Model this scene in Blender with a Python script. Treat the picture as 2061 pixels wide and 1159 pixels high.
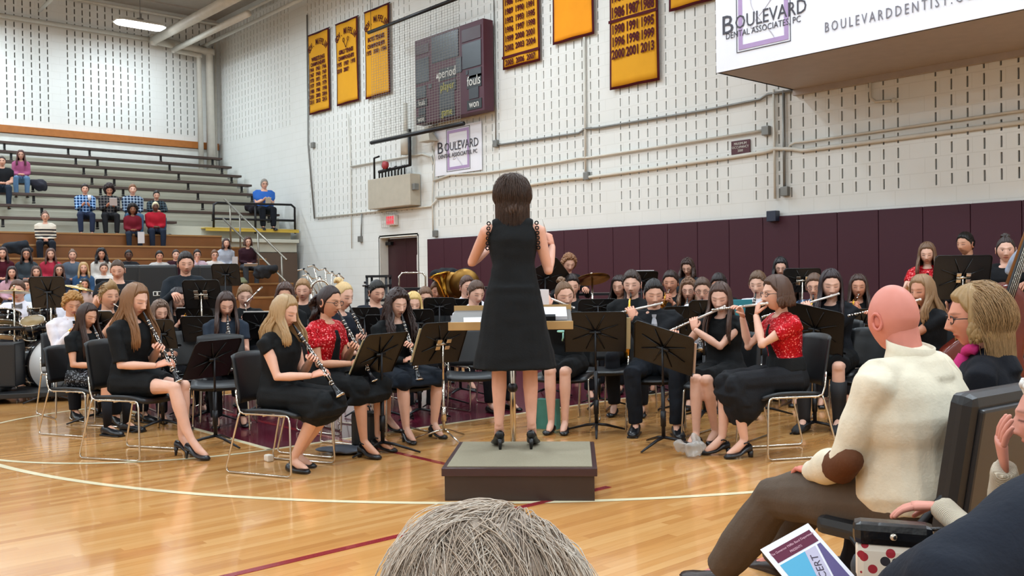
import bpy, bmesh, math, random
import numpy as np
from mathutils import Vector, Matrix, Euler, Quaternion
random.seed(7); np.random.seed(7)
SC = bpy.context.scene
for o in list(bpy.data.objects): bpy.data.objects.remove(o)
PI = math.pi
# ---------------------------------------------------------------- camera
FPX, YAW, PIT, ROLL, CH = 1875.586, 0.844584, 0.0119031, -0.0135676, 1.345644
FW, FH = 2061.0, 1159.0
CF = Vector((math.sin(-YAW)*math.cos(PIT), math.cos(-YAW)*math.cos(PIT), -math.sin(PIT)))
_r = CF.cross(Vector((0, 0, 1))).normalized(); _u = _r.cross(CF)
CR = _r*math.cos(ROLL) + _u*math.sin(ROLL); CU = -_r*math.sin(ROLL) + _u*math.cos(ROLL)
cd = bpy.data.cameras.new('camera'); cam = bpy.data.objects.new('camera', cd); SC.collection.objects.link(cam)
m = Matrix((CR, CU, -CF)).transposed().to_4x4(); m.translation = Vector((0, 0, CH)); cam.matrix_world = m
cd.sensor_width = 36.0; cd.lens = FPX/FW*36.0; cd.clip_start = 0.05; cd.clip_end = 200
SC.camera = cam
CAM = Vector((0, 0, CH))
FWD = Vector((math.sin(-YAW), math.cos(-YAW), 0)); RGT = Vector((math.cos(YAW), math.sin(YAW), 0))
# ---------------------------------------------------------------- world, exposure
SC.view_settings.view_transform = 'Standard'; SC.view_settings.look = 'None'
SC.view_settings.gamma = 1.0; SC.view_settings.use_curve_mapping = False
SC.view_settings.exposure = 0.0
w = bpy.data.worlds.new('world'); SC.world = w; w.use_nodes = True
w.node_tree.nodes['Background'].inputs[0].default_value = (1.0, 0.93, 0.86, 1)
w.node_tree.nodes['Background'].inputs[1].default_value = 0.25
SC.cycles.max_bounces = 5; SC.cycles.diffuse_bounces = 3; SC.cycles.glossy_bounces = 3
SC.cycles.transmission_bounces = 4; SC.cycles.transparent_max_bounces = 6
SC.cycles.sample_clamp_indirect = 4.0; SC.cycles.caustics_reflective = False; SC.cycles.caustics_refractive = False
SC.cycles.use_denoising = True
# room extents: end wall y=YW, side wall x=XL
YW, XL, ZC = 12.3, -27.3, 9.3
LAMP_Z = 8.25
LAMPS = [(x, y-(.9 if (x, y) == (-25.6, 6.0) else 0)) for x in (-25.6, -21.0, -16.0, -11.0, -6.0, -1.0, 4.0) for y in (-9.0, -4.0, 1.0, 6.0)] + [(-25.4, 9.3), (-19.3, 9.2), (-6.0, 9.2), (-1.0, 9.2), (4.0, 9.2), (-12.6, 9.2)]
LAMP_W = 150.0
# ---------------------------------------------------------------- pixel -> place
def ray(px, py):
    return CF + CR*((px-FW/2)/FPX) - CU*((py-FH/2)/FPX)
def at(px, py, d): return CAM + ray(px, py)*d
def on_x(px, py, X): r = ray(px, py); return CAM + r*(X/r.x)
def on_y(px, py, Y): r = ray(px, py); return CAM + r*(Y/r.y)
def on_z(px, py, Z=0.0): r = ray(px, py); return CAM + r*((Z-CH)/r.z)
def facing(a):  # 0 faces the camera, 90 faces the picture's right, 180 faces away -> rotation about z of a thing whose front is local +Y
    d = -FWD*math.cos(math.radians(a)) + RGT*math.sin(math.radians(a))
    return math.atan2(-d.x, d.y)
# ---------------------------------------------------------------- mesh helpers
def link(o, parent=None):
    SC.collection.objects.link(o)
    if parent is not None: o.parent = parent
    return o
class MB:
    """collects geometry with per-face material slots"""
    def __init__(s): s.v = []; s.f = []; s.m = []; s.sm = []
    def add(s, verts, faces, mi=0, smooth=False, M=None):
        b = len(s.v)
        if M is not None: verts = [M @ Vector(v) for v in verts]
        s.v += [tuple(v) for v in verts]
        s.f += [tuple(i+b for i in f) for f in faces]; s.m += [mi]*len(faces); s.sm += [smooth]*len(faces)
        return s
    def box(s, c, size, mi=0, M=None, bev=0.0):
        x, y, z = c; a, b, h = size[0]/2, size[1]/2, size[2]/2
        if bev <= 0:
            vs = [(x+i*a, y+j*b, z+k*h) for k in (-1, 1) for j in (-1, 1) for i in (-1, 1)]
            fs = [(0, 2, 3, 1), (4, 5, 7, 6), (0, 1, 5, 4), (2, 6, 7, 3), (0, 4, 6, 2), (1, 3, 7, 5)]
            return s.add(vs, fs, mi, False, M)
        bm = bmesh.new(); bmesh.ops.create_cube(bm, size=1.0)
        bmesh.ops.scale(bm, vec=size, verts=bm.verts); bmesh.ops.translate(bm, vec=c, verts=bm.verts)
        bmesh.ops.bevel(bm, geom=list(bm.edges), offset=bev, segments=2, affect='EDGES', profile=0.6)
        bm.verts.index_update()
        s.add([v.co[:] for v in bm.verts], [tuple(v.index for v in f.verts) for f in bm.faces], mi, False, M); bm.free()
        return s
    def tube(s, pts, rad, n=8, mi=0, M=None, caps=True, round_ends=False, flat=1.0, up=None, smooth=True):
        pts = [Vector(p) for p in pts]
        if not hasattr(rad, '__len__'): rad = [rad]*len(pts)
        rad = list(rad)
        if round_ends:
            d0 = (pts[0]-pts[1]).normalized(); d1 = (pts[-1]-pts[-2]).normalized()
            p0, p1, r0, r1 = pts[0], pts[-1], rad[0], rad[-1]
            pre = [(p0+d0*r0*math.sin(a), r0*math.cos(a)) for a in (1.45, 1.0, .5)]
            post = [(p1+d1*r1*math.sin(a), r1*math.cos(a)) for a in (.5, 1.0, 1.45)]
            pts = [p for p, _ in pre]+pts+[p for p, _ in post]; rad = [r for _, r in pre]+rad+[r for _, r in post]
        L = len(pts); vs = []; 
        t = (pts[1]-pts[0]).normalized()
        ref = Vector(up) if up is not None else (Vector((0, 0, 1)) if abs(t.z) < .9 else Vector((1, 0, 0)))
        nrm = (ref - t*ref.dot(t)).normalized()
        for i in range(L):
            if i == 0: t = pts[1]-pts[0]
            elif i == L-1: t = pts[-1]-pts[-2]
            else: t = (pts[i+1]-pts[i]).normalized()+(pts[i]-pts[i-1]).normalized()
            if t.length < 1e-9: t = Vector((0, 0, 1))
            t.normalize()
            if up is not None: nrm = Vector(up)
            q = nrm - t*nrm.dot(t)
            if q.length < 1e-6: q = t.orthogonal()
            nrm = q.normalized(); bn = t.cross(nrm)
            for k in range(n):
                a = 2*PI*k/n
                vs.append(pts[i] + nrm*(math.cos(a)*rad[i]*flat) + bn*(math.sin(a)*rad[i]))
        fs = [(i*n+k, i*n+(k+1) % n, (i+1)*n+(k+1) % n, (i+1)*n+k) for i in range(L-1) for k in range(n)]
        if caps: fs += [tuple(range(n))[::-1], tuple(range((L-1)*n, L*n))]
        return s.add(vs, fs, mi, smooth, M)
    def rings(s, rings, mi=0, M=None, caps=True, smooth=True, closed=True):
        n = len(rings[0]); L = len(rings); vs = [p for r in rings for p in r]; kk = n if closed else n-1
        fs = [(i*n+k, i*n+(k+1) % n, (i+1)*n+(k+1) % n, (i+1)*n+k) for i in range(L-1) for k in range(kk)]
        if caps and closed: fs += [tuple(range(n))[::-1], tuple(range((L-1)*n, L*n))]
        return s.add(vs, fs, mi, smooth, M)
    def lathe(s, prof, n=24, mi=0, M=None, smooth=True):
        """prof = [(r,z)...] about local z"""
        return s.rings([[(r*math.cos(2*PI*k/n), r*math.sin(2*PI*k/n), z) for k in range(n)] for r, z in prof], mi, M, True, smooth)
    def ball(s, c, r, n=12, mi=0, M=None):
        if not hasattr(r, '__len__'): r = (r, r, r)
        R = []
        for i in range(1, n//2+1):
            a = PI*i/(n//2+1)
            R.append([(c[0]+r[0]*math.sin(a)*math.cos(2*PI*k/n), c[1]+r[1]*math.sin(a)*math.sin(2*PI*k/n), c[2]-r[2]*math.cos(a)) for k in range(n)])
        return s.rings(R, mi, M)
    def poly(s, pts, th, nrm, mi=0, M=None):
        nrm = Vector(nrm)*th; n = len(pts)
        vs = [Vector(p) for p in pts]+[Vector(p)+nrm for p in pts]
        fs = [tuple(range(n))[::-1], tuple(range(n, 2*n))]+[(k, (k+1) % n, n+(k+1) % n, n+k) for k in range(n)]
        return s.add(vs, fs, mi, False, M)
    def mesh(s, name, mats):
        me = bpy.data.meshes.new(name); me.from_pydata(s.v, [], s.f)
        if not hasattr(mats, '__len__'): mats = [mats]
        for mt in mats: me.materials.append(mt)
        me.polygons.foreach_set('material_index', s.m); me.polygons.foreach_set('use_smooth', s.sm)
        me.update(); bm = bmesh.new(); bm.from_mesh(me); bmesh.ops.recalc_face_normals(bm, faces=bm.faces); bm.to_mesh(me); bm.free()
        return me
    def obj(s, name, mats, parent=None, loc=None, rotz=0, **props):
        o = bpy.data.objects.new(name, s.mesh(name, mats)); link(o, parent)
        if loc is not None: o.location = loc
        o.rotation_euler = (0, 0, rotz)
        for k, v in props.items(): o[k] = v
        return o
def thing(name, label, cat, loc=(0, 0, 0), rotz=0, group=None):
    o = bpy.data.objects.new(name, None); o.empty_display_size = .1; link(o); o.location = loc; o.rotation_euler = (0, 0, rotz)
    o['label'] = label; o['category'] = cat
    if group: o['group'] = group
    return o
def tag(o, label, cat, group=None, kind=None):
    o['label'] = label; o['category'] = cat
    if group: o['group'] = group
    if kind: o['kind'] = kind
    return o
def dup(root, label=None, loc=None, rotz=None):
    r = root.copy(); SC.collection.objects.link(r)
    if label: r['label'] = label
    if loc is not None: r.location = loc
    if rotz is not None: r.rotation_euler = (0, 0, rotz)
    for ch in list(root.children):
        c = ch.copy(); SC.collection.objects.link(c); c.parent = r
        for g in list(ch.children):
            d = g.copy(); SC.collection.objects.link(d); d.parent = c
    return r
def struct(o): o['kind'] = 'structure'; return o
# ---------------------------------------------------------------- materials
MATS = {}
def srgb(h):
    if isinstance(h, str):
        c = [int(h[i:i+2], 16)/255 for i in (0, 2, 4)]
    else: c = [x/255 for x in h]
    return tuple(x/12.92 if x <= .04045 else ((x+.055)/1.055)**2.4 for x in c)
class NT:
    def __init__(s, m): s.t = m.node_tree; s.n = s.t.nodes; s.l = s.t.links; s.b = s.n['Principled BSDF']
    def new(s, typ, **kw):
        n = s.n.new(typ)
        for k, v in kw.items(): setattr(n, k, v)
        return n
    def link(s, a, b): s.l.new(a, b)
    def val(s, x, sock):
        if hasattr(x, 'links') or hasattr(x, 'is_linked'): s.link(x, sock)
        else: sock.default_value = x
    def math(s, op, a, b=None, c=None):
        n = s.new('ShaderNodeMath', operation=op); s.val(a, n.inputs[0])
        if b is not None: s.val(b, n.inputs[1])
        if c is not None: s.val(c, n.inputs[2])
        return n.outputs[0]
    def mix(s, f, a, b):
        n = s.new('ShaderNodeMix', data_type='RGBA'); s.val(f, n.inputs[0])
        for x, i in ((a, 6), (b, 7)):
            if isinstance(x, tuple): n.inputs[i].default_value = (*x, 1) if len(x) == 3 else x
            else: s.link(x, n.inputs[i])
        return n.outputs[2]
    def coord(s, which='Object', scale=None):
        tc = s.new('ShaderNodeTexCoord'); o = tc.outputs[which]
        if scale is not None:
            mp = s.new('ShaderNodeMapping'); s.link(o, mp.inputs[0]); mp.inputs['Scale'].default_value = scale; o = mp.outputs[0]
        return o
    def noise(s, vec, scale=5, detail=2, rough=.5):
        n = s.new('ShaderNodeTexNoise'); s.link(vec, n.inputs['Vector']); n.inputs['Scale'].default_value = scale
        n.inputs['Detail'].default_value = detail; n.inputs['Roughness'].default_value = rough
        return n.outputs[0]
    def xyz(s, vec):
        n = s.new('ShaderNodeSeparateXYZ'); s.link(vec, n.inputs[0]); return n.outputs
    def bump(s, h, strength=.3, dist=.01):
        n = s.new('ShaderNodeBump'); s.link(h, n.inputs['Height']); n.inputs['Strength'].default_value = strength; n.inputs['Distance'].default_value = dist
        s.link(n.outputs[0], s.b.inputs['Normal'])
def base(name, col, rough=.5, metal=0.0, spec=.5, **kw):
    m = bpy.data.materials.new(name); m.use_nodes = True; t = NT(m)
    t.b.inputs['Base Color'].default_value = (*srgb(col), 1); t.b.inputs['Roughness'].default_value = rough
    t.b.inputs['Metallic'].default_value = metal; t.b.inputs['Specular IOR Level'].default_value = spec
    for k, v in kw.items(): t.b.inputs[k.replace('_', ' ')].default_value = v
    return m, t
def mat(name, col, rough=.5, metal=0.0, spec=.5, var=.12, vs=6, bump=0, bs=60, **kw):
    key = (name, str(col), rough, metal)
    if key in MATS: return MATS[key]
    m, t = base(name, col, rough, metal, spec, **kw)
    c = srgb(col); v = t.coord(); nz = t.noise(v, vs, 3)
    if var: t.link(t.mix(nz, tuple(x*(1-var) for x in c), tuple(min(1, x*(1+var)) for x in c)), t.b.inputs['Base Color'])
    if bump: t.bump(t.noise(v, bs, 2), bump, .004)
    MATS[key] = m; return m
def cloth(col, name='fabric'): return mat(name, col, .85, 0, .25, .18, 14, .35, 90)
BLACK = lambda: cloth('0f1113', 'black_fabric')
def M_chrome(): return mat('chrome', 'cfc9be', .18, 1.0, .5, .05)
def M_black_metal(): return mat('black_metal', '17161a', .4, .3, .5, .1)
def M_brass(): return mat('brass', 'd9a441', .2, 1.0, .5, .1)
def M_blackplastic(): return mat('black_plastic', '151619', .42, 0, .5, .12)
# ---------------------------------------------------------------- lamps
def build_lamps():
    fr = mat('white_lamp_housing', 'd8d6d0', .5); 
    em, t = base('lamp_diffuser', 'ffffff', .4); t.b.inputs['Emission Color'].default_value = (.95, .97, 1, 1); t.b.inputs['Emission Strength'].default_value = 9.0
    proto = None
    for i, (x, y) in enumerate(LAMPS):
        if proto is None:
            proto = thing('ceiling_lamp', '', 'ceiling lamp', (x, y, LAMP_Z), 0, 'high bay lamps')
            b = MB()
            b.rings([[(sx*(.26-dx), sy*(.66-dy*2), z) for sx, sy in ((-1, -.8), (-.6, -1), (.6, -1), (1, -.8), (1, .8), (.6, 1), (-.6, 1), (-1, .8))] for dx, dy, z in ((0, 0, .02), (0, 0, .05), (.06, .06, .1), (.16, .2, .13))], smooth=False)
            b.obj('housing', fr, proto)
            b = MB(); b.rings([[(sx*r*.24, sy*(.64*r), z) for sx, sy in ((-1, -.8), (-.6, -1), (.6, -1), (1, -.8), (1, .8), (.6, 1), (-.6, 1), (-1, .8))] for r, z in ((.93, -.035), (1, 0), (1, .02))], smooth=False)
            b.obj('diffuser', em, proto)
            b = MB(); b.tube([(0, 0, .13), (0, 0, ZC-LAMP_Z)], .012, 6); b.lathe([(.1, .13), (.09, .18), (.03, .2)], 12); b.obj('hanger', mat('grey_metal', '8a8782', .5, .5), proto)
            r = proto
        else: r = dup(proto, None, (x, y, LAMP_Z))
        seen = (i == 28)
        r['label'] = 'glowing white hexagonal high bay lamp hanging near the corner of the gym' if seen else 'high bay lamp hung under the gym ceiling out of the picture'
        ld = bpy.data.lights.new('lamp_light', 'AREA'); ld.shape = 'RECTANGLE'; ld.size = .46; ld.size_y = 1.25; ld.energy = LAMP_W; ld.color = (.75, .90, 1.0)
        if i == 28: ld.energy = LAMP_W*.8
        lo = bpy.data.objects.new('lamp_light', ld); link(lo); lo.location = (x, y, LAMP_Z-.045)
build_lamps()
# ================================================================ ROOM
def floor_mat():
    m, t = base('maple_floor', 'd9a566', .2, 0, .5); v = t.coord('Object'); x, y, z = t.xyz(v)
    W = .057; col = t.math('FLOOR', t.math('DIVIDE', x, W))
    rnd = t.new('ShaderNodeTexWhiteNoise', noise_dimensions='1D'); t.link(col, rnd.inputs['W'])
    off = t.math('MULTIPLY', rnd.outputs[0], 3.0)
    row = t.math('FLOOR', t.math('DIVIDE', t.math('ADD', y, off), .95))
    cb = t.new('ShaderNodeCombineXYZ'); t.link(col, cb.inputs[0]); t.link(row, cb.inputs[1])
    r2 = t.new('ShaderNodeTexWhiteNoise', noise_dimensions='3D'); t.link(cb.outputs[0], r2.inputs['Vector'])
    grain = t.noise(t.coord('Object', (26, 1.6, 1)), 2.2, 4, .6)
    big = t.noise(t.coord('Object', (.8, .5, 1)), 1.0, 2)
    ramp = t.new('ShaderNodeValToRGB'); e = ramp.color_ramp.elements
    e[0].color = (*srgb('b2743c'), 1); e[1].color = (*srgb('dba86c'), 1); e.new(.45).color = (*srgb('cc9153'), 1)
    f = t.math('ADD', t.math('MULTIPLY', r2.outputs[0], .62), t.math('MULTIPLY', grain, .5)); t.link(t.math('SUBTRACT', f, .05), ramp.inputs[0])
    fx = t.math('FRACT', t.math('DIVIDE', x, W)); seam = t.math('LESS_THAN', fx, .035)
    c = t.mix(t.math('MULTIPLY', seam, .35), ramp.outputs[0], srgb('8a5a2c'))
    t.link(c, t.b.inputs['Base Color'])
    t.link(t.math('ADD', t.math('MULTIPLY', big, .10), .10), t.b.inputs['Roughness'])
    t.b.inputs['Coat Weight'].default_value = .35; t.b.inputs['Coat Roughness'].default_value = .06
    t.bump(t.noise(t.coord('Object', (6, .6, 1)), 1.5, 2), .04, .01)
    return m
b = MB(); b.box((-9, 0, -.05), (44, 32, .1)); struct(b.obj('floor', floor_mat()))
# ---- painted court
def paint(col, nm): return mat(nm, col, .22, 0, .5, .05, Coat_Weight=.3)
X0, Y0 = -6.808, 3.457; KX0, KX1, KY0, KY1 = X0-3.66, X0, Y0, Y0+5.79
TRN = [0]
def trim(b, mt):
    TRN[0] += 1; return struct(b.obj('trim_%d' % TRN[0], mt))
WHT = paint('f0e2bc', 'cream_line_paint'); RED = paint('8c1f28', 'red_line_paint'); MAR = paint('5c1528', 'maroon_paint')
b = MB(); b.box(((KX0+KX1)/2, (KY0+KY1)/2, .0006), (3.66, 5.79, .0012)); trim(b, MAR)
def strip(b, p, q, wd, z=.002):
    p = Vector(p); q = Vector(q); n = (q-p).orthogonal() if 0 else Vector((-(q-p).y, (q-p).x, 0)).normalized()*wd/2
    vs = [p-n, q-n, q+n, p+n]; b.add([(v.x, v.y, z) for v in vs]+[(v.x, v.y, 0.0002) for v in vs], [(0, 1, 2, 3), (4, 5, 1, 0), (5, 6, 2, 1), (6, 7, 3, 2), (7, 4, 0, 3)])
def arc(b, c, r, a0, a1, wd, n=90, z=.002):
    vs = []; 
    for i in range(n+1):
        a = math.radians(a0+(a1-a0)*i/n)
        for k in (r-wd/2, r+wd/2): vs.append((c[0]+k*math.cos(a), c[1]+k*math.sin(a), z))
    b.add(vs, [(2*i, 2*i+1, 2*i+3, 2*i+2) for i in range(n)])
b = MB()
for p, q in (((KX0, KY0), (KX1, KY0)), ((KX1, KY0), (KX1, KY1)), ((KX0, KY0), (KX0, KY1))): strip(b, (*p, 0), (*q, 0), .05)
strip(b, (-16, KY1, 0), (-1, KY1, 0), .05)
trim(b, WHT)
b = MB(); arc(b, ((KX0+KX1)/2, KY0), 1.83, 180, 360, .05); trim(b, WHT)
b = MB(); arc(b, ((KX0+KX1)/2, KY0+4.19), 6.0, 180, 360, .055, 160); trim(b, WHT)
b = MB(); strip(b, (-4.08, -14, 0), (-4.03, 4.38, 0), .05, .0025); trim(b, RED)
b = MB(); strip(b, (-16, 4.09, 0), (-5.0, 4.09, 0), .05, .0025); trim(b, RED)
# ---- slotted block walls
def wall_mat():
    m, t = base('painted_block', 'dcd9cf', .55, 0, .3)
    g = t.new('ShaderNodeNewGeometry'); x, y, z = t.xyz(g.outputs['Position']); u = t.math('ADD', x, y)
    fz = t.math('FRACT', t.math('DIVIDE', z, .2032)); row = t.math('FLOOR', t.math('DIVIDE', z, .2032))
    j1 = t.math('LESS_THAN', fz, .045)
    fu = t.math('FRACT', t.math('ADD', t.math('DIVIDE', u, .4064), t.math('MULTIPLY', row, .5))); j2 = t.math('LESS_THAN', fu, .02)
    j = t.math('MAXIMUM', j1, j2)
    nz = t.noise(g.outputs['Position'], 1.3, 3)
    c = t.mix(nz, srgb('d9d8d2'), srgb('e4e3df'))
    t.link(t.mix(t.math('MULTIPLY', j, .22), c, srgb('a9a598')), t.b.inputs['Base Color'])
    t.bump(t.math('SUBTRACT', 1.0, j), .25, .006)
    return m
WALLM = wall_mat(); DARKC = mat('slot_cavity', '4a4238', .9, 0, .1, .1)  # slot backs coloured dark: the shade of the cavity put into the paint
SP, SW, SHH, CO = .2032, .024, .142, .2032
def slotted(name, u0, u1, zmin, zmax, zs, slots, place, SW=.024):
    """wall panel in (u,z); slots = list of slot centre u; a slot in every course above zs(u). place(u,z,depth)->xyz"""
    b = MB(); us = sorted(s for s in slots if u0+.05 < s < u1-.05)
    edges = [u0]
    for s in us: edges += [s-SW/2, s+SW/2]
    edges.append(u1)
    rows = []; k0 = math.ceil(zmin/CO); zz = [zmin]
    courses = [k*CO for k in range(int(zmin/CO), int(zmax/CO)+1)]
    # solid strips between slot columns
    for i in range(0, len(edges), 2):
        a, c = edges[i], edges[i+1]
        b.add([place(a, zmin, 0), place(c, zmin, 0), place(c, zmax, 0), place(a, zmax, 0)], [(0, 1, 2, 3)])
    for s in us:
        a, c = s-SW/2, s+SW/2; z = zmin
        for zc in courses:
            lo, hi = zc+.035, zc+.035+SHH
            if lo < zs(s) or hi > zmax-.02 or lo < zmin: continue
            b.add([place(a, z, 0), place(c, z, 0), place(c, lo, 0), place(a, lo, 0)], [(0, 1, 2, 3)])
            q = [place(a, lo, 0), place(c, lo, 0), place(c, hi, 0), place(a, hi, 0)]; r = [place(a, lo, .05), place(c, lo, .05), place(c, hi, .05), place(a, hi, .05)]
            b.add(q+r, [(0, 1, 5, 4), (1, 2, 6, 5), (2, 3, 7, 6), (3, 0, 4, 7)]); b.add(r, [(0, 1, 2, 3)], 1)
            z = hi
        b.add([place(a, z, 0), place(c, z, 0), place(c, zmax, 0), place(a, zmax, 0)], [(0, 1, 2, 3)])
    me = bpy.data.meshes.new(name); me.from_pydata(b.v, [], b.f); me.materials.append(WALLM); me.materials.append(DARKC)
    me.polygons.foreach_set('material_index', b.m); me.update()
    o = bpy.data.objects.new(name, me); link(o); return struct(o)
gx = []
for k in range(-2, 7):
    st = -10.93+2.7432*k
    gx += [st+i*SP for i in range(12)]
gx = [g for g in gx if g > -22.1 or True]
lx = [-27.05+i*SP for i in range(22)]
pl = lambda u, z, d: (u, YW+d, z)
DX0, DX1, DZ = -18.55, -17.0, 2.33
right = [g for g in gx if g > -22.2] + [g-0 for g in [-21.9+i*SP for i in range(0)]]
slotted('wall_end', DX1, 6.0, 0, ZC, lambda u: 2.46, right, pl)
slotted('wall_end_middle', -21.9, DX0, 0, ZC, lambda u: 2.86, [-21.75+i*SP for i in range(16)], pl)
slotted('wall_over_door', DX0, DX1, DZ, ZC, lambda u: 2.86, [-18.42+i*SP for i in range(8)], pl)
slotted('wall_end_corner', XL, -21.9, 0, ZC, lambda u: 5.35, [x for x in lx if x < -22.5], pl)
ly = []
for k in range(-5, 4):
    st = 8.0+2.7432*k; ly += [st+i*SP for i in range(12)]
slotted('wall_side', -12, YW, 0, ZC, lambda u: 5.6, ly, lambda u, z, d: (XL-d, u, z), .031)
b = MB(); b.box((XL+.09, 0, 5.42), (.16, 24.5, .2), bev=.01); struct(b.obj('trim_beam', mat('oak_beam', 'a9672f', .5, 0, .4, .2, 9)))
b = MB(); b.box((XL+.06, 0, 4.95), (.1, 24.5, .72)); struct(b.obj('trim_sill', mat('white_paint', 'd9d7d0', .5)))
b = MB(); b.box((-10.5, -11.95, ZC/2), (34, .1, ZC)); struct(b.obj('wall_behind_camera', WALLM))
b = MB(); b.box((6.0, 0, ZC/2), (.1, 25, ZC)); struct(b.obj('wall_far_side', WALLM))
CE = mat('ceiling_paint', 'b5aca2', .7, 0, .2)
b = MB(); b.box((-10.5, 0, ZC+.05), (34, 26, .1)); struct(b.obj('ceiling', CE))
b = MB()
for y in (-10, -5.5, -1, 3.5, 8.0, 11.6):
    b.box((-10.5, y, ZC-.06), (33.4, .14, .12))
for x in np.arange(-26.5, 5, 2.1): b.box((x, 0, ZC-.02), (.07, 24, .05))
struct(b.obj('trim_joist', CE))
# ---- door recess
b = MB()
RD = .28
b.box((DX0-.0, YW+RD/2, DZ/2), (.06, RD, DZ)); b.box((DX1+.0, YW+RD/2, DZ/2), (.06, RD, DZ)); b.box(((DX0+DX1)/2, YW+RD/2, DZ), (DX1-DX0, RD, .06))
struct(b.obj('trim_jamb', mat('jamb_paint', 'd3cfc6', .5)))
DM = mat('dark_red_door', '36161c', .4, 0, .5, .1)
for i, (a, c) in enumerate(((DX0+.03, (DX0+DX1)/2-.004), ((DX0+DX1)/2+.004, DX1-.03))):
    b = MB(); b.box(((a+c)/2, YW+RD-.03, DZ/2-.02), (c-a, .05, DZ-.06), bev=.006); d = struct(b.obj('door_%d' % (i+1), DM))
    b = MB(); b.box(((a+c)/2, YW+RD-.09, 1.0), ((c-a)*.8, .05, .05), bev=.01); b.obj('push_bar', M_black_metal(), d)
    if i == 0: b = MB(); b.box((a+.12, YW+RD-.1, DZ-.16), (.22, .08, .08), bev=.01); b.obj('door_closer', M_black_metal(), d)
b = MB(); b.box((DX1-.30, YW+RD-.06, 1.70), (.11, .006, .36)); b.box((DX1-.30, YW+RD-.066, 1.62), (.05, .004, .1), 1)
tag(b.obj('door_notice', [mat('paper_white', 'e8e6e2', .6), mat('print_dark', '3a3638', .6)]), 'white paper notice taped to the dark red door', 'notice')
# ---- wall pads
PM, t = base('maroon_vinyl', '3d1623', .55, 0, .35); t.bump(t.noise(t.coord(), 3, 3), .12, .02)
i = 0; x = -11.697-.61*9
ORD = 'first second third fourth fifth sixth seventh eighth ninth tenth eleventh twelfth thirteenth fourteenth fifteenth sixteenth seventeenth eighteenth nineteenth twentieth twenty-first twenty-second twenty-third twenty-fourth twenty-fifth twenty-sixth'.split()
while x < -3.4:
    wd = .604
    if x > -17.1:
        b = MB(); b.box((0, 0, 1.14), (wd, .05, 2.12), bev=.012)
        o = b.obj('wall_pad', PM, None, (x+wd/2, YW-.035, 0)) if i == 0 else pad0.copy()
        if i == 0: pad0 = o
        else: SC.collection.objects.link(o); o.location = (x+wd/2, YW-.035, 0)
        tag(o, 'upright maroon vinyl wall pad, the %s counted from the dark red door' % ORD[i], 'wall pad', 'maroon wall pads'); i += 1
    x += .61
# ---- text
def text_mesh(s, size, align='CENTER', font=None, space=1.0, ext=.0015, line=1.0, off=0.0):
    c = bpy.data.curves.new('txt', 'FONT'); c.body = s; c.size = size; c.align_x = align; c.align_y = 'CENTER'; c.extrude = ext; c.space_character = space; c.space_line = line; c.offset = off; c.resolution_u = 2
    o = bpy.data.objects.new('txt', c); link(o); bpy.context.view_layer.update()
    dg = bpy.context.evaluated_depsgraph_get(); me = bpy.data.meshes.new_from_object(o.evaluated_get(dg))
    bpy.data.objects.remove(o); return me
def add_text(name, s, size, loc, mt, parent=None, sx=1.0, sy=1.0, bold=0.0, facing_rot=None, **kw):
    """text standing in the x-z plane facing -y"""
    fit = kw.pop('fit', None)
    me = text_mesh(s, size, **kw); me.materials.clear(); me.materials.append(mt)
    if fit:
        xs_ = [v.co.x for v in me.vertices]; sx = (fit[1]-fit[0])/(max(xs_)-min(xs_)); loc = (fit[0]-min(xs_)*sx, loc[1], loc[2])
    o = bpy.data.objects.new(name, me); link(o, parent); o.location = loc; o.rotation_euler = facing_rot or (PI/2, 0, 0); o.scale = (sx, sy, 1)
    return o
def merge_text(name, items, mt, parent, bolds=True):
    """items=(string,size,x,z,sx,rot) joined into one lettering mesh in plane x-z"""
    mb = MB()
    for (s, size, x, z, sx, rot) in items:
        me = text_mesh(s, size, off=size*.035)
        M = Matrix.Translation((x, 0, z)) @ Matrix.Rotation(PI/2, 4, 'X') @ Matrix.Rotation(rot, 4, 'Z') @ Matrix.Diagonal((sx, 1, 1, 1))
        mb.add([v.co[:] for v in me.vertices], [tuple(p.vertices) for p in me.polygons], 0, False, M); bpy.data.meshes.remove(me)
        if bolds:
            pass
    o = mb.obj(name, mt, parent); return o
def bold(me_o, off): pass
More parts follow.
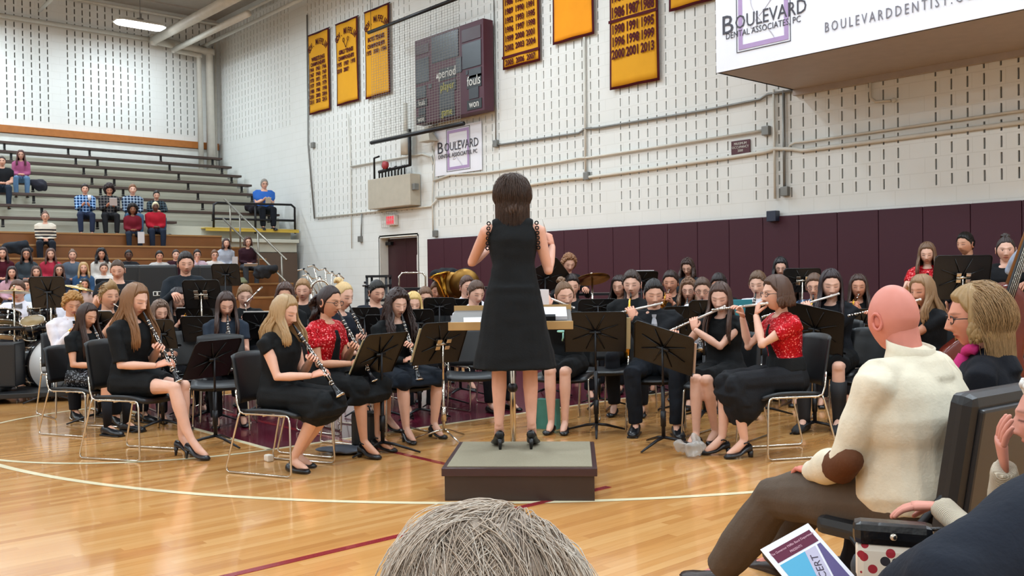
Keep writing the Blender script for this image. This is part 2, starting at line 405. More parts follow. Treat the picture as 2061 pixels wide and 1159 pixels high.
# ---- banners
GOLD = mat('gold_cloth', 'd99a24', .8, 0, .2, .08, 3); MARC = mat('maroon_cloth', '4d141d', .8, 0, .2, .1)
def banner(label, x0, x1, z0, z1, items, seam=None, gold=None, orange=False):
    t = thing('championship_banner', label, 'banner', ((x0+x1)/2, YW-.07, (z0+z1)/2), 0, 'championship banners')
    wd, h = x1-x0, z1-z0; n = 24
    def sheet(a, c, lo, hi, y, ni=14, nj=24):
        b = MB(); F = []
        for yy in (0, .006):
            for j in range(nj+1):
                for i_ in range(ni+1):
                    u = a+(c-a)*i_/ni; v = lo+(hi-lo)*j/nj
                    F.append((u, y+yy+.012*math.sin(u*9+v*1.7)*(1-(v-z0+ (z0+z1)/2)/h*.0), v))
        N = (ni+1)*(nj+1); fs = []
        for j in range(nj):
            for i_ in range(ni):
                p = j*(ni+1)+i_; fs += [(p, p+1, p+ni+2, p+ni+1), (N+p, N+p+ni+1, N+p+ni+2, N+p+1)]
        for i_ in range(ni): fs += [(i_, N+i_, N+i_+1, i_+1), (nj*(ni+1)+i_, nj*(ni+1)+i_+1, N+nj*(ni+1)+i_+1, N+nj*(ni+1)+i_)]
        for j in range(nj): fs += [(j*(ni+1), (j+1)*(ni+1), N+(j+1)*(ni+1), N+j*(ni+1)), (j*(ni+1)+ni, N+j*(ni+1)+ni, N+(j+1)*(ni+1)+ni, (j+1)*(ni+1)+ni)]
        return b.add(F, fs, 0, True)
    sheet(-wd/2, wd/2, -h/2, h/2, 0).obj('border', MARC, t)
    bd = .045
    sheet(-wd/2+bd, wd/2-bd, -h/2+bd, h/2-bd, -.009).obj('cloth', gold or GOLD, t)
    if seam is not None: b = MB(); b.box((0, -.024, seam-(z0+z1)/2), (wd, .006, .05)); b.obj('band', MARC, t)
    if items: merge_text('lettering', [(s, sz, x, z-(z0+z1)/2, sx, r) for s, sz, x, z, sx, r in items], MARC, t).location = (0, -.03, 0)
    b = MB(); b.tube([(-wd/2-.03, .01, h/2), (wd/2+.03, .01, h/2)], .012, 8); b.obj('rod', M_black_metal(), t)
    return t
def arch(s, size, x, z, r, sx=.8, step=None):
    out = []; n = len(s); step = step or .085
    for i_, ch in enumerate(s):
        a = (i_-(n-1)/2)*step/r
        out.append((ch, size, x+r*math.sin(a), z-r*(1-math.cos(a)), sx, -a))
    return out
def years(rows, z, dz, cols, size, sx=.8):
    o = []
    for r_ in rows:
        for k, s in enumerate(r_.split()): o.append((s, size, cols[k], z, sx, 0))
        z -= dz
    return o
C3 = (-.31, 0, .31)
b1 = banner('gold wrestling championship banner with three columns of years, farthest from the scoreboard', -21.62, -20.58, 5.62, 7.68,
    arch('GOV. MIFFLIN', .2, 0, 7.42, .62, .6, .085)+[('WRESTLING', .14, .02, 7.0, .85, 0), ('CHAMPIONSHIPS', .13, 0, 6.87, .72, 0)]+years(['1964 1965 1966', '1967 1968 1969', '1970 1971 1972', '1977 1978 1979', '1980 1981 1998', '2001 2003 2004', '2011 2013 2015'], 6.74, .137, C3, .135), None)
b2 = banner('gold girls tennis championship banner with crossed rackets', -20.25, -19.24, 5.65, 7.68,
    arch('GOV. MIFFLIN', .2, 0, 7.42, .62, .6, .085)+[('GIRLS TENNIS', .14, .0, 6.93, .75, 0), ('CHAMPIONSHIPS', .13, 0, 6.78, .72, 0)]+years(['1975 1987 1995', '2010 2007'], 6.63, .15, C3, .14))
b3 = banner('gold boys tennis championship banner half behind the backstop net', -18.94, -17.9, 5.62, 7.69,
    arch('GOV. MIFFLIN', .2, 0, 7.42, .62, .6, .085)+[('BOYS TENNIS', .14, .0, 6.98, .8, 0), ('CHAMPIONSHIPS', .13, 0, 6.82, .72, 0)]+years(['1975 1993 1994'], 6.67, .15, C3, .14))
for bb, ang in ((b2, .6),):
    m_ = MB()
    for s_ in (-1, 1):
        m_.tube([(s_*.0, 0, -.5*.2-.02), (s_*.09, 0, .04)], .007, 6)
        m_.tube([(s_*.1+.035*math.cos(a), 0, .08+.05*math.sin(a)) for a in np.linspace(0, 2*PI, 13)], .007, 6)
    o = m_.obj('racket_emblem', MARC, bb); o.location = (0, -.03, .47)
banner('gold banner crowded with rows of years and a dark red year strip at its foot', -13.95, -12.88, 5.45, 7.6,
    years(['1969 1970 1972', '1976 1977 1978', '1975 1977 1979', '1981 1984 1985', '1986 1987 1988', '1989 1990 1991', '1992 1993 1995', '1996 1997 1998', '1999 2000 2001', '2002 2003 2004'], 7.45, .178, C3, .16)+years(['2005 2006 2007'], 5.56, .1, C3, .15), 5.68)
banner('plain orange gold banner with no lettering below the ceiling line', -12.53, -11.47, 5.67, 7.6, [], None, mat('orange_gold_cloth', 'ee981f', .8, 0, .2, .1, 3))
banner('gold banner of championship years ending 2013 with a seam across its middle', -11.1, -10.0, 4.6, 7.6,
    years(['1969 1970 1974', '1976 1977 1979', '1980 1982 1985', '1986 1987 1988'], 6.72, .27, (-.33, 0, .33), .25, .62)+years(['1990 1991 1995', '1996 1998 1999', '2000 2001 2013'], 5.62, .215, (-.33, 0, .33), .22, .68), 5.78)
banner('gold banner corner beside the sponsor box at the top of the wall', -9.78, -8.75, 5.68, 7.6, [])
# ---- scoreboard
SBX0, SBX1, SBZ0, SBZ1, SBY = -16.53, -14.21, 4.67, 6.49, 11.95
sb = thing('scoreboard', 'maroon basketball scoreboard mounted high on the white block wall', 'scoreboard', ((SBX0+SBX1)/2, SBY, (SBZ0+SBZ1)/2))
sw_, sh_ = SBX1-SBX0, SBZ1-SBZ0
b = MB(); b.box((0, .13, 0), (sw_, .26, sh_), bev=.012); b.obj('cabinet', mat('scoreboard_maroon', '4a2430', .5, 0, .4), sb)
b = MB(); b.box((0, .30, -.6), (sw_*.8, .08, .1)); b.box((0, .30, .6), (sw_*.8, .08, .1)); b.obj('bracket', M_black_metal(), sb)
DP = mat('display_glass', '23262b', .3, 0, .5); 
def panel(x0, x1, z0, z1, nm='display_panel', mt=DP):
    b = MB(); X = lambda u: -sw_/2+u*sw_; Z = lambda v: sh_/2-v*sh_
    b.box(((X(x0)+X(x1))/2, -.006, (Z(z0)+Z(z1))/2), ((x1-x0)*sw_, .012, abs(z1-z0)*sh_), bev=.003); return b.obj(nm, mt, sb)
for r in ((.02, .22, .07, .18, 1), (.02, .22, .23, .52), (.02, .17, .56, .70), (.27, .66, .03, .33), (.71, .97, .06, .2, 1), (.71, .97, .22, .50), (.80, .97, .52, .62), (.62, .70, .35, .52),
          (.37, .59, .70, .88), (.05, .16, .82, .90), (.80, .93, .73, .85), (.21, .26, .56, .61), (.76, .79, .52, .57)):
    panel(*r[:4], mt=DP if len(r) == 4 else mat('score_dark_red', '331119', .4))
WT = mat('score_letter_white', 'd8d4cc', .5); YT = mat('score_letter_yellow', 'a39a3e', .5)
for s, mt_, x0, x1, z0, z1 in (('period', WT, .37, .62, .42, .56), ('player', YT, .37, .62, .58, .70), ('fouls', WT, .77, .97, .59, .73), ('fouls', WT, .02, .19, .72, .80), ('game', YT, .37, .60, .88, .99), ('won', WT, .77, .97, .86, .97), ('won', WT, .02, .16, .91, .99)):
    panel(x0, x1, z0, z1, 'name_plate', mat('plate_black', '141416', .4))
    add_text('lettering', s, .26*(z1-z0)/.13, (-sw_/2+(x0+x1)/2*sw_, -.016, sh_/2-(z0+z1)/2*sh_+.01), mt_, sb, sx=.8)
b = MB(); b.poly([(-.04, 0, -.06), (.04, 0, -.06), (0, 0, .06)], .006, (0, -1, 0)); b.obj('horn_light', WT, sb).location = (-sw_/2+.345*sw_, -.002, .03)
# ---- backstop net with frame (folded up side basket) in front of the scoreboard
fm = MB(); A = on_y(750, 287, 11.6); B_ = on_y(927, 250, 11.6); Cc = on_y(752, 62, 11.6); D_ = on_y(905, 0, 11.6)
net = thing('divider_net', 'raised black mesh net hanging between two dark poles beside the scoreboard', 'net', (A.x, 11.6, 0))
off = Vector((A.x, 11.6, 0)); W_n = B_.x-A.x; zt = Cc.z; zb = A.z
b = MB(); b.tube([(-.05, 0, zb), (W_n+.1, 0, zb)], .045, 8); b.obj('bottom_pole', M_black_metal(), net)
b = MB(); b.tube([(-.1, 0, zt), (W_n+.5, 0, zt+.03)], .04, 8); b.obj('top_pole', M_black_metal(), net)
b = MB()
n = 34; 
for i in range(n+1): b.tube([(W_n*i/n, 0, zb), (W_n*i/n, 0, zt)], .0032, 4, caps=False)
for j in range(44): z = zb+(zt-zb)*j/44; b.tube([(0, 0, z), (W_n, 0, z)], .0032, 4, caps=False)
b.obj('netting', mat('net_grey', '8b8880', .8), net)
b = MB()
for x, ln in ((0.0, 0), (W_n, 0)): b.tube([(x, 0, zt), (x, 0, ZC)], .006, 5)
b.obj('cable', M_black_metal(), net)
# ---- sponsor box on wall
PW = mat('sponsor_white', 'e6e4ea', .4, 0, .4, .02); PUR = mat('logo_purple', 'a78bb4', .5); INK = mat('logo_ink', '3a3740', .5); SCR = mat('logo_script_grey', 'cfcbd6', .5)
bx0, bx1, by, bz0, bz1 = -7.0, 3.0, 10.354, 4.03, 7.6
# outer shell: front, underside, side
sbx = thing('sponsor_box', 'long white projecting box with dental sponsor lettering over the wall', 'sign box', (-7.49, by, bz0))
b = MB(); b.box((4.6, .02, 1.9), (9.2, .04, 3.8)); b.obj('front_panel', PW, sbx)
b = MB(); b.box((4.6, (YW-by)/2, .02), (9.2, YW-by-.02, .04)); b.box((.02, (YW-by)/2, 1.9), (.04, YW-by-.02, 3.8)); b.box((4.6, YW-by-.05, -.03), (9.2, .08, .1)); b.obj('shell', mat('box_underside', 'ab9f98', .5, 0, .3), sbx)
def onbox(px, py): P = on_y(px, py, by); return P-Vector((-7.49, by, bz0))
def logo(parent, x0, x1, z0, z1, y):
    wd = x1-x0; hh = z1-z0
    def frame(a, c, lo, hi, th, nm, mt_):
        b = MB()
        for (cx, cz, w_, h_) in ((a+th/2, (lo+hi)/2, th, hi-lo), (c-th/2, (lo+hi)/2, th, hi-lo), ((a+c)/2, lo+th/2, c-a-2*th, th), ((a+c)/2, hi-th/2, c-a-2*th, th)): b.box((cx, y-.003, cz), (w_, .004, h_))
        b.obj(nm, mt_, parent)
    frame(x0, x1, z0, z1, wd*.012, 'logo_outline', INK)
    frame(x0+wd*.04, x1-wd*.04, z0+wd*.04, z1-wd*.04, wd*.075, 'logo_frame', PUR)
    sc = MB()
    pts = [(math.sin(a*1.7)*wd*.22+(x0+x1)/2, y-.002, (z0+z1)/2+math.cos(a)*hh*.28-hh*.08+.05*a*wd) for a in np.linspace(-3.2, 3.4, 40)]
    sc.tube(pts, [wd*(.006+.012*abs(math.sin(i*.3))) for i in range(40)], 6, flat=.12, up=(0, 1, 0)); sc.obj('script_flourish', SCR, parent)
L0, L1, LB = onbox(1483, 107), onbox(1592, 83), 0
lx0, lx1 = L0.x, L1.x; lz0 = (L0.z+L1.z)/2
logo(sbx, lx0, lx1, lz0, lz0+1.15, -.002)
q0, q1 = onbox(1455, 52), onbox(1625, 14); wq = q1.x-q0.x
add_text('sponsor_name', 'OULEVARD', .25, (0, -.008, (q0.z+q1.z)/2-.0), INK, sbx, fit=(q0.x+.20, q1.x-.01))
add_text('sponsor_initial', 'B', .35, (0, -.008, (q0.z+q1.z)/2+.0), INK, sbx, fit=(q0.x-.0, q0.x+.17))
q0, q1 = onbox(1462, 70), onbox(1612, 38); wq = q1.x-q0.x
add_text('sponsor_line', 'DENTAL ASSOCIATES, PC', .115, (0, -.008, (q0.z+q1.z)/2-.015), INK, sbx, fit=(q0.x, q1.x))
q0, q1 = onbox(1661, 52), onbox(1925, -2)
tx = add_text('web_address', 'BOULEVARDDENTIST.COM', .17, (0, -.008, (q0.z+q1.z)/2-.01), mat('logo_grey', '6f6c74', .5), sbx, space=1.45, fit=(q0.x, q0.x+(q1.x-q0.x)*1.19))
# ---- small sponsor banner
p0 = on_y(877, 354, YW-.03); p1 = on_y(973, 250, YW-.03)
s2 = thing('sponsor_banner', 'small white dental sponsor banner on the wall under the scoreboard', 'banner', (-15.48, YW-.03, 4.05))
b = MB(); b.box((0, 0, 0), (1.58, .012, 1.0)); b.obj('sheet', PW, s2)
logo(s2, -.38, .42, -.44, .46, -.008)
add_text('sponsor_name', 'OULEVARD', .26, (0, -.016, .08), INK, s2, fit=(-.44, .70)); add_text('sponsor_initial', 'B', .36, (0, -.016, .08), INK, s2, fit=(-.68, -.49))
add_text('sponsor_line', 'DENTAL ASSOCIATES, PC', .12, (0, -.016, -.10), INK, s2, fit=(-.66, .66))
# ---- wall equipment
CON = mat('white_conduit', 'cfcabf', .45, 0, .4); GCON = mat('grey_conduit', '7d7c78', .4, .4, .5)
def conduit(label, pts, r=.02, mt_=None, boxes=(), Y=YW-.04, name='wall_conduit'):
    P = [on_y(px, py, Y) for px, py in pts]; t = thing(name, label, 'conduit', P[0], 0, 'wall conduits')
    Q = [p-P[0] for p in P]; b = MB(); b.tube(Q, r, 8); b.obj('pipe', mt_ or CON, t)
    for px, py in boxes:
        c = on_y(px, py, Y)-P[0]; b = MB(); b.box(tuple(c), (.12, .08, .14), bev=.01); b.obj('junction_box', GCON, t)
    return t
conduit('grey conduit climbing along the wall from the scoreboard to the sponsor box', [(1000, 290), (1010, 291), (1165, 268), (1178, 259), (1200, 258), (1420, 222), (1530, 200), (1545, 190), (1600, 182)], .022, GCON, [(998, 289)])
conduit('grey conduit drop running down from the ceiling beside the scoreboard', [(994, 0), (998, 284)], .012, GCON)
conduit('white conduit running level above the maximum occupancy sign', [(872, 364), (905, 352), (980, 347), (1130, 325), (1165, 318), (1185, 317), (1540, 262)], .022, CON, [(1542, 263)])
conduit('long white conduit passing under the maximum occupancy sign', [(878, 398), (980, 385), (1130, 362), (1190, 356), (1270, 345), (1480, 315), (1543, 305), (1560, 299), (1597, 300), (1615, 303), (2061, 245)], .03, CON, [(1181, 354)])
conduit('white conduit turning up near the sponsor box shadow', [(1588, 300), (1590, 292), (1600, 287), (1620, 285), (2061, 222)], .018, CON)
conduit('white conduit running down beside the box corner', [(1557, 180), (1560, 400)], .02, CON)
conduit('grey conduit with a switch at its foot beside the box corner', [(1577, 182), (1579, 395)], .022, GCON, [(1580, 385)])
conduit('white vertical conduit below the plain orange banner', [(1176, 75), (1179, 350)], .022, CON)
conduit('long white conduit between the doorway and the wall corner', [(636, 438), (760, 425), (868, 415), (880, 400)], .022, CON, [])
conduit('grey conduit rising on the wall left of the banners', [(618, 30), (620, 290), (633, 440)], .02, GCON, [(630, 292)])
conduit('thin conduit dropping from the wall to a grey switch box', [(728, 428), (727, 475)], .016, GCON, [(725, 481)])
conduit('white conduit descending beside the doorway to an alarm box', [(870, 300), (875, 320), (872, 365), (870, 400), (872, 470)], .018, CON, [(876, 470)])
conduit('long vertical white conduit between banners and doorway', [(700, 230), (706, 330), (708, 500)], .012, CON)
conduit('white conduit arching over the boxed pipes', [(706, 335), (800, 318), (850, 310), (868, 316), (872, 330)], .02, CON)
b = MB(); P = on_y(1491, 296, YW-.02); b.box((0, 0, 0), (.34, .02, .21), bev=.004)
sg = thing('occupancy_sign', 'small maroon maximum occupancy sign on the white block wall', 'sign', P); b.obj('plate', mat('sign_maroon', '4d1c26', .5), sg)
for i, s in enumerate(('MAXIMUM', 'OCCUPANCY', '2000')): add_text('lettering', s, .055, (0, -.014, .055-.055*i), WT, sg, sx=.9)
P = on_y(789, 443, YW-.06); ex = thing('exit_sign', 'red exit sign in a wire cage above the dark red door', 'exit sign', P)
b = MB(); b.box((0, 0, 0), (.36, .1, .24), bev=.01); b.obj('housing', mat('exit_housing', 'd9cfc9', .5), ex)
em, t = base('exit_red', 'd8364a', .4); t.b.inputs['Emission Color'].default_value = (*srgb('ff4a5c'), 1); t.b.inputs['Emission Strength'].default_value = .5
b = MB(); b.box((0, -.052, 0), (.3, .006, .19)); b.obj('face', em, ex); add_text('lettering', 'EXIT', .12, (0, -.058, 0), mat('exit_letter', 'ff97a0', .5), ex)
b = MB()
for i in range(7): b.tube([(-.24+.08*i, -.12, -.17), (-.24+.08*i, -.12, .17)], .004, 4)
for i in range(5): b.tube([(-.24, -.12, -.17+.085*i), (.24, -.12, -.17+.085*i)], .004, 4)
for sx_ in (-.24, .24):
    for sz_ in (-.17, .17): b.tube([(sx_, -.12, sz_), (sx_, .05, sz_)], .004, 4)
b.obj('wire_cage', mat('cage_wire', 'bdb9ae', .5), ex)
c0 = on_y(740, 362, 12.0); c1 = on_y(826, 412, 12.0)
cb_ = thing('utility_cabinet', 'beige metal utility cabinet with valves on top above the doorway', 'cabinet', ((c0.x+c1.x)/2, 12.0, (c0.z+c1.z)/2))
wd, hh = c1.x-c0.x, abs(c0.z-c1.z)
b = MB(); b.box((0, .14, 0), (wd, .28, hh), bev=.012); b.obj('case', mat('beige_metal', 'b5ab9a', .5, .1), cb_)
b = MB(); b.box((wd/2+.06, .1, .05), (.1, .12, .14), bev=.01); b.obj('switch_box', GCON, cb_)
b = MB()
for i in range(9): x = -wd*.3+wd*.6*i/8; b.tube([(x, .1, hh/2), (x, .1, hh/2+.12+.05*(i % 3)), (x+.06, .1, hh/2+.17+.05*(i % 2))], .018, 6)
b.tube([(-wd*.42, .1, hh/2), (-wd*.42, .1, hh/2+.5), (-wd*.3, .1, hh/2+.52)], .025, 8); b.tube([(-wd*.3, .1, hh/2+.16), (wd*.42, .1, hh/2+.2), (wd*.42, .1, hh/2+1.0)], .04, 8)
b.obj('piping', M_black_metal(), cb_)
b = MB(); b.lathe([(.02, -.05), (.09, -.04), (.09, .04), (.02, .05)], 12, M=Matrix.Translation((-wd*.1, .04, hh/2+.28)) @ Matrix.Rotation(PI/2, 4, 'X')); b.obj('red_valve', mat('red_valve', 'a23338', .5), cb_)
b = MB(); b.tube([(wd*.32, .12, hh/2+.45), (wd*.32, .12, hh/2+.95)], .12, 12); b.tube([(wd*.32, .12, hh/2+.85), (wd*.32, .12, hh/2+1.6)], .05, 8); b.obj('insulated_pipe', CON, cb_)
b = MB(); P = on_y(862, 285, 12.1); b.rings([[(sx*w_, sy*w_*.6, z) for sx, sy in ((-1, -1), (1, -1), (1, 1), (-1, 1))] for w_, z in ((.2, 0), (.19, .03), (.09, .2), (.07, .32))], smooth=False)
b.box((0, .1, .30), (.08, .24, .06)); b.box((0, .185, .30), (.16, .02, .16))
o = b.obj('loudspeaker_horn', mat('beige_metal', 'b5ab9a', .5, .1), None, P); tag(o, 'beige horn loudspeaker between the scoreboard and the sponsor banner', 'loudspeaker')
P = on_y(1556, 435, YW-.1); o = MB().box((0, 0, 0), (.16, .12, .16), bev=.01).obj('wall_camera', mat('dark_blue_plastic', '232a3d', .4), None, P); tag(o, 'small dark box fixed at the top edge of the maroon pads', 'security box')
P = on_y(1776, 205, YW-.04)
b = MB(); b.tube([(-.18, 0, .45), (-.17, 0, .08), (-.1, 0, .02), (.12, 0, 0)], .018, 8); b.lathe([(.03, 0), (.035, .02), (.02, .05)], 10, M=Matrix.Translation((.14, 0, 0)) @ Matrix.Rotation(PI/2, 4, 'Y'))
tag(b.obj('bent_drain_pipe', CON, None, P), 'short bent white pipe stub below the sponsor box', 'pipe')
# ---- overhead pipes in the corner
def pipe(label, pts, r, grp='overhead pipes', sub=None):
    P0 = Vector(pts[0]); t = thing('overhead_pipe', label, 'pipe', P0, 0, grp); b = MB(); b.tube([Vector(p)-P0 for p in pts], r, 14); b.obj('pipe', CON, t)
    b = MB()
    for p, q in zip(pts[1:-1], pts[2:]):
        d = (Vector(q)-Vector(p)).normalized(); c = Vector(p)-P0; b.tube([c-d*r*.6, c+d*r*.6], r*1.15, 14)
    if len(pts) > 2: b.obj('coupling', CON, t)
PXC = -26.9
a = on_x(400, 112, PXC); g = on_x(406, 310, PXC); c_ = on_x(350, 100, PXC)
pipe('thin white pipe running down the side wall from a high elbow', [(PXC+4.8, c_.y+.0, c_.z), (PXC, c_.y, c_.z), (PXC, a.y, a.z), (PXC, a.y+.03, g.z-1.5)], .085)
a = on_x(421, 105, PXC); c_ = on_x(310, 80, PXC)
pipe('thick white pipe dropping into the corner of the gym', [(PXC+6.5, c_.y, c_.z+.0), (PXC, c_.y, c_.z), (PXC, a.y, a.z), (PXC, a.y+.02, 3.2)], .14)
c_ = on_x(415, 95, -27)
pipe('slim white pipe crossing high along the end wall', [(-27.1, 11.7, 8.35), (-14, 11.7, 8.42)], .05)
pipe('slim white pipe running high along the side wall', [(-27.05, -11, 8.35), (-27.05, on_x(310, 80, PXC).y, 8.35)], .06)
pipe('thin white pipe tucked beneath the roof deck', [(-27.0, 8.0, 9.1), (-27.0, 11.9, 9.1), (-26.6, 12.1, 9.0), (-15, 12.1, 9.0)], .04)
pipe('slim diagonal white brace pipe under the roof deck', [(-26.9, 7.2, 8.6), (-24.0, 7.6, 9.2)], .05)
pipe('dark riser pipe in the corner of the two walls', [(-27.1, 12.15, 3.0), (-27.1, 12.15, 8.9)], .03)
# ================================================================ BLEACHERS
CONC = mat('pale_concrete', 'c4c1b2', .7, 0, .2, .1, 2); BEN = mat('dark_bench', '4b3a34', .5, 0, .4, .1); YEL = mat('yellow_edge', 'c8a53c', .6)
OAK = mat('bleacher_wood', '7d4d27', .45, 0, .4, .25, 3); OAKT = mat('bleacher_wood_top', '9a7043', .45, 0, .4, .2, 4)
NB = 8; BX = lambda k: -26.72+.635*k; BZ = lambda k: 5.02-.318*k   # bench rows, 0 topmost
YE = lambda k: 12.15
fixed = thing('concrete_stand', 'pale stepped stand rising to the side wall of the gym', 'stand', (-24.8, 0, 0)); fixed['kind'] = 'structure'
b = MB()
for k in range(NB):
    x0 = BX(k)-.3; z = BZ(k)-.40; x1 = x0+.64 if k < NB-1 else -22.25
    b.box(((x0+x1)/2+24.8, .05, z-.5), (x1-x0, 24.2, 1.0))
    b.box((x1-.012+24.8, .05, z-.16), (.03, 24.2, .32), 1)
b.obj('steps', [CONC, mat('riser_grey', 'c6c2b2', .7, 0, .2, .08, 2)], fixed)
b = MB(); b.box((2.5, .05, 1.18), (.1, 24.2, 2.36)); b.box((1.5, .05, 1.0), (2.0, 24.2, 2.0)); b.obj('front_wall', mat('tier_paint', 'cdc9be', .6), fixed)
b = MB(); b.box((2.56, 10.9, 2.36), (.26, 2.5, .09), bev=.01); b.obj('ledge', CONC, fixed)
b = MB(); b.box((2.53, 10.95, 2.62), (.05, 2.55, .06)); b.box((2.3, 10.95, 2.665), (.5, 2.55, .02)); b.obj('yellow_edge', YEL, fixed)
b = MB(); b.box((2.56, 11.4, 1.06), (.03, 1.5, 2.0)); b.obj('storage_panel', mat('brown_panel', '5a4638', .5), fixed)
for k in range(NB):
    ye = 12.1 if k < 5 else (11.95 if k < 7 else 8.9)
    y0 = -11.8
    t = thing('bench_row', 'dark bench row %s of the pale concrete stand' % ('on the top step' if k == 0 else 'on the lowest step' if k == NB-1 else ['', 'second from the top', 'third from the top', 'fourth from the top', 'fifth from the top', 'third from the foot', 'second from the foot'][k]), 'bench', (BX(k), 0, BZ(k)), 0, 'bleacher benches')
    b = MB(); b.box((0, (ye+y0)/2, -.03), (.27, ye-y0, .06), bev=.008); b.obj('seat_board', BEN, t)
    y = ye-.25; i = 0
    br = MB()
    while y > 0:
        m_ = MB(); m_.box((0, 0, -.12), (.05, .05, .14)); m_.box((0, 0, -.375+.16), (.1, .05, .03))
        if i == 0: o = m_.obj('bracket', M_black_metal(), t); first = o
        else: o = first.copy(); link(o, t)
        o.location = (0, y, 0); y -= (1.55, 1.95, .55)[i % 3]; i += 1
# wooden folding bleachers
WX = lambda j: -21.85+.60*j; WZ = lambda j: 2.44-.29*j   # top surface of riser row j
for j in range(8):
    ye = (9.75, 10.15, 10.3, 10.3, 10.35, 10.4, 10.9, 10.9)[j]
    t = thing('wooden_bleacher_row', 'brown wooden bleacher row %s' % ['at the top below the concrete stand', 'second from the top', 'third from the top', 'fourth from the top', 'fifth from the top', 'third from the gym floor', 'second from the gym floor', 'nearest the gym floor'][j], 'bleacher row', (WX(j), 0, 0), 0, 'wooden bleacher rows')
    z = WZ(j); b = MB(); b.box((.12, (ye-11.8)/2, z-.02), (.42, ye+11.8, .04), bev=.006); b.obj('seat_plank', OAKT, t)
    b = MB(); b.box((.3, (ye-11.8)/2, z-.17), (.025, ye+11.8, .27)); b.box((.1, ye-.02, (z-.05)/2), (.4, .03, z-.08)); b.obj('riser_board', OAK, t)
# railings
def rail(label, lines, r, mt_, posts, name='guard_rail'):
    P0 = Vector(lines[0][0]); t = thing(name, label, 'railing', (P0.x, P0.y, 0), 0); o_ = Vector((P0.x, P0.y, 0))
    for ln in lines: b = MB(); b.tube([Vector(p)-o_ for p in ln], r, 8); b.obj('bar', mt_, t)
    for p, q in posts: b = MB(); b.tube([Vector(p)-o_, Vector(q)-o_], r, 8); b.obj('post', mt_, t)
XR = -22.35
g1 = [on_x(430, 459, XR), on_x(430, 412, XR), on_x(437, 408, XR), on_x(586, 412, XR), on_x(593, 418, XR), on_x(594, 470, XR)]
rail('dark metal guard rail around the landing below the seated man in blue', [g1, [on_x(431, 440, XR), on_x(593, 444, XR)]], .03, M_black_metal(), [(on_x(514, 410, XR), on_x(514, 470, XR))])
def stair_pt(px, py, X): return on_x(px, py, X)
def hand(pa, pb, Xa, Xb): return [on_x(*pa, Xa), on_x(*pb, Xb)]
h1 = hand((452, 401), (577, 523), -21.6, -18.2); h2 = hand((449, 440), (575, 566), -21.6, -18.2)
def lerp(a, c, f): return a+(c-a)*f
rail('long sloping steel handrail coming down the bleacher steps', [h1, h2], .022, mat('brushed_steel', '8f8a80', .35, .8), [(lerp(*h1, f), Vector((lerp(*h1, f).x, lerp(*h1, f).y, lerp(*h1, f).z-.9))) for f in (.1, .27, .57, .93)], 'stair_handrail')
# ================================================================ PEOPLE
V = Vector
def skin_mat(tone):
    key = 'skin'+tone
    if key in MATS: return MATS[key]
    m, t = base('skin_'+tone, tone, .5, 0, .4)
    at_ = t.new('ShaderNodeVertexColor'); at_.layer_name = 'tint'
    c = srgb(tone); nz = t.noise(t.coord(), 22, 2)
    b_ = t.mix(nz, tuple(x*.92 for x in c), tuple(min(1, x*1.07) for x in c))
    mul = t.new('ShaderNodeMix', data_type='RGBA', blend_type='MULTIPLY'); mul.inputs[0].default_value = 1
    t.link(b_, mul.inputs[6]); t.link(at_.outputs[0], mul.inputs[7]); t.link(mul.outputs[2], t.b.inputs['Base Color'])
    t.b.inputs['Subsurface Weight'].default_value = 0.0
    MATS[key] = m; return m
def hair_mat(col, streak=.35):
    key = 'hair'+col+str(streak)
    if key in MATS: return MATS[key]
    m, t = base('hair_'+col, col, .45, 0, .4); v = t.coord('Object', (1, 1, .12)); n = t.noise(v, 130, 3, .7); n2 = t.noise(t.coord(), 9, 2)
    c = srgb(col); a = tuple(x*(1-streak) for x in c); b_ = tuple(min(1, x*(1+streak)) for x in c)
    f = t.math('ADD', t.math('MULTIPLY', n, .7), t.math('MULTIPLY', n2, .35)); t.link(t.mix(f, a, b_), t.b.inputs['Base Color']); t.bump(n, .5, .004)
    MATS[key] = m; return m
